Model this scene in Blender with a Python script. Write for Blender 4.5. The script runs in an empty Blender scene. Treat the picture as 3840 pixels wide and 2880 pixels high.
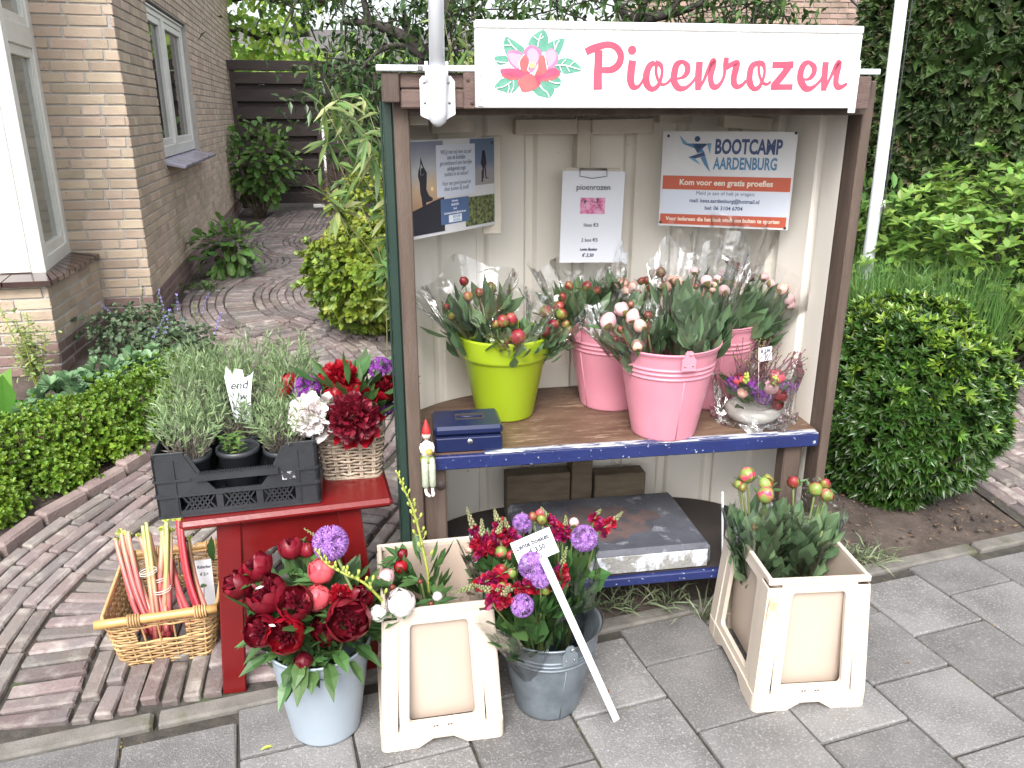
import bpy, math, random
import numpy as np
from mathutils import Vector, Matrix

sc = bpy.context.scene
COL = sc.collection
R = random.Random(11)
NR = np.random.default_rng(11)
PI = math.pi
rad = math.radians

# ------------------------------------------------------------------ camera, sky, sun, exposure
cd = bpy.data.cameras.new('camera')
cam = bpy.data.objects.new('camera', cd)
COL.objects.link(cam)
cam.location = (0, 0, 1.63)
cam.rotation_euler = (rad(90 - 18.46), 0, 0)
cd.sensor_width = 36
cd.lens = 28.5
cd.clip_start = .05
cd.clip_end = 400
sc.camera = cam

SUN_EL, SUN_AZ = 48, 190          # degrees; azimuth the light comes from, clockwise from +Y
w = bpy.data.worlds.new('World')
sc.world = w
w.use_nodes = True
nt = w.node_tree
bg = nt.nodes['Background']
sky = nt.nodes.new('ShaderNodeTexSky')
sky.sky_type = 'NISHITA'
sky.sun_disc = False
sky.sun_elevation = rad(SUN_EL)
sky.sun_rotation = rad(SUN_AZ)
sky.dust_density = 4
hs = nt.nodes.new('ShaderNodeHueSaturation')
hs.inputs['Saturation'].default_value = .28
nt.links.new(sky.outputs[0], hs.inputs['Color'])
nt.links.new(hs.outputs[0], bg.inputs[0])
bg.inputs[1].default_value = .15
sd = bpy.data.lights.new('sun', 'SUN')
sun = bpy.data.objects.new('sun', sd)
COL.objects.link(sun)
sd.energy = 1.5
sd.angle = rad(30)
sd.color = (1, .965, .93)
_a = rad(SUN_AZ)
_d = Vector((math.sin(_a) * math.cos(rad(SUN_EL)), math.cos(_a) * math.cos(rad(SUN_EL)), math.sin(rad(SUN_EL))))
sun.rotation_euler = _d.to_track_quat('Z', 'Y').to_euler()
sun.location = (0, -3, 8)
vs = sc.view_settings
vs.view_transform = 'Standard'
vs.look = 'None'
vs.gamma = 1
vs.use_curve_mapping = False
vs.exposure = 1.34


# ------------------------------------------------------------------ materials
def mat(name, col, col2=None, rough=.6, ns=6., rand=0., bump=0., bs=80., metal=0., trans=0., spec=.5,
        lo=.35, hi=.65, col3=None, ns3=30., lo3=.6, hi3=.66, stretch=(1, 1, 1), hue=0., detail=5, rampmode=False):
    m = bpy.data.materials.new(name)
    m.use_nodes = True
    t = m.node_tree
    N, L = t.nodes, t.links
    p = N['Principled BSDF']
    p.inputs['Roughness'].default_value = rough
    p.inputs['Metallic'].default_value = metal
    p.inputs['Specular IOR Level'].default_value = spec
    c4 = lambda c: (c[0], c[1], c[2], 1)
    tc = N.new('ShaderNodeTexCoord')
    oi = N.new('ShaderNodeObjectInfo')
    vm = N.new('ShaderNodeVectorMath')
    vm.operation = 'MULTIPLY_ADD'
    vm.inputs[1].default_value = stretch
    L.new(tc.outputs['Object'], vm.inputs[0])
    cx = N.new('ShaderNodeCombineXYZ')
    ml = N.new('ShaderNodeMath')
    ml.operation = 'MULTIPLY'
    ml.inputs[1].default_value = 37.
    L.new(oi.outputs['Random'], ml.inputs[0])
    L.new(ml.outputs[0], cx.inputs[0])
    L.new(ml.outputs[0], cx.inputs[2])
    L.new(cx.outputs[0], vm.inputs[2])
    out = None

    def noise(scale, det):
        n = N.new('ShaderNodeTexNoise')
        n.inputs['Scale'].default_value = scale
        n.inputs['Detail'].default_value = det
        n.inputs['Roughness'].default_value = .6
        L.new(vm.outputs[0], n.inputs['Vector'])
        return n.outputs['Fac']

    def mrange(src, a, b):
        r = N.new('ShaderNodeMapRange')
        r.inputs[1].default_value = a
        r.inputs[2].default_value = b
        L.new(src, r.inputs[0])
        return r.outputs[0]

    def mix(fac, a, b):
        x = N.new('ShaderNodeMix')
        x.data_type = 'RGBA'
        if isinstance(fac, float):
            x.inputs[0].default_value = fac
        else:
            L.new(fac, x.inputs[0])
        for s, v in ((6, a), (7, b)):
            if isinstance(v, tuple):
                x.inputs[s].default_value = c4(v)
            else:
                L.new(v, x.inputs[s])
        return x.outputs[2]
    cur = tuple(col)
    if rand or hue:
        ge = N.new('ShaderNodeNewGeometry')
        ad = N.new('ShaderNodeMath')
        ad.operation = 'ADD'
        L.new(oi.outputs['Random'], ad.inputs[0])
        L.new(ge.outputs['Random Per Island'], ad.inputs[1])
        fr = N.new('ShaderNodeMath')
        fr.operation = 'FRACT'
        L.new(ad.outputs[0], fr.inputs[0])
        rnd = fr.outputs[0]
    if col2 is not None:
        if rampmode:       # the piece's own random number picks the colour
            cur = mix(rnd, cur, tuple(col2))
        else:
            cur = mix(mrange(noise(ns, detail), lo, hi), cur, tuple(col2))
    if col3 is not None:
        cur = mix(mrange(noise(ns3, 6), lo3, hi3), cur, tuple(col3))
    if rand or hue:
        h = N.new('ShaderNodeHueSaturation')
        if isinstance(cur, tuple):
            h.inputs['Color'].default_value = c4(cur)
        else:
            L.new(cur, h.inputs['Color'])
        r1 = N.new('ShaderNodeMapRange')
        L.new(rnd, r1.inputs[0])
        r1.inputs[3].default_value = 1 - rand
        r1.inputs[4].default_value = 1 + rand
        L.new(r1.outputs[0], h.inputs['Value'])
        if hue:
            m7 = N.new('ShaderNodeMath')
            m7.operation = 'MULTIPLY'
            m7.inputs[1].default_value = 7.31
            L.new(rnd, m7.inputs[0])
            f7 = N.new('ShaderNodeMath')
            f7.operation = 'FRACT'
            L.new(m7.outputs[0], f7.inputs[0])
            r2 = N.new('ShaderNodeMapRange')
            L.new(f7.outputs[0], r2.inputs[0])
            r2.inputs[3].default_value = .5 - hue
            r2.inputs[4].default_value = .5 + hue
            L.new(r2.outputs[0], h.inputs['Hue'])
        cur = h.outputs[0]
    if isinstance(cur, tuple):
        p.inputs['Base Color'].default_value = c4(cur)
    else:
        L.new(cur, p.inputs['Base Color'])
    if bump:
        b = N.new('ShaderNodeBump')
        b.inputs['Strength'].default_value = bump
        b.inputs['Distance'].default_value = .01
        L.new(noise(bs, 6), b.inputs['Height'])
        L.new(b.outputs[0], p.inputs['Normal'])
    if trans:
        tr = N.new('ShaderNodeBsdfTranslucent')
        if isinstance(cur, tuple):
            tr.inputs[0].default_value = c4(cur)
        else:
            L.new(cur, tr.inputs[0])
        ms = N.new('ShaderNodeMixShader')
        ms.inputs[0].default_value = trans
        L.new(p.outputs[0], ms.inputs[1])
        L.new(tr.outputs[0], ms.inputs[2])
        L.new(ms.outputs[0], N['Material Output'].inputs[0])
    return m


def film(name, tint=(1, 1, 1), gloss=.16, bump=.6, bs=26):
    m = bpy.data.materials.new(name)
    m.use_nodes = True
    t = m.node_tree
    N, L = t.nodes, t.links
    N.remove(N['Principled BSDF'])
    tr = N.new('ShaderNodeBsdfTransparent')
    tr.inputs[0].default_value = (tint[0], tint[1], tint[2], 1)
    gl = N.new('ShaderNodeBsdfGlossy')
    gl.inputs['Roughness'].default_value = .14
    gl.inputs[0].default_value = (1, 1, 1, 1)
    tc = N.new('ShaderNodeTexCoord')
    n = N.new('ShaderNodeTexNoise')
    n.inputs['Scale'].default_value = bs
    n.inputs['Detail'].default_value = 1
    n.inputs['Distortion'].default_value = 1.5
    L.new(tc.outputs['Object'], n.inputs['Vector'])
    b = N.new('ShaderNodeBump')
    b.inputs['Strength'].default_value = bump
    b.inputs['Distance'].default_value = .02
    L.new(n.outputs[0], b.inputs['Height'])
    L.new(b.outputs[0], gl.inputs['Normal'])
    lw = N.new('ShaderNodeLayerWeight')
    lw.inputs[0].default_value = .25
    L.new(b.outputs[0], lw.inputs['Normal'])
    mr = N.new('ShaderNodeMapRange')
    mr.inputs[3].default_value = gloss * .35
    mr.inputs[4].default_value = min(1, gloss * 3)
    L.new(lw.outputs['Fresnel'], mr.inputs[0])
    ms = N.new('ShaderNodeMixShader')
    L.new(mr.outputs[0], ms.inputs[0])
    L.new(tr.outputs[0], ms.inputs[1])
    L.new(gl.outputs[0], ms.inputs[2])
    L.new(ms.outputs[0], N['Material Output'].inputs[0])
    return m


def ramp_mat(name, stops, axis, lo, hi, rough=.5, rand=0., trans=0.):
    """colour that runs along one object axis (dyed print, rhubarb stalks)"""
    m = bpy.data.materials.new(name)
    m.use_nodes = True
    t = m.node_tree
    N, L = t.nodes, t.links
    p = N['Principled BSDF']
    p.inputs['Roughness'].default_value = rough
    tc = N.new('ShaderNodeTexCoord')
    sp = N.new('ShaderNodeSeparateXYZ')
    L.new(tc.outputs['Object'], sp.inputs[0])
    n = N.new('ShaderNodeTexNoise')
    n.inputs['Scale'].default_value = 14
    L.new(tc.outputs['Object'], n.inputs[0])
    ad = N.new('ShaderNodeMath')
    ad.operation = 'MULTIPLY_ADD'
    ad.inputs[1].default_value = (hi - lo) * .25
    L.new(n.outputs[0], ad.inputs[0])
    L.new(sp.outputs['XYZ'.index(axis)], ad.inputs[2])
    mr = N.new('ShaderNodeMapRange')
    mr.inputs[1].default_value = lo + (hi - lo) * .12
    mr.inputs[2].default_value = hi + (hi - lo) * .12
    L.new(ad.outputs[0], mr.inputs[0])
    cr = N.new('ShaderNodeValToRGB')
    e = cr.color_ramp.elements
    while len(e) < len(stops):
        e.new(.5)
    for el, (q, c) in zip(e, stops):
        el.position = q
        el.color = (c[0], c[1], c[2], 1)
    L.new(mr.outputs[0], cr.inputs[0])
    L.new(cr.outputs[0], p.inputs[0])
    return m


# ------------------------------------------------------------------ mesh building
class MB:
    def __init__(s):
        s.V, s.F, s.I, s.S, s.M, s.n = [], [], [], [], [], 0
        s.T = None

    def mi(s, m):
        if m not in s.M:
            s.M.append(m)
        return s.M.index(m)

    def add(s, V, F, m, sm=False):
        V = np.asarray(V, float).reshape(-1, 3)
        if s.T is not None:
            A = np.array(s.T)
            V = V @ A[:3, :3].T + A[:3, 3]
        k = s.mi(m)
        n = s.n
        s.V.append(V)
        if isinstance(F, np.ndarray):
            s.F.extend((F + n).tolist())
        else:
            s.F.extend([tuple(i + n for i in f) for f in F])
        s.I.extend([k] * len(F))
        s.S.extend([sm] * len(F))
        s.n += len(V)
        return s

    def mesh(s, name):
        me = bpy.data.meshes.new(name)
        me.from_pydata(np.concatenate(s.V).tolist() if s.V else [], [], s.F)
        for m in s.M:
            me.materials.append(m)
        me.polygons.foreach_set('material_index', s.I)
        me.polygons.foreach_set('use_smooth', s.S)
        me.update()
        return me

    def build(s, name, parent=None, label=None, kind=None, loc=None):
        return link(name, s.mesh(name), parent, label, kind, loc)


def link(name, me, parent=None, label=None, kind=None, loc=None, rot=None, scale=None):
    o = bpy.data.objects.new(name, me)
    COL.objects.link(o)
    if parent:
        o.parent = parent
    if label:
        o['label'] = label
    if kind:
        o['kind'] = kind
    if loc is not None:
        o.location = loc
    if rot is not None:
        o.rotation_euler = rot
    if scale is not None:
        o.scale = scale
    return o


def tag(o, label, cat, group=None):
    o['label'] = label
    o['category'] = cat
    if group:
        o['group'] = group
    return o


def thing(name, label, cat, loc=(0, 0, 0), rz=0., group=None, rot=None):
    o = bpy.data.objects.new(name, None)
    o.empty_display_size = .05
    COL.objects.link(o)
    o.location = loc
    o.rotation_euler = rot if rot is not None else (0, 0, rz)
    return tag(o, label, cat, group)


def copy_tree(o, parent=None):
    c = o.copy()
    COL.objects.link(c)
    c.parent = parent
    for ch in list(o.children):
        copy_tree(ch, c)
    return c


def unit(v):
    v = np.asarray(v, float)
    return v / (np.linalg.norm(v, axis=-1, keepdims=True) + 1e-12)


def frame(o, z, x=None):
    """4x4 with z axis along z"""
    z = unit(z)
    a = np.array((0, 0, 1.)) if abs(z[2]) < .9 else np.array((1., 0, 0))
    if x is not None:
        a = np.asarray(x, float)
        xx = unit(a - z * (a @ z))
    else:
        xx = unit(np.cross(a, z))
    y = np.cross(z, xx)
    M = np.eye(4)
    M[:3, 0], M[:3, 1], M[:3, 2], M[:3, 3] = xx, y, z, o
    return M


def place(x, y, z, rz=0):
    c, s_ = math.cos(rz), math.sin(rz)
    return np.array([[c, -s_, 0, x], [s_, c, 0, y], [0, 0, 1, z], [0, 0, 0, 1.]])


def box(b, m, c, s, bev=0., jit=0.):
    x, y, z = s[0] / 2, s[1] / 2, s[2] / 2
    if not bev:
        V = [(i * x, j * y, k * z) for i in (-1, 1) for j in (-1, 1) for k in (-1, 1)]
        F = [(0, 1, 3, 2), (4, 6, 7, 5), (0, 4, 5, 1), (2, 3, 7, 6), (0, 2, 6, 4), (1, 5, 7, 3)]
        V = np.array(V)
    else:
        e = min(bev, x * .9, y * .9, z * .9)
        V, F, ix = [], [], {}
        for i in (-1, 1):
            for j in (-1, 1):
                for k in (-1, 1):
                    for a in range(3):
                        p = [i * x, j * y, k * z]
                        for q, sg in enumerate((i, j, k)):
                            if q != a:
                                p[q] -= sg * e
                        ix[(i, j, k, a)] = len(V)
                        V.append(p)
        def f(*q):
            F.append(tuple(ix[t] for t in q))
        for a in range(3):
            o1, o2 = (a + 1) % 3, (a + 2) % 3
            for sg in (-1, 1):
                def key(p, q, ax):
                    k = [0, 0, 0]
                    k[a], k[o1], k[o2] = sg, p, q
                    return (k[0], k[1], k[2], ax)
                q = [key(-1, -1, a), key(1, -1, a), key(1, 1, a), key(-1, 1, a)]
                f(*(q if sg > 0 else q[::-1]))
            for p in (-1, 1):
                for r_ in (-1, 1):
                    def kk(av, ax):
                        k = [0, 0, 0]
                        k[a], k[o1], k[o2] = av, p, r_
                        return (k[0], k[1], k[2], ax)
                    q = [kk(-1, o1), kk(1, o1), kk(1, o2), kk(-1, o2)]
                    f(*(q if p * r_ > 0 else q[::-1]))
        for i in (-1, 1):
            for j in (-1, 1):
                for k in (-1, 1):
                    q = [(i, j, k, 0), (i, j, k, 1), (i, j, k, 2)]
                    f(*(q if i * j * k > 0 else q[::-1]))
        V = np.array(V)
    if jit:
        V = V + NR.normal(0, jit, V.shape)
    return b.add(V + np.array(c), F, m)


def beam(b, m, p, q, wd, th, up=(0, 0, 1), bev=.003):
    """square bar from p to q"""
    p, q = np.array(p, float), np.array(q, float)
    L = np.linalg.norm(q - p)
    old = b.T
    F = frame((p + q) / 2, q - p, up)
    b.T = F if old is None else np.array(old) @ F
    box(b, m, (0, 0, 0), (th, wd, L), bev)
    b.T = old


def prism(b, m, poly, y0, y1, ax='xz', sm=False):
    """closed polygon in the named plane, extruded from y0 to y1 along the third axis"""
    n = len(poly)
    def P(p, d):
        return {'xz': (p[0], d, p[1]), 'xy': (p[0], p[1], d), 'yz': (d, p[0], p[1])}[ax]
    V = [P(p, y0) for p in poly] + [P(p, y1) for p in poly]
    F = [tuple(range(n)), tuple(range(2 * n - 1, n - 1, -1))]
    F += [(i, i + n, (i + 1) % n + n, (i + 1) % n) for i in range(n)]
    return b.add(V, F, m)


def tube(b, m, pts, r, n=8, sm=True, cap=True):
    P = np.asarray(pts, float)
    k = len(P)
    rr = np.full(k, r) if np.isscalar(r) else np.asarray(r, float)
    T = unit(np.gradient(P, axis=0))
    u = np.cross(T[0], (0, 0, 1) if abs(T[0][2]) < .9 else (1, 0, 0))
    u = unit(u)
    V = []
    ang = np.arange(n) * 2 * PI / n
    for i in range(k):
        u = unit(u - T[i] * (u @ T[i]))
        v = np.cross(T[i], u)
        V.append(P[i] + rr[i] * (np.outer(np.cos(ang), u) + np.outer(np.sin(ang), v)))
    F = []
    for i in range(k - 1):
        for j in range(n):
            a, c = i * n + j, i * n + (j + 1) % n
            F.append((a, c, c + n, a + n))
    if cap:
        F.append(tuple(range(n))[::-1])
        F.append(tuple(range((k - 1) * n, k * n)))
    return b.add(np.concatenate(V), F, m, sm)


def smooth(pts, k=6, closed=False):
    """Catmull-Rom through pts (any dimension)"""
    P = np.asarray(pts, float)
    n = len(P)
    out = []
    for i in range(n if closed else n - 1):
        if closed:
            p0, p1, p2, p3 = P[i - 1], P[i], P[(i + 1) % n], P[(i + 2) % n]
        else:
            p0, p1, p2, p3 = P[max(i - 1, 0)], P[i], P[i + 1], P[min(i + 2, n - 1)]
        for t in np.arange(k) / k:
            out.append(.5 * (2 * p1 + (p2 - p0) * t + (2 * p0 - 5 * p1 + 4 * p2 - p3) * t * t + (3 * p1 - p0 - 3 * p2 + p3) * t ** 3))
    if not closed:
        out.append(P[-1])
    return np.array(out)


def lathe(b, m, prof, n=32, sm=True, c=(0, 0, 0), sx=1., sy=1., wob=None):
    V, F = [], []
    for i, (r, z) in enumerate(prof):
        for j in range(n):
            a = 2 * PI * j / n
            q = r if wob is None else r * wob(a, z)
            V.append((c[0] + sx * q * math.cos(a), c[1] + sy * q * math.sin(a), c[2] + z))
    for i in range(len(prof) - 1):
        for j in range(n):
            a, d = i * n + j, i * n + (j + 1) % n
            F.append((a, d, d + n, a + n))
    return b.add(V, F, m, sm)


def ball(b, m, c, r, n=12, k=8, sz=1.):
    prof = [(max(1e-4, r * math.sin(PI * i / k)), -sz * r * math.cos(PI * i / k)) for i in range(k + 1)]
    return lathe(b, m, prof, n, True, c)


def sheet(b, m, G, sm=True, close=False):
    """grid of points G[i][j]"""
    G = np.asarray(G, float)
    a, c = G.shape[:2]
    F = []
    for i in range(a - 1):
        for j in range(c if close else c - 1):
            k = (j + 1) % c
            F.append((i * c + j, i * c + k, (i + 1) * c + k, (i + 1) * c + j))
    return b.add(G.reshape(-1, 3), F, m, sm)


def leaves(b, m, P, D, N, L, W, kind=1, fold=.18, droop=.15):
    """many leaves at once: base points P, directions D, face normals N, lengths L, widths W"""
    P = np.asarray(P, float).reshape(-1, 3)
    k = len(P)
    if k == 0:
        return b
    D = unit(np.broadcast_to(D, (k, 3)))
    N = np.broadcast_to(np.asarray(N, float), (k, 3))
    S = np.cross(D, N)
    S = unit(S + 1e-6)
    N = np.cross(S, D)
    L = np.broadcast_to(L, (k,))[:, None]
    W = np.broadcast_to(W, (k,))[:, None]
    def q(a, s_, h):
        return P + D * (a * L) + S * (s_ * W) + N * (h * W) - np.array((0, 0, 1.)) * (droop * L * a * a)
    if kind == 0:
        V = [q(0, 0, 0), q(.45, .5, fold), q(1, 0, 0), q(.45, -.5, fold)]
        T = [(0, 1, 2), (0, 2, 3)]
    elif kind == 1:
        V = [q(0, 0, 0), q(.42, .5, fold), q(.5, 0, 0), q(.42, -.5, fold), q(1, 0, 0)]
        T = [(0, 1, 2), (0, 2, 3), (1, 4, 2), (2, 4, 3)]
    elif kind == 3:      # rounded tip
        V = [q(0, 0, 0), q(.3, .36, fold * .7), q(.72, .5, fold), q(.97, .22, fold * .5), q(.97, -.22, fold * .5), q(.72, -.5, fold), q(.3, -.36, fold * .7), q(.6, 0, 0)]
        T = [(0, 1, 7), (1, 2, 7), (2, 3, 7), (3, 4, 7), (4, 5, 7), (5, 6, 7), (6, 0, 7)]
    else:                # long, bent, six segments
        V = [q(0, 0, 0), q(.25, .38, fold), q(.25, 0, 0), q(.25, -.38, fold), q(.6, .5, fold), q(.6, 0, 0), q(.6, -.5, fold), q(1, 0, 0)]
        T = [(0, 1, 2), (0, 2, 3), (1, 4, 5), (1, 5, 2), (2, 5, 6), (2, 6, 3), (4, 7, 5), (5, 7, 6)]
    nv = len(V)
    V = np.stack(V, 1).reshape(-1, 3)
    F = (np.arange(k)[:, None, None] * nv + np.array(T)[None]).reshape(-1, 3)
    return b.add(V, F, m)


def rdir(k, up=0.):
    v = NR.normal(size=(k, 3))
    v[:, 2] += up
    return unit(v)


def rosettes(b, m, P, A, k, L, W, spread=(.5, 1.1), kind=1, fold=.18, droop=.1, phase=None):
    """k leaves round each shoot tip P, shoot axis A"""
    P = np.repeat(P, k, 0)
    n = len(P)
    A = np.repeat(unit(A), k, 0)
    h = np.where(np.abs(A[:, 2:3]) < .9, np.array([[0, 0, 1.]]), np.array([[1., 0, 0]]))
    X = unit(np.cross(A, h))
    Y = np.cross(A, X)
    a = (np.arange(n) % k) * (2 * PI / k) + np.repeat(NR.uniform(0, 6.28, n // k), k) + NR.normal(0, .25, n)
    s_ = NR.uniform(spread[0], spread[1], n)
    Rr = X * np.cos(a)[:, None] + Y * np.sin(a)[:, None]
    D = A * np.cos(s_)[:, None] + Rr * np.sin(s_)[:, None]
    Nn = A * np.sin(s_)[:, None] - Rr * np.cos(s_)[:, None]
    sc_ = NR.uniform(.75, 1.15, n)
    return leaves(b, m, P, D, Nn, L * sc_, W * sc_, kind, fold, droop)


def lump(P, f=7., a=.3, ph=0.):
    """smooth lumpy noise of positions"""
    P = np.asarray(P)
    return a * (np.sin(P[..., 0] * f + ph) * np.cos(P[..., 1] * f * 1.3 + 1.7 + ph) + .7 * np.sin(P[..., 2] * f * 1.7 + P[..., 0] * f * .6 + 2 * ph))


_tm = {}


def text(parent, body, size, m, x, y, z, align='CENTER', sx=1., bold=0., shear=0., rot=0., name='lettering', ext=.0004):
    """flat lettering in the parent's own x (right) z (up) plane, facing -y"""
    cu = bpy.data.curves.new('t', 'FONT')
    cu.body = body
    cu.size = size
    cu.align_x = align
    cu.extrude = ext
    cu.offset = bold
    cu.shear = shear
    cu.resolution_u = 3
    o = bpy.data.objects.new('t', cu)
    COL.objects.link(o)
    dg = bpy.context.evaluated_depsgraph_get()
    me = bpy.data.meshes.new_from_object(o.evaluated_get(dg))
    bpy.data.objects.remove(o)
    n = len(me.vertices)
    V = np.empty(n * 3)
    me.vertices.foreach_get('co', V)
    V = V.reshape(-1, 3)
    c, s_ = math.cos(rot), math.sin(rot)
    X, Z = V[:, 0] * sx, V[:, 1].copy()
    W = np.stack([x + X * c - Z * s_, y - V[:, 2], z + X * s_ + Z * c], 1)
    me.vertices.foreach_set('co', W.ravel())
    me.materials.clear()
    me.materials.append(m)
    me.update()
    return link(name, me, parent)


def ribbon(b, m, pts, y, k=6, ext=.0004, yscale=1.):
    """brush stroke: (x, z, width) points, smoothed, as a flat strip standing 'ext' proud"""
    Q = smooth(pts, k)
    T = unit(np.gradient(Q[:, :2], axis=0))
    Nn = np.stack([-T[:, 1], T[:, 0]], 1)
    a = Q[:, :2] + Nn * Q[:, 2:3] / 2
    c = Q[:, :2] - Nn * Q[:, 2:3] / 2
    n = len(Q)
    V = [(p[0], y - ext, p[1]) for p in a] + [(p[0], y - ext, p[1]) for p in c]
    V += [(p[0], y, p[1]) for p in a] + [(p[0], y, p[1]) for p in c]
    F = []
    for i in range(n - 1):
        F += [(i, n + i, n + i + 1, i + 1), (i, i + 1, 2 * n + i + 1, 2 * n + i), (n + i + 1, n + i, 3 * n + i, 3 * n + i + 1)]
    F += [(0, 2 * n, 3 * n, n), (n - 1, 2 * n - 1, 4 * n - 1, 3 * n - 1)]
    return b.add(V, F, m)


def disc(c, r, n=20, ry=None):
    return [(c[0] + r * math.cos(2 * PI * i / n), c[1] + (ry or r) * math.sin(2 * PI * i / n)) for i in range(n)]


# ------------------------------------------------------------------ ground shape
P0 = np.array((.298, 2.288))
ND = np.array((-.3206, .9472))      # away from the pavement, up the garden
TD = np.array((.9472, .3206))       # along the pavement


def dist(x, y):
    return (x - P0[0]) * ND[0] + (y - P0[1]) * ND[1]


def gz(x, y):
    """the garden climbs 30 cm from the pavement to the house"""
    return .30 * min(1., max(0., dist(x, y) / 3.45))


# ------------------------------------------------------------------ materials of the setting
M_soil = mat('soil', (.045, .034, .028), (.09, .07, .058), .95, 9, bump=1., bs=55, col3=(.14, .1, .075), ns3=60, lo3=.62, hi3=.7)
M_sand = mat('joint_sand', (.032, .028, .024), (.065, .058, .048), .95, 25, bump=.6, bs=120, col3=(.06, .08, .03), ns3=9, lo3=.6, hi3=.7)
M_slab = mat('concrete_slab', (.128, .123, .12), (.21, .204, .2), .8, 5, rand=.17, bump=.8, bs=230, col3=(.36, .355, .35), ns3=140, lo3=.52, hi3=.72, lo=.3, hi=.6)
M_kerb = mat('kerb_concrete', (.12, .113, .10), (.19, .178, .16), .85, 12, bump=.6, bs=200, rand=.1, col3=(.09, .09, .05), ns3=8, lo3=.55, hi3=.7)
M_clink = mat('clinker', (.175, .132, .12), (.15, .133, .13), .65, 3, rand=.34, bump=.5, bs=90, hue=.03, col3=(.33, .3, .27), ns3=14, lo3=.5, hi3=.75)
M_edge = mat('edging_brick', (.2, .145, .14), (.27, .21, .19), .75, 8, rand=.2, bump=.5, bs=90)
M_brick = mat('facing_brick', (.50, .40, .305), (.41, .32, .24), .75, 3.2, rand=.17, bump=.45, bs=110, hue=.012, col3=(.2, .13, .1), ns3=45, lo3=.66, hi3=.72)
M_plinth = mat('plinth_brick', (.16, .1, .09), (.22, .15, .13), .75, 4, rand=.2, bump=.4, bs=100)
M_mortar = mat('mortar', (.47, .45, .42), (.38, .36, .335), .9, 14, bump=.6, bs=140)


def view(p):
    """how far, and whether inside the photograph's field of view (used only to choose which pieces stay single)"""
    d = np.asarray(p, float) - np.array((0, 0, 1.63))
    c, s_ = math.cos(rad(18.46)), math.sin(rad(18.46))
    Z = d[1] * c - d[2] * s_
    U = d[1] * s_ + d[2] * c
    if Z < .2:
        return None
    if abs(d[0] / Z) > .67 or abs(U / Z) > .51:
        return None
    return float(Z)


# ------------------------------------------------------------------ soil
def axis_pts(lo, a, step, b_, hi):
    return np.concatenate([[lo, lo * .4 + a * .6], np.arange(a, b_, step), [b_, b_ * .6 + hi * .4, hi]])


xs = axis_pts(-70, -4.2, .07, 4.2, 70)
ys = axis_pts(-40, 1.2, .07, 8., 130)
G = np.zeros((len(ys), len(xs), 3))
for i, yy in enumerate(ys):
    for j, xx in enumerate(xs):
        d = dist(xx, yy)
        z = gz(xx, yy)
        if d < .02:
            z = -.05
        else:
            z -= .018 * max(0, 1 - d / .3)
            z += .012 * math.sin(xx * 9) * math.sin(yy * 11) + R.uniform(-.006, .006) - .004
        G[i, j] = (xx, yy, z)
b = MB()
sheet(b, M_soil, G)
b.build('garden_ground', kind='structure')

# ------------------------------------------------------------------ pavement of square concrete slabs
b = MB()
c4 = [P0 + TD * a + ND * e for a, e in ((-40, -.0), (-40, -30), (40, -30), (40, -.0))]
b.add([(p[0], p[1], -.012) for p in c4], [(0, 1, 2, 3)], M_sand)
pave = b.build('pavement', kind='structure')
J = np.array((1.3217, 2.2672))
t0 = float((J - P0) @ TD)
d0 = float((J - P0) @ ND)
PITCH = .302
slab_me = []
for i in range(5):
    b = MB()
    box(b, M_slab, (0, 0, -.03), (.293, .293, .06), .004, .0006)
    slab_me.append(b.mesh('slab'))
ang = math.atan2(TD[1], TD[0])
for k in range(-16, 8):
    for r in range(-6, 6):
        tt = t0 + (k + .5) * PITCH
        dd = d0 + (r + .5) * PITCH + (PITCH / 2 if k % 2 else 0)
        if dd > -.10 or dd < -1.5:
            if not (-.10 < dd < .2):
                continue
        wid = 1.
        top = dd + .147
        if top > -.004:            # cut slabs along the kerb
            lo = dd - .147
            wid = (-.006 - lo) / .293
            if wid < .15:
                continue
            dd = lo + wid * .293 / 2
        p = P0 + TD * tt + ND * dd
        link('slab', R.choice(slab_me), pave, loc=(p[0], p[1], R.uniform(-.0025, .0015)),
             rot=(R.gauss(0, .003), R.gauss(0, .003), ang + R.gauss(0, .004) + (PI if R.random() < .5 else 0)), scale=(1, wid, 1))
b = MB()                            # moss and grit in the joints
k = 5200
a_ = NR.uniform(-2.6, 2.4, k)
line = NR.random(k) < .6
tq = np.where(line, t0 + np.round((a_ - t0) / PITCH) * PITCH + NR.normal(0, .006, k), a_)
dq = np.where(line, NR.uniform(-1.3, 0, k), d0 + np.round((NR.uniform(-1.3, 0, k) - d0) / (PITCH / 2)) * PITCH / 2 + NR.normal(0, .006, k))
P = np.stack([P0[0] + TD[0] * tq + ND[0] * dq, P0[1] + TD[1] * tq + ND[1] * dq, np.full(k, -.011)], 1)
M_moss = mat('moss', (.10, .11, .035), (.2, .14, .06), .95, 3, rand=.3)
sel = np.sin(P[:, 0] * 5 + 1) + np.sin(P[:, 1] * 7 + P[:, 0] * 3) > .55
leaves(b, M_moss, P[sel], rdir(sel.sum(), 1.2), rdir(sel.sum()), NR.uniform(.006, .017, int(sel.sum())), .006, 0)
b.build('joint_moss', pave, kind='stuff')

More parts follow.
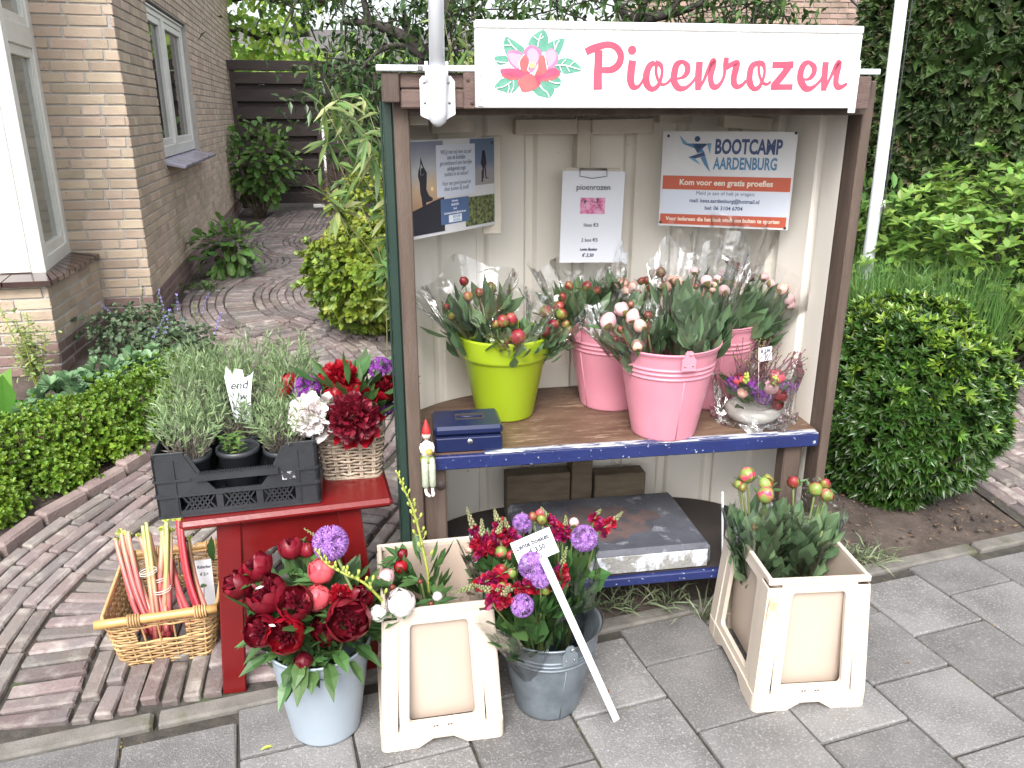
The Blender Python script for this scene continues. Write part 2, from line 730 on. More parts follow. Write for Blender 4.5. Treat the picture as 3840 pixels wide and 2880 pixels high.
kerb = MB()
kerb.add([(p[0], p[1], -.02) for p in [P0 + TD * a + ND * e for a, e in ((-40, -.002), (40, -.002), (40, .07), (-40, .07))]], [(0, 1, 2, 3)], M_sand)
kerb = kerb.build('kerb', kind='structure')
b = MB()
box(b, M_kerb, (0, 0, -.04), (.985, .062, .1), .008, .001)
kme = b.mesh('kerb_stone')
for k in range(-4, 4):
    p = P0 + TD * (k + .13) + ND * .033
    link('kerb_stone', kme, kerb, loc=(p[0], p[1], -.006 + R.uniform(-.002, .002)), rot=(0, 0, ang + R.gauss(0, .002)))


# ------------------------------------------------------------------ clinker paths
def brick_meshes(m, size, n=6, bev=.006, jit=.0012):
    out = []
    for i in range(n):
        b = MB()
        box(b, m, (0, 0, 0), size, bev, jit)
        out.append(b.mesh('brick'))
    return out


clink_me = brick_meshes(M_clink, (.2, .0515, .06), 6, .006)


def lay(name, ctr, rows, ok, limit=300, base_off=(-1., .5)):
    """bricks along a curved centre line; rows = (offset of row middle, 'run' or 'band')"""
    C = smooth([(p[0], p[1]) for p in ctr], 40)
    Tn = unit(np.gradient(C, axis=0))
    Nn = np.stack([-Tn[:, 1], Tn[:, 0]], 1)       # to the left
    b = MB()
    offs = np.linspace(base_off[0], base_off[1], 15)
    Gd = [[(lambda q: (q[0], q[1], gz(q[0], q[1]) + .006 - .016 * max(0, 1 - dist(q[0], q[1]) / .3) if dist(q[0], q[1]) > .03 else -.035))(C[i] + Nn[i] * o) for o in offs] for i in range(0, len(C), 3)]
    sheet(b, M_sand, Gd)
    root = b.build(name, kind='structure')
    out = []
    for off, kind in rows:
        Q = C + Nn * off
        seg = np.linalg.norm(np.diff(Q, axis=0), axis=1)
        S = np.concatenate([[0], np.cumsum(seg)])
        s0 = R.uniform(0, .15)
        while True:
            ln = (.2 if R.random() > .12 else .13) * R.uniform(.96, 1.02) if kind == 'run' else .051
            gap = .008 if kind == 'run' else .007
            if s0 + ln > S[-1]:
                break
            sm = s0 + ln / 2
            q = np.array([np.interp(sm, S, Q[:, 0]), np.interp(sm, S, Q[:, 1])])
            tn = np.array([np.interp(sm, S, Tn[:, 0]), np.interp(sm, S, Tn[:, 1])])
            a = math.atan2(tn[1], tn[0]) + (PI / 2 if kind == 'band' else 0) + R.gauss(0, .014)
            s0 += ln + gap
            if ok(q[0], q[1], off):
                LN = ln if kind == 'run' else .2
                dd_, e = dist(q[0], q[1]), math.cos(a) * ND[0] + math.sin(a) * ND[1]
                far = dd_ - abs(e) * LN / 2 - .026 * math.sqrt(max(0, 1 - e * e))
                if far < .072:          # cut against the kerb
                    if abs(e) < .25:
                        continue
                    cut = (.072 - far) / abs(e)
                    if LN - cut < .035:
                        continue
                    q = q + np.array((math.cos(a), math.sin(a))) * (math.copysign(cut / 2, e))
                    LN -= cut
                out.append((q[0], q[1], a, LN / .2 * R.uniform(.985, 1.005)))
    keyed = []
    for (x, y, a, k) in out:
        z = gz(x, y) - .008 - .016 * max(0, 1 - dist(x, y) / .3) + R.gauss(0, .0022)
        v = view((x, y, z))
        keyed.append((v if v else 1e3, x, y, z, a, k))
    keyed.sort()
    rest = MB()
    for i, (v, x, y, z, a, k) in enumerate(keyed):
        tx, ty = R.gauss(0, .014), R.gauss(0, .02)
        # the slope of the ground
        if i < limit and v < 100:
            sl = .087 if 0 < dist(x, y) < 3.45 else 0
            link('brick', R.choice(clink_me), root, loc=(x, y, z), rot=(tx + sl * math.cos(a + .33) , ty - sl * math.sin(a - .33 + .66) , a), scale=(k, R.uniform(.95, 1.03), 1))
        else:
            rest.T = place(x, y, z, a)
            box(rest, M_clink, (0, 0, 0), (.2 * k, .0505, .06), .006, .0015)
    if rest.n:
        rest.build('bricks_beyond', root, kind='stuff')
    return root


pathc = [(-1.28, 1.15), (-1.34, 1.8), (-1.41, 2.4), (-1.22, 3.1), (-1.02, 3.7), (-1.03, 4.3), (-1.32, 4.85), (-1.80, 5.4), (-2.08, 6.1),
         (-2.1, 6.75), (-1.95, 7.3), (-2.05, 7.8), (-2.4, 8.3), (-2.6, 8.9), (-2.6, 9.6), (-2.75, 10.6), (-2.9, 11.7)]
rows = [(0, 'band')] + [(.135 + .0575 * i, 'run') for i in range(6)] + [(-.135 - .0575 * i, 'run') for i in range(7)]
rows += [(-.64, 'band')] + [(-.78 - .0575 * i, 'run') for i in range(5)]


def ok_left(x, y, off):
    if dist(x, y) < -.02:
        return False
    if y > 5.0 and off < -.62:
        return False
    if x > -.42 + max(0, y - 4) * .3:
        return False
    if x < -2.3 - (y - 5.24) * .231 and y > 5:
        return False
    return True


lay('brick_path', pathc, rows, ok_left, 300, (-1.05, .5))
rows = [(0, 'band')] + [(.135 + .0575 * i, 'run') for i in range(7)] + [(-.135 - .0575 * i, 'run') for i in range(8)]
lay('brick_path', [(2.83, 2.5), (2.62, 3.3), (2.5, 3.9), (2.62, 4.6), (3.0, 5.3), (3.6, 6)], rows,
    lambda x, y, o: dist(x, y) > -.02, 220, (-.6, .55))

# upright edging bricks along the hedge bed: one border, each brick a piece of it
bord = thing('brick_edging', 'low border of dark red upright bricks between the hedge bed and the brick path', 'path edging', (0, 0, 0))
b = MB()
box(b, M_edge, (0, 0, 0), (.205, .065, .1), .009, .0015)
eme = b.mesh('brick')
C = smooth([(p[0], p[1]) for p in pathc], 40)
Tn = unit(np.gradient(C, axis=0))
Q = C + np.stack([-Tn[:, 1], Tn[:, 0]], 1) * .50
S = np.concatenate([[0], np.cumsum(np.linalg.norm(np.diff(Q, axis=0), axis=1))])
s0 = .55
while s0 < 3.4:
    q = [np.interp(s0, S, Q[:, 0]), np.interp(s0, S, Q[:, 1])]
    tn = [np.interp(s0, S, Tn[:, 0]), np.interp(s0, S, Tn[:, 1])]
    if dist(*q) > .12:
        link('brick', eme, bord, loc=(q[0], q[1], gz(*q) + .004 + R.gauss(0, .005)), rot=(R.gauss(0, .03), -.08 + R.gauss(0, .02), math.atan2(tn[1], tn[0]) + R.gauss(0, .05)))
    s0 += .215


# ------------------------------------------------------------------ the brick house on the left
M_white = mat('white_frame_paint', (.74, .74, .70), (.66, .66, .62), .35, 6)
M_glassd = mat('window_glass', (.016, .02, .018), rough=.03, spec=.9)
M_glassl = mat('curtained_glass', (.30, .32, .28), (.2, .22, .2), .05, 1.2, spec=.8)
M_tile = mat('glazed_sill_tile', (.040, .021, .019), (.06, .032, .028), .12, 9, rand=.15, spec=.8)
M_tileb = mat('blue_tile_sky_sheen', (.30, .28, .37), (.36, .34, .42), .2, 9, rand=.15, spec=.7)  # dark glazed tile, lightened in colour to stand for reflected sky
M_metal = mat('aluminium', (.6, .6, .6), rough=.35, metal=1)
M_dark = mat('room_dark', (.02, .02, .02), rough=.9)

HZ = .30
H_RZ = math.atan2(.225, .974)
house = thing('brick_house', 'yellow brick house with white framed bay window and dark brick plinth beside the winding path', 'house', (-2.36, 5.24, 0), H_RZ)
wall_parts = MB()


def wbox(x0, x1, y0, y1, z0, z1, m=None, bb=None, bev=0):
    box(bb or wall_parts, m or M_mortar, ((x0 + x1) / 2, (y0 + y1) / 2, (z0 + z1) / 2), (abs(x1 - x0), abs(y1 - y0), abs(z1 - z0)), bev)


WY0, WY1, WZ0, WZ1 = 1.13, 3.14, 1.30, 2.42
YE = 7.8
wbox(-4, -.006, .006, .11, .1, 5)
wbox(-.12, -.006, .11, WY0, .1, 5)
wbox(-.12, -.006, WY1, YE, .1, 5)
wbox(-.12, -.006, WY0, WY1, .1, WZ0 - .04)
wbox(-.12, -.006, WY0, WY1, WZ1, 5)
wbox(-4, -.12, YE - .1, YE, .1, 5)
wbox(-4.1, -4, .006, YE, .1, 5)
wbox(-4, -.12, .11, YE - .1, 4.9, 5)  # unseen flat roof added to block sky light
prism(wall_parts, M_mortar, [(-.355, -.854), (-.306, .004), (-3, .004), (-3, -.854)], .1, .74, 'xy')
wall_parts.build('wall', house)
b = MB()
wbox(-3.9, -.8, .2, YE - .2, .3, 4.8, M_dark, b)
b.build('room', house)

fac_me = brick_meshes(M_brick, (.21, .02, .052), 5, .003, .0008)
fac_half = brick_meshes(M_brick, (.10, .02, .052), 4, .003, .0008)
pl_me = brick_meshes(M_plinth, (.21, .02, .052), 4, .003, .0008)
pl_half = brick_meshes(M_plinth, (.10, .02, .052), 3, .003, .0008)
cand = []


def face_bricks(p, d, out, length, z0, z1, skip=None, plinth=.5, ph=0.):
    """p start, d direction along, out outward normal (house-local xy)"""
    nco = int((z1 - z0) / .0625)
    a = math.atan2(d[1], d[0])
    for c in range(nco):
        z = z0 + (c + .5) * .0625
        s0 = -((c * .0733 + ph) % .16)
        while s0 < length:
            full = R.random() < .72
            ln = .21 if full else .10
            e0, e1 = max(s0, 0), min(s0 + ln, length)
            s0 += ln + .0105
            if e1 - e0 < .03:
                continue
            m_ = (e0 + e1) / 2
            if skip and skip(e0, e1, z):
                # clip at an opening
                if not (skip(e0 + .001, e0 + .002, z)):
                    e1 = WY0
                elif not skip(e1 - .002, e1 - .001, z):
                    e0 = WY1
                else:
                    continue
                if e1 - e0 < .03:
                    continue
                m_ = (e0 + e1) / 2
            x = p[0] + d[0] * m_ - out[0] * (.0085 + R.uniform(-.0012, .0012))
            y = p[1] + d[1] * m_ - out[1] * (.0085 + R.uniform(-.0012, .0012))
            cand.append((x, y, z + R.gauss(0, .0008), a + R.gauss(0, .003), (e1 - e0), z < plinth, R.gauss(0, .003)))


inwin = lambda a, b_, z: b_ > WY0 and a < WY1 and WZ0 - .05 < z < WZ1
face_bricks((-.46, 0), (1, 0), (0, -1), .458, HZ - .06, 3.3, lambda a, b_, z: False, .495)
face_bricks((0, 0), (0, 1), (1, 0), YE, HZ - .06, 4.2, inwin, .495, .05)
face_bricks((-3.0, -.86), (1, 0), (0, -1), 2.645, HZ - .06, .74, None, .43, .1)
bd = unit((.05, .86))
face_bricks((-.355, -.86), (bd[0], bd[1]), (bd[1], -bd[0]), .85, HZ - .06, .74, None, .43, .02)
ch, sh = math.cos(H_RZ), math.sin(H_RZ)
keyed = []
for q in cand:
    wx, wy = -2.36 + q[0] * ch - q[1] * sh, 5.24 + q[0] * sh + q[1] * ch
    v = view((wx, wy, q[2]))
    keyed.append((v if v else 1e3,) + q)
keyed.sort()
rest = MB()
for i, (v, x, y, z, a, ln, pl, tl) in enumerate(keyed):
    if i < 300 and v < 100:
        half = ln < .14
        me = R.choice((pl_half if half else pl_me) if pl else (fac_half if half else fac_me))
        link('brick', me, house, loc=(x, y, z), rot=(tl, 0, a), scale=(ln / (.10 if half else .21), 1, 1))
    else:
        rest.T = place(x, y, z, a)
        box(rest, M_plinth if pl else M_brick, (0, 0, 0), (ln, .02, .052), .003)
rest.build('bricks_beyond', house, kind='stuff')

# side window
b = MB()
F0, F1 = -.10, -.045
for (y0, y1, z0, z1) in ((WY0, WY0 + .075, WZ0, WZ1), (WY1 - .075, WY1, WZ0, WZ1), (WY0 + .075, WY1 - .075, WZ0, WZ0 + .085), (WY0 + .075, WY1 - .075, WZ1 - .07, WZ1)):
    wbox(F0, F1, y0, y1, z0, z1, M_white, b, .004)
win = b.build('window', house, 'white side window with two tall casements')
b = MB()
ym = (WY0 + WY1) / 2 - .1
wbox(F0 + .01, F1 + .008, ym - .06, ym + .06, WZ0 + .085, WZ1 - .07, M_white, b, .004)
b.build('mullion', win)
for (y0, y1) in ((WY0 + .075, ym - .06), (ym + .06, WY1 - .075)):
    b = MB()
    for (a0, a1, z0, z1) in ((y0, y0 + .045, WZ0 + .085, WZ1 - .07), (y1 - .045, y1, WZ0 + .085, WZ1 - .07), (y0 + .045, y1 - .045, WZ0 + .085, WZ0 + .14), (y0 + .045, y1 - .045, WZ1 - .12, WZ1 - .07)):
        wbox(F0 + .012, F1 - .01, a0, a1, z0, z1, M_white, b, .003)
    b.build('casement', win)
    b = MB()
    wbox(-.085, -.08, y0 + .045, y1 - .045, WZ0 + .14, WZ1 - .12, M_glassd, b)
    b.build('pane', win)
b = MB()
wbox(-.05, -.03, WY0 + .02, WY1 - .02, WZ1 - .03, WZ1 - .012, M_metal, b, .003)
b.build('vent_strip', win)
sill = MB()
wbox(-.09, .0, WY0, WY1, WZ0 - .1, WZ0 - .045, M_mortar, sill)
sill = sill.build('window_sill', house)
b = MB()
box(b, M_tileb, (0, 0, 0), (.24, .104, .026), .004)
tme = b.mesh('tile')
k = 19
for i in range(k):
    link('tile', tme, sill, loc=(.02, WY0 + (i + .5) * (WY1 - WY0) / k, WZ0 - .035), rot=(0, .2, 0))

# bay window: corner post, splayed side light, glazed tile sill
A = np.array((-.39, -.72))
B = np.array((-.445, 0.))
dv = unit(B - A)
nv = np.array((dv[1], -dv[0]))
b = MB()


def bay(u0, u1, z0, z1, d0, d1, m, bb, bev=.004):
    p = A + dv * (u0 + u1) / 2 - nv * (d0 + d1) / 2
    old = bb.T
    bb.T = place(p[0], p[1], (z0 + z1) / 2, math.atan2(dv[1], dv[0]))
    box(bb, m, (0, 0, 0), (u1 - u0, d1 - d0, z1 - z0), bev)
    bb.T = old


LB = .721
for (u0, u1, z0, z1) in ((0, .075, .785, 3.2), (LB - .085, LB, .785, 3.2), (.075, LB - .085, .785, .87), (.075, LB - .085, 1.985, 2.10), (.075, LB - .085, 3.1, 3.2)):
    bay(u0, u1, z0, z1, 0, .08, M_white, b)
bw = b.build('window', house, 'white splayed side light of the bay window')
b = MB()
for (u0, u1, z0, z1) in ((.075, .12, .87, 1.985), (LB - .13, LB - .085, .87, 1.985), (.12, LB - .13, .87, .925), (.12, LB - .13, 1.93, 1.985),
                         (.075, .12, 2.1, 3.1), (LB - .13, LB - .085, 2.1, 3.1), (.12, LB - .13, 2.1, 2.15)):
    bay(u0, u1, z0, z1, .012, .065, M_white, b, .003)
b.build('casement', bw)
for (z0, z1) in ((.925, 1.93), (2.15, 3.1)):
    b = MB()
    bay(.12, LB - .13, z0, z1, .035, .04, M_glassl, b, 0)
    b.build('pane', bw)
b = MB()
wbox(-3.0, -.392, -.72, -.64, .785, 3.2, M_white, b, .006)
wbox(-.62, -.46, -.735, -.722, .80, 3.2, M_white, b, .004)
b.build('bay_post', house)
b = MB()
prism(b, M_mortar, [(-.36, -.87), (-.312, -.002), (-.46, -.002), (-.42, -.68), (-3, -.68), (-3, -.87)], .742, .752, 'xy')
bsill = b.build('bay_sill', house)
ks = 9
for i in range(ks):       # side tiles
    f0, f1 = (i + .06) / ks, (i + .94) / ks
    p = [np.array((-.315 - .0, -.905)) * (1 - f) + np.array((-.28, -.012)) * f for f in (f0, f1)]
    q = [np.array((-.40, -.70)) * (1 - f) + np.array((-.45, -.012)) * f for f in (f0, f1)]
    b = MB()
    poly = [p[0], p[1], q[1], q[0]]
    V = [(a[0], a[1], .753) for a in poly] + [(a[0], a[1], .782 if j < 2 else .80) for j, a in enumerate(poly)]
    b.add(V, [(3, 2, 1, 0), (4, 5, 6, 7), (0, 1, 5, 4), (1, 2, 6, 5), (2, 3, 7, 6), (3, 0, 4, 7)], M_tile)
    b.build('tile', bsill)
for i in range(11):        # front tiles
    x1 = -.325 - i * .235
    x0 = x1 - .228
    b = MB()
    poly = [(x0, -.91), (x1 if i else -.32, -.91), (x1 if i else -.405, -.70), (x0, -.70)]
    V = [(a[0], a[1], .753) for a in poly] + [(a[0], a[1], .782 if j < 2 else .80) for j, a in enumerate(poly)]
    b.add(V, [(3, 2, 1, 0), (4, 5, 6, 7), (0, 1, 5, 4), (1, 2, 6, 5), (2, 3, 7, 6), (3, 0, 4, 7)], M_tile)
    b.build('tile', bsill)

# ------------------------------------------------------------------ garden gate at the end of the path
M_gate = mat('gate_stain', (.028, .019, .018), (.042, .03, .028), .7, 3, stretch=(1, 8, 8), bump=.3, bs=40, rand=.15)
gate = thing('wooden_gate', 'dark brown double garden gate of horizontal boards at the end of the path', 'gate', (-2.36 - .225 * 6.8, 5.24 + .974 * 6.8, .30), H_RZ)
b = MB()
box(b, M_gate, (0, 0, 0), (1, .022, .15), .003)
gme = b.mesh('board')
for x0, x1 in ((.02, 1.20), (1.235, 2.9)):
    for i in range(8):
        link('board', gme, gate, loc=((x0 + x1) / 2, -.03, .17 + i * .232), scale=(x1 - x0 - .1, 1, 1))
    for i in range(7):
        link('board', gme, gate, loc=((x0 + x1) / 2, .03, .17 + (i + .5) * .232), scale=(x1 - x0 - .1, 1, .78))
    for x in (x0 + .035, x1 - .035):
        b = MB()
        box(b, M_gate, (x, 0, .97), (.07, .075, 1.86), .004)
        b.build('post', gate)
b = MB()
box(b, M_gate, (1.45, 0, 1.955), (2.95, .12, .13), .005)
b.build('top_rail', gate)
b = MB()
box(b, M_white, (1.1, -.055, .05), (.18, .03, .05), .005)
b.build('bottom_stop', gate)

# ------------------------------------------------------------------ house behind the stall, with its black bracket
M_brick2 = mat('weathered_brick', (.27, .195, .155), (.33, .24, .19), .8, 3, rand=.2, bump=.4, bs=80, hue=.012)
h2 = thing('brick_house', 'grey brown brick house showing behind the sign and the clipped conifer', 'house', (3.4, 10.9, .3), rad(4))
b = MB()
box(b, M_mortar, (1.5, .3, 2.2), (7, .58, 5), 0)
b.build('wall', h2)
b = MB()
box(b, M_brick2, (0, 0, 0), (.21, .02, .052), .003, .0008)
m2 = b.mesh('brick')
n2 = 0
rest = MB()
for c in range(76):
    z = .03 + c * .0625
    x = -1.9 + (.11 if c % 2 else 0)
    while x < 4.8:
        wx = 3.4 + x
        single = 3.3 < wx < 5.6 and z + .3 > 2.15 and z < 3.0 and n2 < 290 and view((wx, 10.9, z + .3))
        if single:
            link('brick', m2, h2, loc=(x, .004 + R.uniform(-.001, .001), z))
            n2 += 1
        else:
            rest.T = place(x, .004, z)
            box(rest, M_brick2, (0, 0, 0), (.21, .02, .052), .003)
        x += .22
rest.build('bricks_beyond', h2, kind='stuff')
M_black = mat('black_metal', (.012, .012, .013), rough=.4)
br = thing('wall_bracket', 'black metal awning arm slanting down the brick wall beside the conifer', 'bracket', (4.387, 10.75, 2.4902))
b = MB()
tube(b, M_black, [(-.42, .08, .58), (.06, -.1, .12)], .016, 8)
b.build('arm', br)
b = MB()
box(b, M_black, (.03, -.04, 0), (.26, .18, .14), .02)
tube(b, M_black, [(-.07, -.05, -.07), (-.07, -.05, -.13), (.1, -.05, -.12)], .012, 8)
b.build('housing', br)
# low roofs beyond the gate
M_roof = mat('roof_tile', (.07, .065, .065), (.11, .1, .1), .8, 8, rand=.2)
M_render = mat('pale_wall', (.6, .6, .58), rough=.9)
h3 = thing('neighbour_house', 'distant house with a grey tiled roof seen over the garden gate', 'house', (-5.2, 21, .3), rad(10))
b = MB()
box(b, M_render, (1.5, 1, 1.1), (9, 3, 2.2))
b.build('wall', h3)
b = MB()
for i in range(9):
    beam(b, M_roof, (-3.2, -.75 + i * .22, 2.28 + i * .12), (6.2, -.75 + i * .22, 2.28 + i * .12), .3, .05, (0, -.55, 1))
b.build('roof', h3)


# ------------------------------------------------------------------ the roadside stall
M_wood = mat('brown_stained_wood', (.07, .047, .036), (.115, .082, .064), .65, 3, stretch=(9, 9, 1), bump=.4, bs=40, col3=(.2, .16, .13), ns3=22, lo3=.66, hi3=.75)
M_woodh = mat('brown_fascia_wood', (.10, .064, .055), (.15, .1, .085), .7, 4, stretch=(1.5, 12, 12), bump=.5, bs=50)
M_cream = mat('cream_steel', (.80, .76, .69), (.75, .71, .64), .45, 3, col3=(.42, .33, .25), ns3=38, lo3=.70, hi3=.74)
M_creamw = mat('cream_painted_wood', (.62, .57, .49), (.52, .47, .39), .6, 8, bump=.2, bs=60, col3=(.2, .16, .13), ns3=18, lo3=.72, hi3=.76)
M_green = mat('dark_green_steel', (.012, .03, .024), (.02, .04, .032), .35, 5)
M_roofst = mat('pale_roof_steel', (.62, .66, .70), rough=.35)
M_blue = mat('chipped_blue_paint', (.011, .018, .085), (.014, .024, .11), .4, 6, col3=(.36, .4, .47), ns3=60, lo3=.65, hi3=.67, bump=.2, bs=60)
M_bluew = mat('worn_blue_white_edge', (.40, .42, .46), (.05, .06, .14), .5, 26, stretch=(.5, 3, 3), lo=.5, hi=.56)
M_ply = mat('worn_plywood', (.095, .053, .034), (.155, .098, .065), .5, 4, stretch=(1, 7, 1), bump=.3, bs=60, col3=(.34, .25, .18), ns3=13, lo3=.56, hi3=.72)
M_under = mat('dark_board', (.03, .024, .022), (.045, .036, .032), .8, 5)
M_old = mat('old_brown_timber', (.10, .075, .05), (.14, .11, .075), .75, 4, stretch=(3, 3, 14), bump=.4, bs=50)
M_signw = mat('white_sign_paint', (.84, .84, .83), (.80, .80, .79), .35, 9)
M_screw = mat('screw_steel', (.3, .29, .28), rough=.4, metal=1)
M_screwd = mat('rusty_screw', (.05, .035, .03), rough=.6)

S_RZ = rad(9)
SO = (-0.2287, 2.1813, 0)


def SW(u, v, z):
    return (SO[0] + u * math.cos(S_RZ) - v * math.sin(S_RZ), SO[1] + u * math.sin(S_RZ) + v * math.cos(S_RZ), z)


stall = thing('market_stall', 'open fronted flower stall with cream inside, brown posts and a worn blue shelf', 'stall', (SO[0], SO[1], 0), S_RZ)


def spart(name, m, c, s, bev=.003, label=None, parent=None):
    b = MB()
    box(b, m, c, s, bev)
    return b.build(name, parent or stall, label)


def sb(name, m, u0, u1, v0, v1, z0, z1, bev=.003, label=None, parent=None):
    return spart(name, m, ((u0 + u1) / 2, (v0 + v1) / 2, (z0 + z1) / 2), (u1 - u0, v1 - v0, z1 - z0), bev, label, parent)


sb('post', M_wood, -.074, -.034, .0, .07, -.02, 1.722)
sb('post', M_wood, 1.219, 1.249, .0, .075, -.02, 1.715)
arc = [(-.045, .072), (-.05, .34), (.0, .42), (.08, .48), (.18, .525), (.34, .555), (.58, .565), (.82, .555), (.98, .52), (1.09, .46), (1.17, .36), (1.212, .22), (1.216, .07)]
A0 = smooth(arc, 12)
S_ = np.concatenate([[0], np.cumsum(np.linalg.norm(np.diff(A0, axis=0), axis=1))])
n = 330
ss = np.linspace(0, S_[-1], n)
Q = np.stack([np.interp(ss, S_, A0[:, 0]), np.interp(ss, S_, A0[:, 1])], 1)
Tq = unit(np.gradient(Q, axis=0))
No = np.stack([-Tq[:, 1], Tq[:, 0]], 1)      # outward (behind)
ph = ((ss + .03) % .172) / .172
rib = np.interp(ph, [0, .60, .65, .80, .85, 1], [0, 0, 1, 1, 0, 0]) * .020
rib[ss < .10] = 0
rib[ss > S_[-1] - .04] = 0
W = Q + No * rib[:, None]
b = MB()
sheet(b, M_cream, [[(p[0], p[1], z) for p in W] for z in (.20, .68, 1.2, 1.66)], False)
b.build('back_panel', stall, 'corrugated cream steel back')
W2 = W + No * .004
b = MB()
sheet(b, M_green, [[(p[0], p[1], z) for p in W2] for z in (.18, .9, 1.70)], False)
b.build('outer_panel', stall, 'dark green outside of the steel wall')
sb('edge_strip', M_green, -.101, -.0755, .012, .045, .05, 1.70, .004)
sb('edge_strip', M_green, -.108, -.1015, .03, .06, .05, 1.66, .002)
# roof, fascia and the boards behind the sign
b = MB()
xx = np.linspace(-.112, 1.222, 90)
wv = .005 * np.cos(xx * 2 * PI / .076)
sheet(b, M_roofst, [[(x, v, 1.735 + a + .03 * (v + .1)) for x, a in zip(xx, wv)] for v in (-.045, .3, .68)])
b.build('roof_sheet', stall)
sb('roof_edge', M_roofst, -.112, 1.222, -.053, -.042, 1.728, 1.7425, .002)
b = MB()
box(b, M_screw, (-.005, -.055, 1.735), (.012, .006, .012), .002)
b.build('roof_bolt', stall)
sb('fascia_board', M_woodh, -.0555, 1.19, -.036, -.004, 1.688, 1.7255, .004)
sb('fascia_board', M_woodh, -.0545, 1.19, -.040, -.004, 1.641, 1.6865, .004)
sb('fascia_end', M_wood, -.10, -.0565, -.045, -.002, 1.655, 1.726, .003)
blk = sb('sign_batten', M_woodh, .101, .30, -.052, -.0405, 1.640, 1.727, .003)
sb('sign_batten', M_woodh, 1.145, 1.20, -.052, -.0405, 1.640, 1.724, .003)
for u, z in ((.112, 1.709), (.122, 1.655)):
    b = MB()
    b.T = place(u, -.0525, z) @ np.array(Matrix.Rotation(PI / 2, 4, 'X'))
    lathe(b, M_screwd, [(.0001, .0015), (.003, .0025), (.0045, .001), (.0045, 0)], 10)
    b.build('screw', blk)
b = MB()
prism(b, M_under, [(p[0], p[1] - .002) for p in A0[::4]] + [(1.216, 0), (-.045, 0)], 1.665, 1.675, 'xy')
b.build('ceiling', stall)
sb('head_rail', M_wood, -.034, 1.219, .0, .04, 1.625, 1.664)
# cream blocks under the roof
for (u0, u1, v0, v1, z0, z1, r_) in ((-.03, .02, .10, .2, 1.60, 1.64, 0), (.04, .155, .30, .36, 1.575, 1.635, .04), (.317, .519, .47, .53, 1.567, 1.614, 0), (.568, .772, .47, .53, 1.568, 1.615, .015),
                                     (.79, .90, .46, .50, 1.60, 1.64, 0), (.967, 1.13, .36, .42, 1.583, 1.622, -.07)):
    b = MB()
    b.T = place((u0 + u1) / 2, (v0 + v1) / 2, (z0 + z1) / 2) @ np.array(Matrix.Rotation(-r_, 4, 'Y'))
    box(b, M_creamw, (0, 0, 0), (u1 - u0, v1 - v0, z1 - z0), .003)
    b.build('wood_block', stall)
sb('batten', M_creamw, .524, .570, .49, .55, 1.30, 1.612)
sb('backing_board', M_creamw, .20, .262, .405, .413, 1.262, 1.565, .003)
# shelf and lower bench
arcp = [(p[0] + (.002 if p[0] < .5 else -.002), p[1] - .003) for p in A0[6:-6:3]]
b = MB()
prism(b, M_ply, [(1.21, .016), *[(p[0], p[1]) for p in arcp[::-1]], (-.03, .016)], .668, .680, 'xy')
shelf = b.build('shelf', stall)
sb('front_edge', M_blue, -.012, 1.208, -.006, .015, .634, .676, .003, None, shelf)
sb('worn_rim', M_bluew, .15, 1.205, -.007, .022, .6765, .6815, .002, None, shelf)
b = MB()
prism(b, M_under, [(1.17, .012), *[(p[0], p[1] - .01) for p in arcp[::-1]], (-.03, .012)], .208, .2205, 'xy')
bench = b.build('lower_shelf', stall)
sb('front_edge', M_blue, .0, 1.14, -.012, .011, .190, .2195, .003, None, bench)
sb('leg', M_wood, -.033, .036, .02, .075, .0, .633, .005)
sb('leg', M_wood, 1.112, 1.172, .02, .075, .0, .633, .005)
b = MB()
lathe(b, M_screwd, [(.0001, .006), (.012, .005), (.016, 0)], 14)
kn = b.mesh('bolt_cover')
link('bolt_cover', kn, stall, loc=(.018, .019, .575), rot=(PI / 2, 0, 0))
for u0, u1, v0, v1, z0, z1 in ((.28, .515, .43, .50, .222, .395), (.522, .60, .44, .52, .222, .63), (.607, .80, .43, .50, .222, .375)):
    sb('timber_block', M_old, u0, u1, v0, v1, z0, z1, .004)
M_slabg = mat('weathered_zinc_slab', (.055, .058, .075), (.10, .105, .125), .5, 5, bump=.35, bs=45, col3=(.27, .29, .32), ns3=15, lo3=.55, hi3=.68)
M_slabr = mat('rusty_patch', (.14, .09, .08), (.085, .07, .075), .6, 12, bump=.3, bs=60, col3=(.06, .062, .078), ns3=18, lo3=.5, hi3=.6)
M_slabe = mat('flaking_white_edge', (.5, .53, .57), (.24, .235, .22), .6, 16, bump=.6, bs=50, lo=.48, hi=.56)
slabt = thing('stone_slab', 'flat grey weathered slab with a rusty stain lying on the low shelf', 'slab', SW(.585, .21, .2205), S_RZ + rad(.5))
b = MB()
box(b, M_slabg, (0, 0, .042), (.615, .40, .082), .014, .0008)
b.build('body', slabt)
b = MB()
box(b, M_slabe, (0, -.2005, .036), (.585, .004, .062), .002)
b.build('flaked_edge', slabt)
b = MB()
pts = [(.165 * k_ * math.cos(a_), .125 * k_ * math.sin(a_)) for a_, k_ in [(i / 60 * 2 * PI, 1 + .13 * math.sin(3 * i / 60 * 2 * PI + 1) + .09 * math.sin(7 * i / 60 * 2 * PI) + R.uniform(-.05, .05)) for i in range(60)]]
prism(b, M_slabr, [(p[0] + .01, p[1]) for p in pts], .0832, .0838, 'xy')
b.build('rust_stain', slabt)

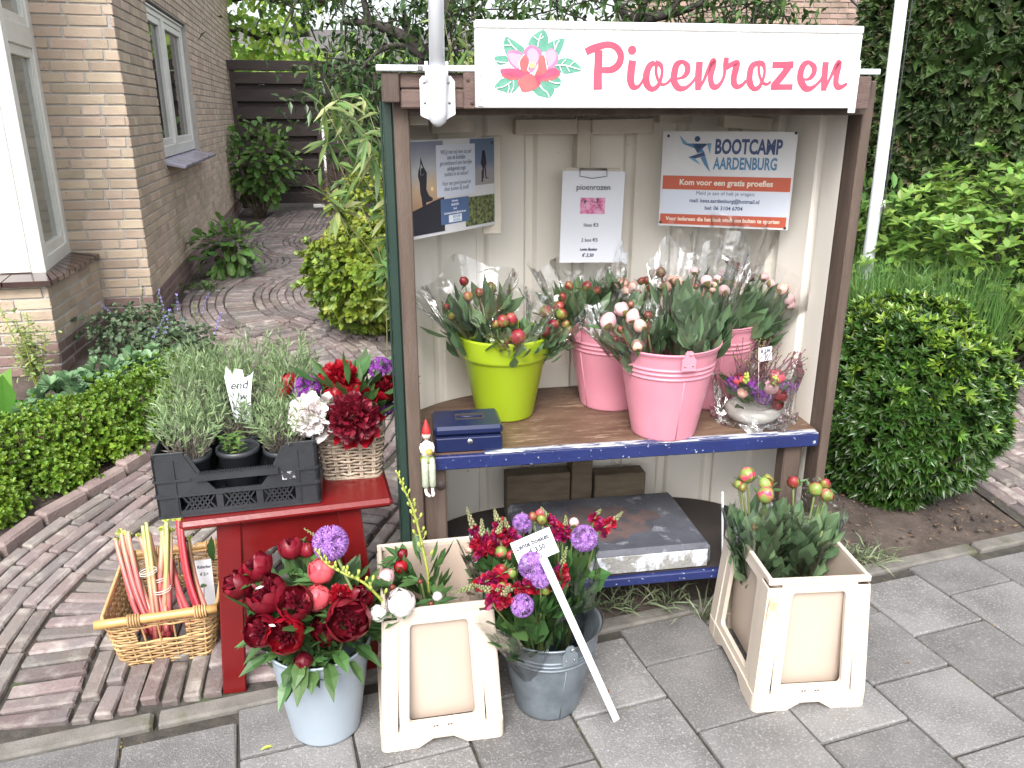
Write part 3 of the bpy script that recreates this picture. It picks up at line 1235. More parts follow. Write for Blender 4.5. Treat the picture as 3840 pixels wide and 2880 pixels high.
# ------------------------------------------------------------------ name board
M_pink = mat('pink_sign_paint', (.40, .058, .105), (.45, .078, .13), .45, 14)
M_leafp = mat('painted_leaf_green', (.075, .25, .18), (.12, .32, .24), .45, 60)
M_petp = mat('painted_pink', (.56, .19, .32), (.5, .14, .27), .45, 25)
M_petl = mat('painted_pale_pink', (.62, .30, .46), rough=.45)
M_petr = mat('painted_coral', (.55, .08, .09), (.58, .12, .12), .45, 25)
M_petd = mat('painted_crimson', (.34, .045, .10), (.4, .08, .16), .45, 25)
M_yel = mat('painted_yellow', (.75, .6, .2), rough=.5)
sign = thing('shop_sign', 'long white name board with pink brush lettering and a painted flower over the stall', 'sign', SW(.130, -.08, 1.643), S_RZ)
b = MB()
box(b, M_signw, (.505, .0126, .0905), (1.012, .025, .181), .002)
b.build('board', sign)
b = MB()
box(b, M_signw, (.505, .012, .1915), (1.014, .028, .0185), .003)
b.build('top_lip', sign)
for x0, x1, z0, z1, y0 in ((.001, .017, .004, .115, -.002), (.992, 1.012, -.012, .118, -.004)):
    b = MB()
    box(b, M_signw, ((x0 + x1) / 2, y0, (z0 + z1) / 2), (x1 - x0, .0035, z1 - z0), .001)
    e = b.build('end_bracket', sign)
    for z in (.024, .078):
        b = MB()
        b.T = place((x0 + x1) / 2, y0 - .0018, z) @ np.array(Matrix.Rotation(PI / 2, 4, 'X'))
        lathe(b, M_signw, [(.0001, .003), (.0035, .0025), (.0048, 0)], 10)
        b.build('bolt', e)
strokes = [
    [(0.3064, 0.1357, 0.0209), (0.3069, 0.1074, 0.0209), (0.3062, 0.0733, 0.0219), (0.3075, 0.0433, 0.0229)],
    [(0.2741, 0.1313, 0.0174), (0.2944, 0.1402, 0.018), (0.3262, 0.1489, 0.0155), (0.3476, 0.1449, 0.0161), (0.36, 0.1332, 0.0171), (0.3639, 0.1194, 0.0174), (0.3588, 0.1032, 0.018), (0.3421, 0.0914, 0.0168), (0.3157, 0.0897, 0.0142)],
    [(0.3947, 0.1131, 0.0197), (0.3922, 0.0864, 0.0203), (0.3918, 0.066, 0.0193), (0.3988, 0.0511, 0.0158), (0.4105, 0.0504, 0.01), (0.4196, 0.0591, 0.0068), (0.4268, 0.0725, 0.0071)],
    [(0.4534, 0.1086, 0.0122), (0.44, 0.1008, 0.0158), (0.4324, 0.0804, 0.018), (0.4345, 0.0584, 0.018), (0.4465, 0.0461, 0.0135), (0.4595, 0.049, 0.0119), (0.4676, 0.0602, 0.01), (0.4722, 0.0744, 0.0084), (0.4734, 0.0901, 0.0077), (0.468, 0.1033, 0.0119), (0.4534, 0.1093, 0.0119)],
    [(0.4574, 0.1056, 0.0087), (0.4573, 0.0868, 0.0081), (0.4637, 0.068, 0.0074), (0.4722, 0.0578, 0.0081), (0.4819, 0.0571, 0.0068), (0.4912, 0.0626, 0.0068), (0.5002, 0.073, 0.0074)],
    [(0.5274, 0.1127, 0.0081), (0.5113, 0.1045, 0.0161), (0.5055, 0.0809, 0.018), (0.507, 0.0635, 0.018), (0.5185, 0.0493, 0.0161), (0.5328, 0.0474, 0.0122), (0.5465, 0.0542, 0.0084), (0.5589, 0.067, 0.0071), (0.5644, 0.0765, 0.0071)],
    [(0.5248, 0.1124, 0.0084), (0.5381, 0.1031, 0.0148), (0.5404, 0.0898, 0.0155), (0.5342, 0.0782, 0.0116), (0.524, 0.0728, 0.0068), (0.5135, 0.0708, 0.0055)],
    [(0.5709, 0.1122, 0.018), (0.5704, 0.0813, 0.0187), (0.5719, 0.0435, 0.0155)],
    [(0.5739, 0.0495, 0.0106), (0.5848, 0.0655, 0.0077), (0.5922, 0.0846, 0.0093), (0.6004, 0.1036, 0.0122), (0.6076, 0.1131, 0.0168), (0.6071, 0.1021, 0.0174), (0.6044, 0.0879, 0.0161), (0.6037, 0.0704, 0.0148), (0.6098, 0.0545, 0.0158), (0.6208, 0.0517, 0.0135), (0.6317, 0.061, 0.0093), (0.6391, 0.0786, 0.0081), (0.6403, 0.0976, 0.01)],
    [(0.6422, 0.1226, 0.0129), (0.6413, 0.1071, 0.0145), (0.6407, 0.0929, 0.0103)],
    [(0.6439, 0.0977, 0.0113), (0.6566, 0.1057, 0.0126), (0.672, 0.1098, 0.0145), (0.6689, 0.0931, 0.018), (0.6662, 0.0756, 0.0168), (0.6679, 0.0604, 0.0168), (0.6773, 0.0524, 0.0129), (0.69, 0.0565, 0.0093), (0.7006, 0.0678, 0.0077)],
    [(0.728, 0.1107, 0.0122), (0.7127, 0.1017, 0.0158), (0.7084, 0.0806, 0.0168), (0.7112, 0.0614, 0.0174), (0.7231, 0.0478, 0.0122), (0.7359, 0.0511, 0.0116), (0.7429, 0.0632, 0.0087), (0.748, 0.0793, 0.0077), (0.7477, 0.0953, 0.0077), (0.741, 0.108, 0.0126), (0.7262, 0.1113, 0.011)],
    [(0.7309, 0.1079, 0.0074), (0.733, 0.0888, 0.0074), (0.7404, 0.0696, 0.0068), (0.7492, 0.0608, 0.0081), (0.7592, 0.0592, 0.0068), (0.7684, 0.0658, 0.0064)],
    [(0.7681, 0.1056, 0.0151), (0.7957, 0.106, 0.0155), (0.826, 0.1071, 0.0168)],
    [(0.8192, 0.1086, 0.0161), (0.8002, 0.0828, 0.018), (0.7776, 0.0553, 0.0187)],
    [(0.7695, 0.052, 0.0135), (0.7981, 0.0525, 0.0135), (0.8297, 0.0529, 0.0135)],
    [(0.869, 0.1147, 0.0081), (0.8551, 0.1073, 0.0155), (0.8481, 0.0896, 0.0174), (0.8506, 0.0686, 0.0184), (0.8645, 0.0508, 0.0168), (0.8781, 0.0484, 0.0132), (0.8921, 0.0558, 0.0087), (0.9053, 0.0689, 0.0074), (0.9099, 0.0771, 0.0074)],
    [(0.8672, 0.1145, 0.0084), (0.8828, 0.1027, 0.0139), (0.8851, 0.0891, 0.0139), (0.8783, 0.0769, 0.0119), (0.8688, 0.0717, 0.0061), (0.8586, 0.0716, 0.0052)],
    [(0.9147, 0.1139, 0.0171), (0.9155, 0.0836, 0.0174), (0.9179, 0.0442, 0.0158)],
    [(0.9211, 0.0511, 0.0097), (0.9296, 0.0691, 0.0074), (0.9381, 0.0894, 0.0093), (0.9451, 0.1065, 0.0122), (0.9518, 0.1122, 0.0155), (0.9511, 0.0968, 0.0164), (0.9491, 0.0773, 0.0155), (0.9509, 0.061, 0.0151), (0.959, 0.0526, 0.0139), (0.97, 0.0546, 0.0103), (0.9816, 0.062, 0.0074)],
]
b = MB()
for i, st in enumerate(strokes):
    ribbon(b, M_pink, st, -.0002 - i * .00006, 7, .0005)
dot = (0.3924, 0.1369, 0.0219)
prism(b, M_pink, disc((dot[0], dot[1]), dot[2] / 2, 22), -.0008, .0)
b.build('lettering', sign)
art = [
    (M_leafp, [(0.0749, 0.1642), (0.092, 0.1563), (0.1099, 0.1456), (0.1196, 0.1376), (0.1159, 0.1252), (0.092, 0.1181), (0.0771, 0.1207), (0.0696, 0.1343), (0.0675, 0.1451), (0.0697, 0.156)]),
    (M_leafp, [(0.2179, 0.1619), (0.2195, 0.1551), (0.2123, 0.1358), (0.2042, 0.122), (0.1973, 0.1302), (0.1625, 0.1312), (0.1743, 0.1464), (0.1908, 0.1561)]),
    (M_leafp, [(0.1679, 0.1803), (0.1778, 0.1669), (0.1787, 0.1546), (0.1745, 0.1354), (0.161, 0.1298), (0.1519, 0.1352), (0.1293, 0.1445), (0.1322, 0.1568), (0.1396, 0.1664), (0.1515, 0.1747)]),
    (M_leafp, [(0.0458, 0.1177), (0.0592, 0.1205), (0.0756, 0.12), (0.08, 0.1056), (0.0695, 0.1014), (0.0576, 0.0993), (0.0487, 0.1067)]),
    (M_leafp, [(0.2654, 0.0893), (0.2527, 0.1043), (0.2356, 0.1153), (0.2188, 0.1166), (0.2052, 0.1123), (0.2008, 0.1025), (0.1933, 0.0955), (0.2088, 0.0845), (0.2226, 0.0803), (0.241, 0.0826)]),
    (M_leafp, [(0.0446, 0.0471), (0.0544, 0.0612), (0.0679, 0.0696), (0.1071, 0.0684), (0.1064, 0.0516), (0.0935, 0.0375), (0.0814, 0.034), (0.0678, 0.0381)]),
    (M_leafp, [(0.1815, 0.0661), (0.2059, 0.0718), (0.213, 0.062), (0.2079, 0.0507), (0.1956, 0.0471)]),
    (M_leafp, [(0.1421, 0.0441), (0.1588, 0.0533), (0.1618, 0.0631), (0.1831, 0.0647), (0.1956, 0.0492), (0.1943, 0.0365), (0.1837, 0.0244), (0.1591, 0.0279), (0.1468, 0.0349)]),
    (M_petp, [(0.0771, 0.1289), (0.092, 0.1338), (0.1039, 0.1319), (0.1159, 0.1238), (0.1145, 0.1018), (0.1101, 0.0879), (0.0905, 0.0961), (0.08, 0.1098)]),
    (M_petp, [(0.1159, 0.1266), (0.1278, 0.1431), (0.1428, 0.1447), (0.1594, 0.1353), (0.1633, 0.1243), (0.1537, 0.1049), (0.1403, 0.084), (0.1312, 0.0881), (0.1235, 0.1157)]),
    (M_petp, [(0.1709, 0.1244), (0.179, 0.1362), (0.1926, 0.137), (0.2019, 0.1247), (0.2052, 0.1137), (0.1963, 0.0969), (0.1782, 0.0884), (0.1734, 0.1078)]),
    (M_petl, [(0.08, 0.1262), (0.1009, 0.1251), (0.1129, 0.1211), (0.107, 0.0934), (0.092, 0.1002), (0.083, 0.1112)]),
    (M_petl, [(0.1264, 0.1267), (0.1353, 0.1377), (0.1474, 0.1351), (0.155, 0.1228), (0.1522, 0.1076), (0.1401, 0.102), (0.131, 0.1075)]),
    (M_petl, [(0.1731, 0.1244), (0.1813, 0.1341), (0.1927, 0.1342), (0.1989, 0.1233), (0.1961, 0.1108), (0.1796, 0.0954)]),
    (M_petd, [(0.0598, 0.0889), (0.08, 0.0925), (0.104, 0.0906), (0.1342, 0.0832), (0.1071, 0.0677), (0.086, 0.0669), (0.0665, 0.0751)]),
    (M_petd, [(0.1404, 0.0728), (0.1555, 0.0799), (0.1766, 0.0898), (0.1979, 0.0934), (0.2104, 0.0803), (0.1923, 0.0661), (0.1617, 0.0638)]),
    (M_petr, [(0.062, 0.0772), (0.08, 0.0738), (0.1071, 0.0698), (0.1011, 0.0663), (0.086, 0.0658), (0.0709, 0.0703)]),
    (M_petr, [(0.1572, 0.0659), (0.1845, 0.0717), (0.2096, 0.08), (0.2044, 0.0732), (0.1862, 0.064), (0.1633, 0.0631)]),
    (M_petr, [(0.107, 0.1128), (0.1189, 0.1239), (0.128, 0.1171), (0.1311, 0.1047), (0.1267, 0.0839), (0.1161, 0.0838), (0.1085, 0.0948)]),
    (M_petr, [(0.1551, 0.1173), (0.1686, 0.123), (0.1763, 0.1106), (0.1781, 0.094), (0.1692, 0.08), (0.1495, 0.0757), (0.1464, 0.0798), (0.1538, 0.0952)]),
    (M_petr, [(0.1327, 0.0811), (0.1526, 0.0687), (0.161, 0.0589), (0.1543, 0.049), (0.1391, 0.0412), (0.1163, 0.0376), (0.1087, 0.0488), (0.1026, 0.06), (0.1101, 0.0684)]),
    (M_petd, [(0.1464, 0.0756), (0.1556, 0.0687), (0.161, 0.0589), (0.1543, 0.0505), (0.1511, 0.0603)]),
    (M_yel, [(0.1318, 0.1019), (0.1401, 0.1055), (0.1484, 0.1021), (0.1447, 0.0951), (0.1372, 0.0923), (0.1334, 0.095)]),
]
b = MB()
for i, (m_, poly) in enumerate(art):
    q = smooth(poly, 3, True)
    prism(b, m_, [tuple(p) for p in q], -.0004 - i * .00007, .0)
b.build('painted_flower', sign)
veins = [[(0.0786, 0.1575, 0.0018), (0.0875, 0.1454, 0.0021), (0.1009, 0.1333, 0.0021)], [(0.162, 0.1721, 0.0018), (0.1561, 0.1612, 0.0021), (0.1518, 0.142, 0.0023)], [(0.2059, 0.1563, 0.0018), (0.2, 0.1481, 0.0021), (0.1949, 0.1356, 0.0023)], [(0.0502, 0.1081, 0.0015), (0.0621, 0.1055, 0.0018), (0.077, 0.1042, 0.0021)], [(0.2654, 0.0893, 0.0015), (0.2438, 0.0945, 0.0021), (0.2191, 0.1006, 0.0023), (0.1963, 0.099, 0.0021)], [(0.0483, 0.0458, 0.0015), (0.0679, 0.0501, 0.0018), (0.086, 0.0613, 0.0021)], [(0.092, 0.0655, 0.0021), (0.092, 0.0488, 0.0018), (0.0845, 0.034, 0.0018)], [(0.1588, 0.0533, 0.0035), (0.1666, 0.0435, 0.0026), (0.1774, 0.0364, 0.0021), (0.1821, 0.0265, 0.0018)], [(0.1816, 0.064, 0.0023), (0.1954, 0.0591, 0.0021), (0.2108, 0.0592, 0.0018)], [(0.1426, 0.1651, 0.0015), (0.1471, 0.1611, 0.0015), (0.1539, 0.1571, 0.0015)], [(0.1666, 0.1661, 0.0015), (0.1629, 0.1619, 0.0015), (0.1584, 0.1598, 0.0015)], [(0.0682, 0.1438, 0.0015), (0.0771, 0.1443, 0.0015), (0.086, 0.144, 0.0015)], [(0.213, 0.1026, 0.0015), (0.2174, 0.1082, 0.0015), (0.2235, 0.1131, 0.0015)], [(0.2329, 0.0986, 0.0015), (0.2389, 0.1042, 0.0015), (0.245, 0.1085, 0.0015)], [(0.2077, 0.0998, 0.0015), (0.2109, 0.0901, 0.0015), (0.2157, 0.0817, 0.0015)], [(0.2237, 0.1006, 0.0015), (0.2285, 0.093, 0.0015), (0.2332, 0.0853, 0.0015)], [(0.1923, 0.1548, 0.0015), (0.1927, 0.148, 0.0015), (0.1948, 0.1398, 0.0015)], [(0.1085, 0.0893, 0.0023), (0.107, 0.1086, 0.0018), (0.1189, 0.1245, 0.0018)], [(0.1701, 0.123, 0.0023), (0.1734, 0.1078, 0.0021), (0.1774, 0.0898, 0.0021)], [(0.0799, 0.0543, 0.0015), (0.0814, 0.0459, 0.0015), (0.0776, 0.0354, 0.0015)], [(0.1266, 0.088, 0.0018), (0.1311, 0.1019, 0.0015), (0.1318, 0.1088, 0.0015)]]
b = MB()
for i, ln in enumerate(veins):
    ribbon(b, M_signw, ln, -.0023 - i * .00002, 4, .0004)
b.build('painted_vein', sign)

# ------------------------------------------------------------------ white flagpole in its bracket on the stall corner
M_plast = mat('white_enamel', (.72, .74, .78), (.68, .7, .74), .3, 4)
fp = thing('flagpole', 'white flagpole standing in a bracket screwed to the left end of the stall roof', 'flagpole', SW(.034, -.05, 1.61), S_RZ)
b = MB()
plate = [(-.041, .015), (-.036, .012), (-.02, .005), (.0, -.002), (.02, .003), (.046, .018), (.046, .095), (.036, .108), (-.034, .108), (-.041, .1)]
prism(b, M_plast, plate, -.0005, .0045)
pl_ = b.build('bracket_plate', fp)
for x, z in ((-.03, .092), (.03, .092), (-.03, .045), (.032, .045)):
    b = MB()
    b.T = place(x, -.001, z) @ np.array(Matrix.Rotation(PI / 2, 4, 'X'))
    lathe(b, M_screw, [(.0001, .002), (.0025, .002), (.0036, 0)], 10)
    b.build('screw', pl_)
b = MB()
tube(b, M_plast, [(-.001, -.012, -.004), (0, -.020, .004), (0, -.024, .02), (.001, -.025, .10), (.001, -.025, .128)], [.012, .021, .0235, .0235, .0225], 20)
for sx in (-1, 1):
    tube(b, M_plast, [(sx * .024, -.02, .09), (sx * .025, -.022, .14)], .004, 8)
b.build('socket', fp)
b = MB()
tube(b, M_plast, [(.001, -.025, .11), (.006, -.026, .5), (.015, -.028, 2.4)], .0188, 20)
b.build('pole', fp)


# ------------------------------------------------------------------ notices inside the stall
M_paper = mat('white_paper', (.72, .74, .80), rough=.7)
M_board = mat('white_plastic_board', (.66, .66, .68), (.58, .585, .6), .45, 5)
M_pale = mat('pale_blue_print', (.60, .645, .74), rough=.45)
M_navy = mat('navy_print', (.022, .05, .16), rough=.45)
M_teal = mat('teal_print', (.06, .19, .34), rough=.45)
M_sky = mat('light_teal_print', (.13, .33, .47), rough=.45)
M_red = mat('orange_red_print', (.47, .085, .04), rough=.45)
M_cremet = mat('cream_print', (.72, .66, .56), rough=.5)
M_ink = mat('grey_ink', (.018, .02, .028), rough=.6)
M_inkb = mat('blue_ink', (.02, .025, .1), rough=.6)


def notice(name, label, cat, p0, v0, p1, v1):
    """upright flat notice: p0 = (u, z top) at its left edge, depth v0; p1, v1 at its right edge"""
    du, dv = p1[0] - p0[0], v1 - v0
    return thing(name, label, cat, SW(p0[0], v0, 0), S_RZ + math.atan2(dv, du)), math.hypot(du, dv)


def flat(parent, name, m, poly, y=0., th=.0005):
    b = MB()
    prism(b, m, poly, y - th, y)
    return b.build(name, parent)


def rect(x0, x1, z0, z1):
    return [(x0, z0), (x1, z0), (x1, z1), (x0, z1)]


# fitness class board
TL, BL = (0.7894, 1.5709), (0.7932, 1.2756)
TR, BR = (1.1574, 1.583), (1.1671, 1.278)
nb, w_ = notice('notice_board', 'white notice board with a blue running figure and two orange red bands', 'notice', TL, .42, TR, .24)
zt, zb = (TL[1] + TR[1]) / 2, (BL[1] + BR[1]) / 2
h_ = zt - zb
X = lambda px: (px - 80) / 2050 * w_            # px, pz: places on the board in its own 2050 x 1450 grid
Zz = lambda pz: zt - (pz - 75) / 1450 * h_
b = MB()
box(b, M_board, (w_ / 2, .003, (zt + zb) / 2), (w_, .006, h_), .001)
b.build('board', nb)
flat(nb, 'pale_panel', M_pale, rect(X(105), X(2100), Zz(1330), Zz(960)), -.0004)
flat(nb, 'upper_band', M_red, rect(X(115), X(2100), Zz(950), Zz(742)), -.0006)
flat(nb, 'lower_band', M_red, rect(X(105), X(2090), Zz(1490), Zz(1330)), -.0006)
text(nb, 'BOOTCAMP', h_ * .205, M_navy, X(900), -.0006, Zz(400), 'LEFT', .605, .0022)
text(nb, 'AARDENBURG', h_ * .168, M_teal, X(900), -.0006, Zz(630), 'LEFT', .585, .0016)
text(nb, 'Kom voor een gratis proefles', h_ * .083, M_cremet, X(1110), -.0012, Zz(878), 'CENTER', .98, .0007)
text(nb, 'Meld je aan of heb je vragen:', h_ * .056, M_navy, X(1120), -.0010, Zz(1025), 'CENTER', .95)
text(nb, 'mail: kees.aardenburg@hotmail.nl', h_ * .056, M_navy, X(1110), -.0010, Zz(1140), 'CENTER', .95, .0004)
text(nb, 'bel: 06 3104 6704', h_ * .056, M_navy, X(1110), -.0010, Zz(1250), 'CENTER', .98, .0004)
text(nb, 'Voor iedereen die het leuk vindt om buiten te sporten', h_ * .058, M_cremet, X(1095), -.0012, Zz(1430), 'CENTER', .93, .0005)
for m_, poly in ((M_sky, [(335, 135), (480, 262), (400, 265)]), (M_teal, [(400, 265), (480, 258), (790, 258), (700, 320), (590, 330)]), (M_navy, [(560, 258), (790, 258), (640, 400), (590, 330)]),
                 (M_sky, [(740, 290), (845, 250), (835, 415), (780, 280)]), (M_teal, [(790, 255), (845, 252), (790, 285)]), (M_navy, [(740, 378), (765, 440), (600, 480), (497, 462)]), (M_sky, [(497, 462), (610, 480), (705, 575), (590, 520)]),
                 (M_teal, [(690, 465), (765, 440), (860, 685), (755, 570)]), (M_teal, [(640, 400), (700, 320), (740, 378), (690, 390)])):
    flat(nb, 'running_figure', m_, [(X(a), Zz(c)) for a, c in poly], -.0008)
flat(nb, 'running_figure', M_navy, [(X(622) + .0088 * math.cos(t), Zz(190) + .0088 * math.sin(t)) for t in np.linspace(0, 2 * PI, 18)[:-1]], -.0008)


def screws(parent, pts):
    for x, z in pts:
        b = MB()
        b.T = place(x, -.0012, z) @ np.array(Matrix.Rotation(PI / 2, 4, 'X'))
        lathe(b, M_screwd, [(.0001, .0025), (.003, .002), (.0045, 0)], 10)
        b.build('screw', parent)


screws(nb, [(X(165), Zz(150)), (X(2100), Zz(95)), (X(115), Zz(1470)), (X(2080), Zz(1490))])

# kickbike and yoga poster
M_dusk = ramp_mat('sunset_print', [(0, (.36, .20, .10)), (.42, (.50, .38, .26)), (.62, (.42, .43, .44)), (1, (.20, .22, .29))], 'Z', 1.36, 1.55)
M_sil = mat('dark_silhouette_print', (.016, .017, .028), rough=.4)
M_sea = ramp_mat('beach_print', [(0, (.34, .30, .27)), (.45, (.30, .30, .33)), (.62, (.15, .20, .30)), (1, (.11, .17, .27))], 'Z', 1.40, 1.55)
M_grp = mat('garden_photo_print', (.02, .03, .015), (.2, .24, .08), .45, 90, lo=.4, hi=.6)
M_blp = mat('blue_print', (.07, .13, .27), rough=.45)
M_greyt = mat('grey_blue_print', (.12, .15, .2), rough=.5)
M_ora = mat('sun_print', (.85, .62, .3), rough=.5)
TL, BL = (-0.0515, 1.5622), (-0.0511, 1.3023)
TR, BR = (0.24, 1.5595), (0.2411, 1.2865)
kp, w_ = notice('poster', 'poster with a yoga silhouette at sunset on the left stall wall', 'poster', TL, .08, TR, .40)
zt, zb = (TL[1] + TR[1]) / 2, (BL[1] + BR[1]) / 2
h_ = zt - zb
b = MB()
box(b, M_board, (w_ / 2, .002, (zt + zb) / 2), (w_, .004, h_), .0005)
b.build('board', kp)
X = lambda f: f * w_
Zz = lambda f: zt - f * h_
flat(kp, 'sunset_picture', M_dusk, rect(X(.008), X(.40), Zz(.965), Zz(.015)), -.0003)
flat(kp, 'hill_silhouette', M_sil, [(X(.008), Zz(.965)), (X(.40), Zz(.965)), (X(.40), Zz(.60)), (X(.30), Zz(.625)), (X(.15), Zz(.68)), (X(.008), Zz(.73))], -.0006)
body = [(.165, .17), (.195, .27), (.225, .33), (.222, .41), (.215, .50), (.24, .565), (.28, .60), (.275, .625), (.21, .635), (.205, .68), (.172, .68), (.165, .60), (.152, .52), (.15, .43), (.135, .36), (.14, .31), (.16, .25)]
flat(kp, 'yoga_silhouette', M_sil, [(X(a), Zz(c)) for a, c in body], -.0006)
flat(kp, 'sun', M_ora, disc((X(.275), Zz(.50)), .006, 14), -.0006)
flat(kp, 'sky_gap', M_dusk, [(X(a), Zz(c)) for a, c in [(.168, .235), (.158, .30), (.163, .36), (.172, .30), (.178, .36), (.195, .34), (.19, .29)]], -.0008)
flat(kp, 'yoga_silhouette', M_sil, disc((X(.178), Zz(.315)), .0075, 14, .010), -.0010)
flat(kp, 'beach_picture', M_sea, rect(X(.70), X(.992), Zz(.52), Zz(.01)), -.0003)
for poly in ([(.845, .14), (.875, .14), (.885, .20), (.895, .29), (.875, .33), (.845, .33), (.825, .28), (.84, .20)], [(.845, .32), (.865, .32), (.86, .45), (.848, .45)], [(.868, .32), (.885, .32), (.895, .44), (.93, .455), (.885, .455)], [(.835, .36), (.852, .36), (.85, .49), (.832, .49)]):
    flat(kp, 'cyclist_silhouette', M_sil, [(X(a), Zz(c)) for a, c in poly], -.0006)
flat(kp, 'garden_picture', M_grp, rect(X(.64), X(.992), Zz(.965), Zz(.64)), -.0003)
flat(kp, 'text_panel', M_pale, rect(X(.325), X(.755), Zz(.60), Zz(.06)), -.0007)
for i, (tx, bo) in enumerate((('Wil jij met mij mee op pad', 0), ('met de kickbike', .0002), ('gecombineerd met heerlijke', 0), ('uitdagende yoga', .0002), ('midden in de natuur?', 0), ('', 0), ('Voor een goed gevoel en', 0), ('thuis komen bij jezelf.', 0))):
    if tx:
        text(kp, tx, h_ * .066, M_greyt, X(.54), -.0012, Zz(.155 + i * .058 - (.02 if i > 5 else 0)), 'CENTER', .78, bo, .25)
flat(kp, 'contact_panel', M_blp, rect(X(.36), X(.675), Zz(.90), Zz(.625)), -.0007)
for i, tx in enumerate(('Informatie:', '0618324509', 'Email:', 'bootcampaardenburg@outlook.com')):
    text(kp, tx, h_ * .036, M_paper, X(.517), -.0012, Zz(.665 + i * .042), 'CENTER', .74)
flat(kp, 'small_logo', M_paper, rect(X(.445), X(.59), Zz(.885), Zz(.805)), -.0010)
text(kp, 'BOOTCAMP', h_ * .042, M_teal, X(.49), -.0014, Zz(.842), 'LEFT', .6)
text(kp, 'AARDENBURG', h_ * .034, M_sky, X(.49), -.0014, Zz(.875), 'LEFT', .6)
screws(kp, [(X(.03), Zz(.055)), (X(.965), Zz(.06)), (X(.03), Zz(.95)), (X(.965), Zz(.94))])

# price list on a clipboard
TL, BL = (0.4392, 1.4578), (0.4331, 1.1622)
TR, BR = (0.6484, 1.4513), (0.6514, 1.1516)
clip = thing('clipboard', 'clipboard with a printed price list hanging on the back of the stall', 'clipboard', SW(TL[0], .455, 0), S_RZ, None, (0, rad(1.2), S_RZ))
w_ = TR[0] - TL[0]
zt, zb = (TL[1] + TR[1]) / 2, (BL[1] + BR[1]) / 2
h_ = zt - zb
b = MB()
box(b, M_creamw, (w_ * .48, .006, zt - h_ * .45), (w_ * .88, .005, h_ * .97), .002)
b.build('board', clip)
b = MB()
G_ = [[(w_ * i / 6, -.0005 + .004 * (j / 6) ** 3 * -1 - .0012 * math.sin(i), zb + h_ * (1 - j / 6)) for i in range(7)] for j in range(7)]
sheet(b, M_paper, G_)
pap = b.build('paper_sheet', clip)
text(clip, 'pioenrozen', .0265, M_ink, w_ * .50, -.003, zt - h_ * .20, 'CENTER', .95)
text(clip, '1bos €3', .0165, M_ink, w_ * .485, -.0035, zt - h_ * .60, 'CENTER', .95)
text(clip, '2 bos €5', .0165, M_ink, w_ * .475, -.0045, zt - h_ * .765, 'CENTER', .95)
text(clip, 'Lente Boeket', .0135, M_inkb, w_ * .46, -.0055, zt - h_ * .865, 'CENTER', .8, .0002, .35)
text(clip, '€ 3,50', .0165, M_inkb, w_ * .45, -.006, zt - h_ * .935, 'CENTER', .9, .0002, .35)
M_ph = mat('pink_flower_photo', (.55, .07, .25), (.72, .4, .55), .5, 70, col3=(.03, .05, .03), ns3=55, lo3=.56, hi3=.62)
flat(clip, 'flower_photo', M_ph, rect(w_ * .30, w_ * .70, zt - h_ * .46, zt - h_ * .285), -.0022)
b = MB()
z0 = zt + .002
tube(b, M_screw, [(w_ * .27, -.003, z0 + .004), (w_ * .27, -.006, z0 - .018), (w_ * .40, -.006, z0 - .022), (w_ * .47, -.006, z0 - .025), (w_ * .55, -.006, z0 - .022), (w_ * .70, -.006, z0 - .018), (w_ * .70, -.003, z0 + .004)], .0014, 6)
tube(b, M_screw, [(w_ * .27, -.003, z0 + .004), (w_ * .70, -.003, z0 + .004)], .003, 8)
b.build('wire_clip', clip)


# ------------------------------------------------------------------ containers and small goods
M_pinkb = mat('pink_enamel', (.60, .245, .31), (.56, .215, .28), .32, 5, col3=(.2, .07, .09), ns3=60, lo3=.74, hi3=.76)
M_lime = mat('lime_plastic', (.33, .45, .018), (.30, .415, .016), .35, 4, rand=.02)
M_grey = mat('grey_blue_plastic', (.33, .385, .44), (.29, .34, .395), .38, 4)
M_zinc = mat('galvanised_zinc', (.26, .30, .335), (.17, .20, .23), .42, 13, metal=.55, bump=.1, bs=60, col3=(.36, .35, .31), ns3=4, lo3=.62, hi3=.72)
M_cont = mat('ivory_plastic', (.58, .505, .425), (.53, .455, .375), .4, 4, col3=(.36, .27, .2), ns3=26, lo3=.69, hi3=.74)
M_tub = mat('ivory_tub_plastic', (.53, .435, .36), (.48, .385, .315), .4, 3)
M_bcash = mat('navy_enamel', (.007, .012, .05), (.009, .016, .062), .28, 8, col3=(.12, .12, .14), ns3=70, lo3=.74, hi3=.78)
M_crate = mat('black_plastic', (.02, .022, .026), (.032, .034, .038), .42, 9, bump=.15, bs=50, col3=(.12, .12, .12), ns3=60, lo3=.72, hi3=.78)
M_redp = mat('red_gloss_paint', (.15, .008, .009), (.12, .007, .008), .22, 6, bump=.05, bs=30)
M_wick = mat('grey_wicker', (.36, .28, .2), (.5, .42, .33), .7, 30, rand=.3, bump=.3, bs=150)
M_willow = mat('honey_willow', (.48, .31, .145), (.40, .24, .10), .5, 30, rand=.28, bump=.3, bs=150)
M_bamb = mat('bamboo_cane', (.52, .31, .12), (.45, .25, .085), .35, 9, stretch=(1, 9, 9))


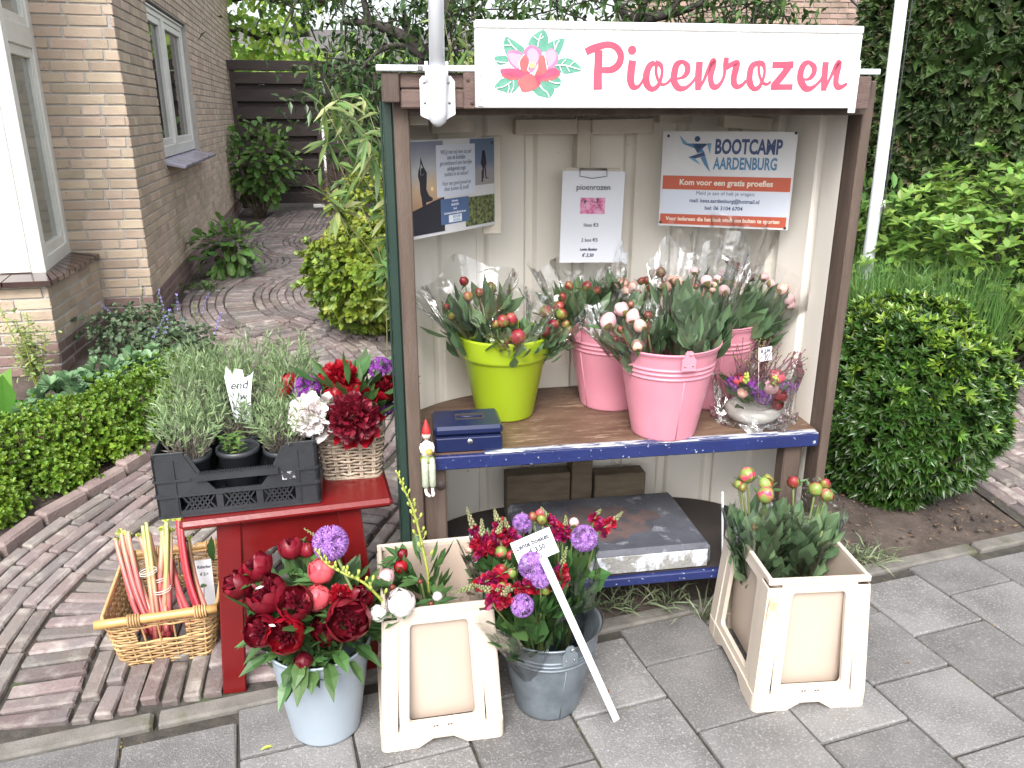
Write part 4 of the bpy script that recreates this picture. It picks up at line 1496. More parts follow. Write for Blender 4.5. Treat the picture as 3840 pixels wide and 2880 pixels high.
def pail(name, label, x, y, z, m, r0, r1, h, rz=0., ribs=True, group=None, lug=True, bail=True):
    t = thing(name, label, 'bucket', (x, y, z), rz, group)
    b = MB()
    pr = [(.001, .004), (r0 - .006, .004), (r0 - .004, -.0), (r0, .0), (r0 + .001, .006)]
    def rr(q):
        return r0 + (r1 - r0) * q
    for q in np.concatenate([np.linspace(.03, .66, 6), np.linspace(.675, .865, 40), np.linspace(.89, .97, 3)]):
        bump_ = 0
        if ribs:
            for c in (.72, .77, .82):
                bump_ += .0034 * math.exp(-((q - c) / .0125) ** 2)
        pr.append((rr(q) + bump_, h * q))
    pr += [(r1 + .003, h - .004), (r1 + .0035, h), (r1 + .001, h + .002), (r1 - .003, h), (r1 - .005, h - .01)]
    for q in (.8, .5, .2, .06):
        pr.append((rr(q) - .004, h * q))
    pr.append((.001, h * .05))
    lathe(b, m, pr, 56)
    body = b.build('body', t)
    if ribs:
        b = MB()
        tube(b, m, [(0, -(rr(q) + .0005), h * q) for q in (.02, .3, .7)], .0014, 5)
        b.build('seam', t)
    if lug:
        for s_ in (0, PI):
            b = MB()
            b.T = place(0, 0, 0, s_)
            a0 = -r1 - .004
            q = [(-.022, h - .045), (.022, h - .045), (.022, h - .012), (.013, h - .002), (.013, h + .008), (.007, h + .015), (-.007, h + .015), (-.013, h + .008), (-.013, h - .002), (-.022, h - .012)]
            prism(b, m, q, a0 - .0025, a0 + .0005)
            for sx in (-.012, .012):
                ball(b, M_screw, (sx, a0 - .003, h - .03), .003, 8, 5)
            b.build('lug', t)
    if bail:
        b = MB()
        pts = [(0, -(r1 + .01), h + .004), (.012, -(r1 + .006), h + .006)]
        for a in np.linspace(-PI / 2 + .12, PI / 2 - .12, 14):
            pts.append(((r1 + .006) * math.cos(a), (r1 + .006) * math.sin(a), h + .004 + .004 * math.cos(a)))
        pts += [(.012, r1 + .006, h + .006), (0, r1 + .01, h + .004)]
        tube(b, M_screw if m is not M_pinkb else m, pts, .0026, 7)
        b.build('bail_handle', t)
    return t


PB = 'pink buckets on the shelf'
pail('bucket', 'pink metal bucket at the front of the shelf with its handle lug facing out', *SW(.729, .092, .681), M_pinkb, .099, .153, .288, S_RZ + .05, group=PB)
pail('bucket', 'pink metal bucket behind, between the lime green pot and the front pink bucket', *SW(.632, .375, .681), M_pinkb, .099, .153, .288, S_RZ - 1.1, group=PB)
pail('bucket', 'pink metal bucket at the back right, behind the bowl wrapped in foil', *SW(.975, .335, .681), M_pinkb, .099, .153, .288, S_RZ - .15, group=PB)
ZB = (.103, 1.966)
pail('bucket', 'galvanised grey zinc bucket on the paving with a price card leaning out of it', ZB[0], ZB[1], 0, M_zinc, .092, .148, .272, rad(20))
GB = (-.523, 1.868)
pail('bucket', 'smooth grey blue plastic bucket full of dark red peonies', GB[0], GB[1], 0, M_grey, .094, .138, .285, 0, False, None, False, False)

# lime green plastic flowerpot
t = thing('flowerpot', 'lime green plastic flowerpot with a broad rim on the shelf', 'flowerpot', SW(.258, .325, .681))
b = MB()
lathe(b, M_lime, [(r_ * 1.19, z_ * 1.19) for r_, z_ in [(.001, .003), (.074, .003), (.078, 0), (.08, .004), (.111, .165), (.113, .168), (.119, .172), (.121, .178), (.130, .228), (.131, .233), (.128, .235), (.124, .232), (.105, .165), (.078, .03), (.001, .03)]], 60)
b.build('body', t)


# ivory florist's containers
def container(label, x, y, rz, chip):
    t = thing('flower_container', label, 'container', (x, y, 0), rz, 'ivory flower containers on the paving')
    WB, DB, WT, DT, H = .335, .415, .285, .352, .408
    def ring(z, inset=0.):
        f = (z - .055) / (H - .055)
        return ((WB - .012) + (WT - WB + .012) * f) / 2 - inset, ((DB - .012) + (DT - DB + .012) * f) / 2 - inset
    # foot frame with arched gaps
    b = MB()
    def foot(L, off, rot):
        old = b.T
        b.T = place(0, 0, 0, rot)
        h = L / 2
        poly = [(-h, 0), (-h + .085, 0), (-h + .125, .026), (h - .125, .026), (h - .085, 0), (h, 0), (h, .05), (h - .006, .055), (-h + .006, .055), (-h, .05)]
        prism(b, M_cont, poly, -off + .0012, -off + .018)
        b.T = old
    foot(WB - .03, DB / 2, 0)
    foot(WB - .03, DB / 2, PI)
    foot(DB - .03, WB / 2, PI / 2)
    foot(DB - .03, WB / 2, -PI / 2)
    for sx in (-1, 1):
        for sy in (-1, 1):
            cxy = [(sx * (WB / 2 - .018), sy * (DB / 2 - .018))]
            pr = []
            for i in range(6):
                a = i / 5 * PI / 2
                pr.append((sx * (WB / 2 - .0165 + .0165 * math.cos(a)), sy * (DB / 2 - .0165 + .0165 * math.sin(a))))
            pr += [(sx * (WB / 2 - .06), sy * DB / 2), (sx * (WB / 2 - .06), sy * (DB / 2 - .02)), (sx * (WB / 2 - .02), sy * (DB / 2 - .06)), (sx * WB / 2, sy * (DB / 2 - .06))]
            if sx * sy < 0:
                pr = pr[::-1]
            prism(b, M_cont, pr, .0, .0545, 'xy')
    b.build('foot_frame', t)
    # outer frame: four sides with a rounded opening
    for k_, (L0, L1, D0, D1, rot) in enumerate(((ring(.055)[0], ring(H)[0], ring(.055)[1], ring(H)[1], 0), (ring(.055)[1], ring(H)[1], ring(.055)[0], ring(H)[0], PI / 2),
                                                (ring(.055)[0], ring(H)[0], ring(.055)[1], ring(H)[1], PI), (ring(.055)[1], ring(H)[1], ring(.055)[0], ring(H)[0], -PI / 2))):
        b = MB()
        b.T = place(0, 0, 0, rot)
        z0, z1 = .078, H - .036
        def pt(u, z, d=0.):       # u in -1..1 across
            f = (z - .055) / (H - .055)
            return ((L0 + (L1 - L0) * f) * u, -(D0 + (D1 - D0) * f) + d, z)
        # outline of opening (u,z), rounded corners
        hole = []
        hu0, hu1, r_ = .56, .53, .06
        for (cx_, cz, a0) in ((hu0, z0, -PI / 2), (hu1, z1, 0), (-hu1, z1, PI / 2), (-hu0, z0, PI)):
            sg_u = 1 if cx_ > 0 else -1
            for a in np.linspace(a0, a0 + PI / 2, 5):
                hole.append((cx_ - sg_u * r_ + r_ * math.cos(a), (cz + (.016 if cz == z0 else -.016)) + .016 * math.sin(a)))
        nH = len(hole)
        outer = []
        for (u, z) in hole:       # matching point on the border
            k = max(abs(u), abs(((z - (H + .055) / 2) / ((H - .055) / 2))))
            uu = u / k
            zz = (H + .055) / 2 + (z - (H + .055) / 2) / k
            outer.append((uu, zz))
        V = [pt(u, z) for u, z in outer] + [pt(u, z) for u, z in hole] + [pt(u, z, .013) for u, z in hole]
        F = []
        for i in range(nH):
            j = (i + 1) % nH
            F += [(i, j, nH + j, nH + i), (nH + i, nH + j, 2 * nH + j, 2 * nH + i)]
        # fill the four border corners
        cn = [(1, .055), (1, H), (-1, H), (-1, .055)]
        for ci, (u, z) in enumerate(cn):
            V.append(pt(u, z))
            best = sorted(range(nH), key=lambda i: abs(outer[i][0] - u) * .15 + abs(outer[i][1] - z))[:8]
            for i in range(nH):
                j = (i + 1) % nH
                (u1, z1_), (u2, z2_) = outer[i], outer[j]
                on_side = lambda uu: abs(abs(uu) - 1) < 1e-6
                if (on_side(u1) != on_side(u2)) and u1 * u >= 0 and (z1_ - (H + .055) / 2) * (z - (H + .055) / 2) > 0:
                    F.append((i, len(V) - 1, j))
        b.add(V, F, M_cont)
        # pilaster steps beside the opening and a ledge above the foot
        for s_ in (-1, 1):
            V = [pt(s_ * .99, .056, -.003), pt(s_ * .76, .056, -.003), pt(s_ * .72, H - .02, -.003), pt(s_ * .99, H - .02, -.003)]
            V += [pt(s_ * .995, .056, .001), pt(s_ * .745, .056, .001), pt(s_ * .705, H - .018, .001), pt(s_ * .995, H - .018, .001)]
            Fq = [(0, 1, 2, 3), (1, 0, 4, 5), (2, 1, 5, 6), (3, 2, 6, 7), (0, 3, 7, 4)]
            b.add(V, Fq if s_ < 0 else [f[::-1] for f in Fq], M_cont)
        b.build('side_frame', t)
        if k_ % 2 == 0:
            for u in (-.12, .12):
                b = MB()
                q = pt(u, .062, -.0032)
                for dx in (-.004, .004):
                    b.T = place(0, 0, 0, rot)
                    box(b, M_under, (q[0] + dx, q[1] + .0035, q[2]), (.005, .004, .003))
                b.build('drain_slot', t)
    # rim
    b = MB()
    w1, d1 = ring(H)
    for (cx_, cy, sx_, sy_) in ((0, -d1 + .004, 2 * w1 + .006, .012), (0, d1 - .004, 2 * w1 + .006, .012), (-w1 + .004, 0, .012, 2 * d1 - .017), (w1 - .004, 0, .012, 2 * d1 - .017)):
        box(b, M_cont, (cx_, cy, H - .001), (sx_, sy_, .02), .003)
    b.build('rim', t)
    # inner tub, narrowing downwards
    b = MB()
    rng = []
    for z, i0 in ((H - .006, .012), (.30, .016), (.05, .026)):
        w_, d_ = w1 - i0, d1 - i0
        loop = []
        for (cx_, cy, a0) in ((w_ - .02, d_ - .02, 0), (-w_ + .02, d_ - .02, PI / 2), (-w_ + .02, -d_ + .02, PI), (w_ - .02, -d_ + .02, 1.5 * PI)):
            for a in np.linspace(a0, a0 + PI / 2, 4):
                loop.append((cx_ + .02 * math.cos(a), cy + .02 * math.sin(a), z))
        rng.append(loop)
    sheet(b, M_tub, rng, True, True)
    b.add(rng[-1], [tuple(range(len(rng[-1])))], M_tub)
    b.build('tub', t)
    if chip:
        M_chip = mat('torn_sticker', (.42, .33, .2), (.6, .52, .42), .8, 40)
        b = MB()
        w0, d0 = ring(.36)
        for pol, y_ in (([(-w0 + .002, .36), (-w0 + .024, .372), (-w0 + .026, .30), (-w0 + .012, .262), (-w0 - .004, .275), (-w0 - .003, .33)], 0),):
            prism(b, M_chip, [(p[0], p[1]) for p in pol], -ring(.30)[1] - .0065, -ring(.30)[1] - .0035)
        b.build('sticker_remains', t)
    return t


CL = (-.225, 1.985, rad(11))
CR = (.838, 2.125, rad(4.5))
container('ivory plastic flower container beside the grey blue bucket, holding white and red peony buds', *CL, False)
container('ivory plastic flower container standing alone on the right of the paving', *CR, True)

# blue cash box
t = thing('cash_box', 'dark blue metal cash box with a keyhole at the left end of the shelf', 'cash box', SW(.106, .085, .681), S_RZ - rad(.5))
b = MB()
box(b, M_bcash, (0, 0, .024), (.198, .148, .046), .004)
box(b, M_bcash, (0, 0, .0485), (.194, .144, .004))
b.build('body', t)
b = MB()
box(b, M_bcash, (0, 0, .066), (.203, .153, .030), .009)
b.build('lid', t)
b = MB()
box(b, M_under, (.01, .01, .0812), (.088, .05, .001))
tube(b, M_bcash, [(-.026, .012, .081), (-.026, .0, .084), (.046, .0, .084), (.046, .012, .081)], .0035, 8)
b.build('carry_handle', t)
b = MB()
b.T = place(.003, -.0745, .033) @ np.array(Matrix.Rotation(PI / 2, 4, 'X'))
lathe(b, M_metal, [(.0001, .002), (.007, .002), (.0085, 0)], 16)
box(b, M_under, (0, 0, .002), (.002, .007, .001))
b.build('lock', t)

# seated elf figurine on the shelf edge
M_ewh = mat('glazed_white', (.72, .69, .64), rough=.35)
M_efl = mat('glazed_skin', (.68, .52, .42), rough=.4)
M_ere = mat('glazed_red', (.5, .03, .03), (.4, .02, .02), .35, 60)
M_egr = mat('glazed_green', (.15, .2, .03), (.2, .26, .05), .4, 60)
M_ecl = mat('pale_green_cloth', (.40, .44, .34), (.34, .38, .28), .8, 30, bump=.3, bs=120)
M_eye = mat('dark_line', (.04, .02, .02), rough=.5)
M_pum = mat('glazed_orange', (.55, .27, .04), (.5, .32, .06), .4, 60)
M_hair = mat('dark_hair', (.06, .05, .06), rough=.6)
t = thing('elf_figurine', 'little seated elf figurine with a red pointed hat and pale green trousers', 'figurine', SW(-.02, -.012, .681), S_RZ + rad(4))
b = MB()
lathe(b, M_ewh, [(.001, .0), (.016, .0), (.0165, .012), (.014, .03), (.0145, .042), (.011, .05), (.005, .054), (.0042, .062)], 18, sx=1, sy=.75)
b.build('body', t)
b = MB()
lathe(b, M_egr, [(.017, .012), (.0205, .003), (.024, -.006), (.020, -.007), (.012, .0)], 18, sx=1, sy=1.05, c=(0, -.006, 0))
b.build('skirt', t)
b = MB()
ball(b, M_efl, (0, -.001, .071), .0125, 14, 10, 1.05)
hd = b.build('head', t)
b = MB()
for sx in (-1, 1):
    ball(b, M_eye, (sx * .0042, -.0128, .0735), .0009, 6, 4)
tube(b, M_eye, [(-.005, -.0118, .0672), (-.002, -.0132, .0652), (.002, -.0132, .0652), (.005, -.0118, .0672)], .0005, 5)
ball(b, M_efl, (0, -.0138, .0705), .0014, 6, 4)
b.build('face', hd)
b = MB()
for sx in (-1, 1):
    tube(b, M_hair, [(sx * .011, .003, .076), (sx * .0125, .004, .066), (sx * .014, .002, .056), (sx * .016, -.001, .05)], [.003, .0035, .003, .001], 6)
b.build('hair', hd)
b = MB()
lathe(b, M_ere, [(.0135, .0775), (.0125, .086), (.009, .097), (.0055, .108), (.0022, .117), (.0005, .120)], 16)
b.build('hat', hd)
for sx in (-1, 1):
    b = MB()
    tube(b, M_ecl, [(sx * .008, -.004, .002), (sx * .0095, -.020, .0), (sx * .010, -.026, -.014), (sx * .0105, -.027, -.05), (sx * .0105, -.026, -.076), (sx * .010, -.026, -.083)], [.008, .0105, .0108, .0098, .0102, .006], 12)
    leg = b.build('leg', t)
    b = MB()
    tube(b, M_ewh, [(sx * .010, -.026, -.083), (sx * .010, -.026, -.096), (sx * .009 + .002, -.030, -.102), (sx * .004 + .004, -.042, -.104)], [.0042, .0045, .0055, .0035], 10)
    b.build('shoe', leg)
    b = MB()
    tube(b, M_ewh, [(sx * .0135, -.001, .046), (sx * .0175, -.004, .034), (sx * .016, -.012, .022)], [.0045, .0048, .004], 9)
    tube(b, M_efl, [(sx * .016, -.012, .022), (sx * .009, -.020, .021), (sx * .004 + .003, -.022, .0225)], [.0032, .003, .0028], 8)
    b.build('arm', t)
b = MB()
lathe(b, M_pum, [(.001, -.009), (.008, -.006), (.0105, 0), (.009, .006), (.003, .0085), (.001, .012)], 14, c=(.004, -.019, .025), wob=lambda a, z: 1 + .06 * math.cos(6 * a))
b.build('pumpkin', t)

# red stool
ST = (-.667, 2.20, rad(15.2))
SH = .58
stool = thing('wooden_stool', 'glossy red painted wooden stool carrying the black crate and the wicker basket', 'stool', (ST[0], ST[1], 0), ST[2])
SWI, SDE = .578, .36
b = MB()
box(b, M_redp, (0, 0, SH - .013), (SWI, SDE, .026), .010)
b.build('seat', stool)
for sx in (-1, 1):
    for sy in (-1, 1):
        b = MB()
        x0, x1 = sx * (SWI / 2 - .125), sx * (SWI / 2 - .085)
        beam(b, M_redp, (x1, sy * .150, -.0), (x0, sy * .135, SH - .03), .066, .034, (0, 1, 0), .004)
        b.build('leg', stool)
for sy in (-1, 1):
    b = MB()
    zt = SH - .026
    hw = SWI / 2 - .125
    top = [(-hw, zt), (-hw, zt - .20)]
    for i in range(13):
        a = PI - PI * i / 12
        top.append((.13 * math.cos(a) * (1 if abs(math.cos(a)) < .98 else 1.0), zt - .20 + .115 * math.sin(a)))
    top += [(hw, zt - .20), (hw, zt)]
    prism(b, M_redp, top, sy * .137 - .009, sy * .137 + .009)
    b.build('apron', stool)
for sx in (-1, 1):
    b = MB()
    box(b, M_redp, (sx * (SWI / 2 - .10), 0, SH - .075), (.018, .27, .095), .003)
    b.build('apron', stool)

# black plastic crate on the stool
CW, CD, CH = .426, .54, .180
ca = rad(14)
CR0 = (-.80, 2.18)
fx, fy = (-0.9587, 1.9757)
crate = thing('plastic_crate', 'black plastic nursery crate of lavender pots on the red stool', 'crate', (fx + CW / 2 * math.cos(ca) - CD / 2 * math.sin(ca), fy + CW / 2 * math.sin(ca) + CD / 2 * math.cos(ca), SH + .0015), ca)
b = MB()
box(b, M_crate, (0, 0, .005), (CW - .02, CD - .02, .01), .002)
b.build('floor', crate)


def crate_side(L, off, rot, dip):
    b = MB()
    b.T = place(0, 0, 0, rot)
    h = L / 2
    y0, y1 = -off, -off + .006
    # lower band with diamond holes is built as crossing bars
    prism(b, M_crate, [(-h, 0), (h, 0), (h, .018), (-h, .018)], y0, y1)
    n3 = 3
    for i in range(n3):
        a0, a1 = -h + .055 + i * (L - .11) / n3, -h + .055 + (i + 1) * (L - .11) / n3
        for x in np.arange(a0 + .012, a1 - .012, .0135):
            for s_ in (-1, 1):
                xa = x
                xb = x + s_ * .030
                if a0 < xb < a1:
                    beam(b, M_crate, (xa, (y0 + y1) / 2, .018), (xb, (y0 + y1) / 2, .062), .004, .004, (0, 1, 0), 0)
        prism(b, M_crate, [(a1 - .009, .018), (a1 + .009, .018), (a1 + .009, .06), (a1 - .009, .06)], y0 - .001, y1)
    prism(b, M_crate, [(-h, .018), (-h + .058, .018), (-h + .058, .06), (-h, .06)], y0, y1)
    prism(b, M_crate, [(h - .058, .018), (h, .018), (h, .06), (h - .058, .06)], y0, y1)
    if dip:
        # hand hole between lower panel and the grip
        prism(b, M_crate, [(-h, .06), (h, .06), (h, .072), (-h, .072)], y0 - .0005, y1)
        prism(b, M_crate, [(-h, .072), (-.06, .072), (-.09, .112), (-.105, .124), (-h * .62, CH), (-h, CH)], y0, y1)
        prism(b, M_crate, [(h, .072), (h, CH), (h * .62, CH), (.105, .124), (.09, .112), (.06, .072)], y0, y1)
        prism(b, M_crate, [(-.108, .104), (.108, .104), (.108, .124), (-.108, .124)], y0 - .008, y1 + .002)
        for x in np.arange(-.097, .098, .0065):
            box(b, M_crate, (x, y0 + .0, .125), (.003, .02, .003))
        tops = [((-h, CH), (-h * .62, CH)), ((-h * .62, CH), (-.105, .124)), ((.105, .124), (h * .62, CH)), ((h * .62, CH), (h, CH))]
    else:
        prism(b, M_crate, [(-h, .06), (h, .06), (h, CH), (-h, CH)], y0, y1)
        tops = [((-h, CH), (h, CH))]
    for (p, q) in tops:
        beam(b, M_crate, (p[0], y0 + .006, p[1] - .002), (q[0], y0 + .006, q[1] - .002), .022, .005, (0, 1, 0), .001)
    for z in (.064, .11, .004):
        for (x0, x1) in ((-h, -.12), (.12, h)) if z == .11 else ((-h, h),):
            beam(b, M_crate, (x0, y0 - .003, z), (x1, y0 - .003, z), .006, .003, (0, 1, 0), 0)
    for x in (-h + .052, h - .052, -h * .5, h * .5) if not dip else (-h + .052, h - .052):
        beam(b, M_crate, (x, y0 - .002, .0), (x, y0 - .002, CH - .01), .004, .003, (0, 1, 0), 0)
    b.build('side', crate)


crate_side(CW, CD / 2, 0, True)
crate_side(CW, CD / 2, PI, True)
crate_side(CD, CW / 2, PI / 2, False)
crate_side(CD, CW / 2, -PI / 2, False)
M_lbl = mat('torn_white_label', (.55, .56, .58), (.03, .03, .035), .7, 60, lo=.45, hi=.5)
b = MB()
box(b, M_lbl, (.135, -CD / 2 - .0012, .095), (.036, .0012, .026))
b.build('label_remains', crate)


# woven baskets
def weave_wall(b, m, fn, rows, r, per, amp=.5, twin=True):
    """fn(s, row fraction) -> point, outward ; horizontal strands passing in and out of uprights"""
    for i in range(rows):
        f = (i + .5) / rows
        pts = []
        k = per * 4
        for j in range(k + 1):
            s_ = j / k
            p, o = fn(s_, f)
            pts.append(np.array(p) + np.array(o) * (amp * r * 2 * math.sin(2 * PI * s_ * per / 2 + PI * (i % 2))) + np.array((0, 0, R.gauss(0, r * .15))))
        tube(b, m, pts, r, 5, True, False)


def rect_path(w, d, rc):
    """perimeter sampler of a rounded rectangle -> (x, y), normal"""
    segs = []
    for (x0, y0, x1, y1) in ((-w + rc, -d, w - rc, -d), (w, -d + rc, w, d - rc), (w - rc, d, -w + rc, d), (-w, d - rc, -w, -d + rc)):
        segs.append(((x0, y0), (x1, y1)))
    pts, nr = [], []
    cs = [(w - rc, -d + rc, -PI / 2), (w - rc, d - rc, 0), (-w + rc, d - rc, PI / 2), (-w + rc, -d + rc, PI)]
    for (a, c), (cx_, cy, a0) in zip(segs, cs):
        nn = unit(np.array((c[1] - a[1], -(c[0] - a[0]))))
        for t_ in np.linspace(0, 1, 12, endpoint=False):
            pts.append((a[0] + (c[0] - a[0]) * t_, a[1] + (c[1] - a[1]) * t_))
            nr.append(nn)
        for t_ in np.linspace(0, 1, 5, endpoint=False):
            g_ = a0 + t_ * PI / 2
            pts.append((cx_ + rc * math.cos(g_), cy + rc * math.sin(g_)))
            nr.append((math.cos(g_), math.sin(g_)))
    pts.append(pts[0])
    nr.append(nr[0])
    P = np.array(pts)
    S = np.concatenate([[0], np.cumsum(np.linalg.norm(np.diff(P, axis=0), axis=1))])
    S /= S[-1]
    Nq = np.array(nr)
    def f(s_):
        s_ = s_ % 1.0
        return np.array((np.interp(s_, S, P[:, 0]), np.interp(s_, S, P[:, 1]))), np.array((np.interp(s_, S, Nq[:, 0]), np.interp(s_, S, Nq[:, 1])))
    return f


def basket(t, m, w0, d0, w1, d1, h, rows, per, r, rc=.03, up_r=None):
    f0, f1 = rect_path(w0, d0, rc), rect_path(w1, d1, rc)
    def fn(s_, f):
        p0, n0 = f0(s_)
        p1, n1 = f1(s_)
        p = p0 * (1 - f) + p1 * f
        return (p[0], p[1], h * f), (n0[0], n0[1], 0)
    b = MB()
    weave_wall(b, m, fn, rows, r, per)
    b.build('weave', t)
    b = MB()
    for j in range(per):
        s_ = (j + .5) / per
        for ds in (-.004, .004):
            tube(b, m, [fn(s_ + ds, q)[0] for q in (0, .5, 1)], up_r or r * .95, 5, True, False)
    b.build('upright_canes', t)
    b = MB()
    for q, rr_ in ((1.0, r * 1.5), (1.03, r * 1.3), (.0, r * 1.6)):
        tube(b, m, [fn(s_, q)[0] for s_ in np.linspace(0, 1, 60)], rr_, 7, True, False)
    b.build('border', t)
    b = MB()
    V = [fn(s_, .03)[0] for s_ in np.linspace(0, 1, 40)[:-1]]
    b.add(V, [tuple(range(len(V)))], m)
    b.build('base', t)
    return fn


WB_ = (-.497, 2.325, SH + .001)
wbk = thing('wicker_basket', 'square grey brown wicker basket of cut flowers on the right end of the stool', 'basket', WB_, rad(9))
basket(wbk, M_wick, .084, .084, .100, .100, .158, 15, 18, .0041, .025)

RB = (-1.105, 2.265, .003)
rb_ = thing('handled_basket', 'honey coloured willow basket with bamboo handles, full of rhubarb, on the brick path', 'basket', RB, rad(15))
w1_, d1_, hB = .162, .195, .195
f0, f1 = rect_path(.132, .165, .035), rect_path(w1_, d1_, .04)


def fnb(s_, f):
    p0, n0 = f0(s_)
    p1, n1 = f1(s_)
    p = p0 * (1 - f) + p1 * f
    lift = 0.
    return (p[0], p[1], hB * f + lift), (n0[0], n0[1], 0)


b = MB()
rows_ = 20
per_ = 30
for i in range(rows_):
    f = (i + .5) / rows_
    k = per_ * 4
    run_ = []
    for j in range(k + 1):
        s_ = j / k
        p, o = fnb(s_, f)
        hole = .58 < f < .86 and abs(p[0]) < .062 and abs(p[1]) > .12
        q = np.array(p) + np.array(o) * (.0032 * math.sin(2 * PI * s_ * per_ / 2 + PI * (i % 2))) + np.array((0, 0, R.gauss(0, .0005)))
        if hole:
            if len(run_) > 2:
                tube(b, M_willow, run_, .0036, 5, True, False)
            run_ = []
        else:
            run_.append(q)
    if len(run_) > 2:
        tube(b, M_willow, run_, .0036, 5, True, False)
b.build('weave', rb_)
b = MB()
for j in range(per_):
    s_ = (j + .5) / per_
    tube(b, M_willow, [fnb(s_, q)[0] for q in (0, .5, 1)], .0036, 5, True, False)
b.build('upright_canes', rb_)
b = MB()
for q, rr_ in ((1.0, .006), (1.035, .0055), (.0, .006), (.56, .0045)):
    tube(b, M_willow, [fnb(s_, q)[0] for s_ in np.linspace(0, 1, 70)], rr_, 7, True, False)
b.build('border', rb_)
b = MB()
V = [fnb(s_, .03)[0] for s_ in np.linspace(0, 1, 40)[:-1]]
b.add(V, [tuple(range(len(V)))], M_willow)
b.build('base', rb_)
for sy in (-1, 1):
    b = MB()
    xx = np.linspace(-w1_ - .012, w1_ + .004, 9)
    tube(b, M_bamb, [(x, sy * (d1_ + .008), hB + .012) for x in xx], [.0135, .0135, .013, .0138, .013, .013, .0138, .013, .0135], 14)
    hd = b.build('handle', rb_)
    b = MB()
    for x0 in (-.085, .10):
        b = MB()
        tube(b, M_willow, [(x0 + .0375 * a / (10 * PI), sy * (d1_ + .008) + .0165 * math.cos(a), hB + .010 + .0175 * math.sin(a)) for a in np.linspace(0, 10 * PI, 61)], .0036, 5, True, False)
        b.build('binding', hd)


# ------------------------------------------------------------------ flowers
M_leaf = mat('peony_leaf', (.045, .105, .028), (.065, .135, .042), .42, 9, rand=.32, hue=.018, trans=.18)
M_leafd = mat('wrapped_leaf', (.085, .15, .07), (.13, .205, .105), .45, 9, rand=.4, hue=.015, trans=.12)
M_stem = mat('green_stem', (.11, .17, .05), (.15, .17, .06), .5, 9, rand=.2)
M_stemr = mat('red_stem', (.20, .055, .03), (.16, .09, .04), .5, 9, rand=.2)
M_crim = mat('crimson_petal', (.145, .004, .013), (.205, .006, .018), .42, 30, rand=.25, trans=.14)
M_crid = mat('dark_crimson_petal', (.11, .003, .012), (.16, .005, .018), .5, 60, rand=.4, trans=.08)
M_scar = mat('scarlet_petal', (.33, .004, .012), (.27, .004, .016), .42, 30, rand=.25, trans=.14)
M_coral = mat('coral_petal', (.70, .13, .14), (.62, .085, .12), .42, 30, rand=.18, trans=.2)
M_whit = mat('white_petal', (.86, .82, .80), (.82, .75, .74), .5, 30, rand=.08, trans=.15)
M_blush = mat('blush_petal', (.76, .52, .53), (.70, .40, .42), .45, 40, rand=.12, trans=.15)
M_peach = mat('peach_bud', (.72, .42, .30), (.70, .47, .42), .45, 60, rand=.15, col3=(.30, .05, .03), ns3=38, lo3=.55, hi3=.66)
M_budgr = mat('green_red_bud', (.16, .22, .035), (.26, .025, .035), .38, 38, rand=.2, lo=.42, hi=.58)
M_budrd = mat('wine_bud', (.26, .02, .035), (.24, .20, .05), .38, 34, rand=.2, lo=.5, hi=.68)
M_budpk = mat('green_pink_bud', (.17, .25, .055), (.62, .05, .12), .38, 32, rand=.15, lo=.50, hi=.60)
M_budsm = mat('small_dark_bud', (.15, .025, .025), (.2, .06, .04), .4, 60, rand=.2)
M_sep = mat('sepal', (.17, .22, .05), (.2, .1, .05), .45, 50, rand=.25, trans=.1)
M_alli = mat('lilac_floret', (.42, .22, .56), (.34, .15, .5), .5, 60, rand=.3, trans=.2)
M_allp = mat('purple_floret', (.30, .06, .40), (.22, .03, .32), .5, 60, rand=.35, trans=.2)
M_snap = mat('magenta_floret', (.30, .006, .085), (.20, .004, .04), .5, 50, rand=.4, hue=.03, trans=.2)
M_snapr = mat('red_floret', (.32, .003, .016), (.22, .003, .02), .5, 50, rand=.35, trans=.15)
M_snapg = mat('green_floret_bud', (.15, .20, .06), (.22, .19, .12), .5, 60, rand=.25)
M_lgr = mat('lime_pod', (.36, .43, .06), (.44, .5, .12), .45, 40, rand=.15, trans=.15)
M_film = film('cellophane', (.98, .985, .985), .27, .35, 14)
M_filmc = film('crisp_cellophane', (.975, .98, .985), .32, .45, 18)


def petal(b, m, r, phi, half, th0, th1, open_=0., wav=.05, nu=7, nv=7, rk=None):
    """cupped petal on a sphere of radius r; polar angle measured from the stalk"""
    G_ = []
    ph = R.uniform(0, 6)
    for i in range(nv):
        t_ = i / (nv - 1)
        th = th0 + (th1 - th0) * t_
        wd = half * (math.sin(PI * min(1, .12 + .80 * t_)) ** .6) * (1 if t_ < .85 else .82)
        row = []
        for j in range(nu):
            u = -1 + 2 * j / (nu - 1)
            a = phi + u * wd
            rr = r * (1 + open_ * t_ * t_ + wav * t_ * math.sin(3.1 * u + ph + 2 * t_) - .05 * (1 - u * u) * t_)
            tt = th - (.10 * u * u * t_)
            row.append((rr * math.sin(tt) * math.cos(a), rr * math.sin(tt) * math.sin(a), -rr * math.cos(tt)))
        G_.append(row)
    sheet(b, m, G_, True)


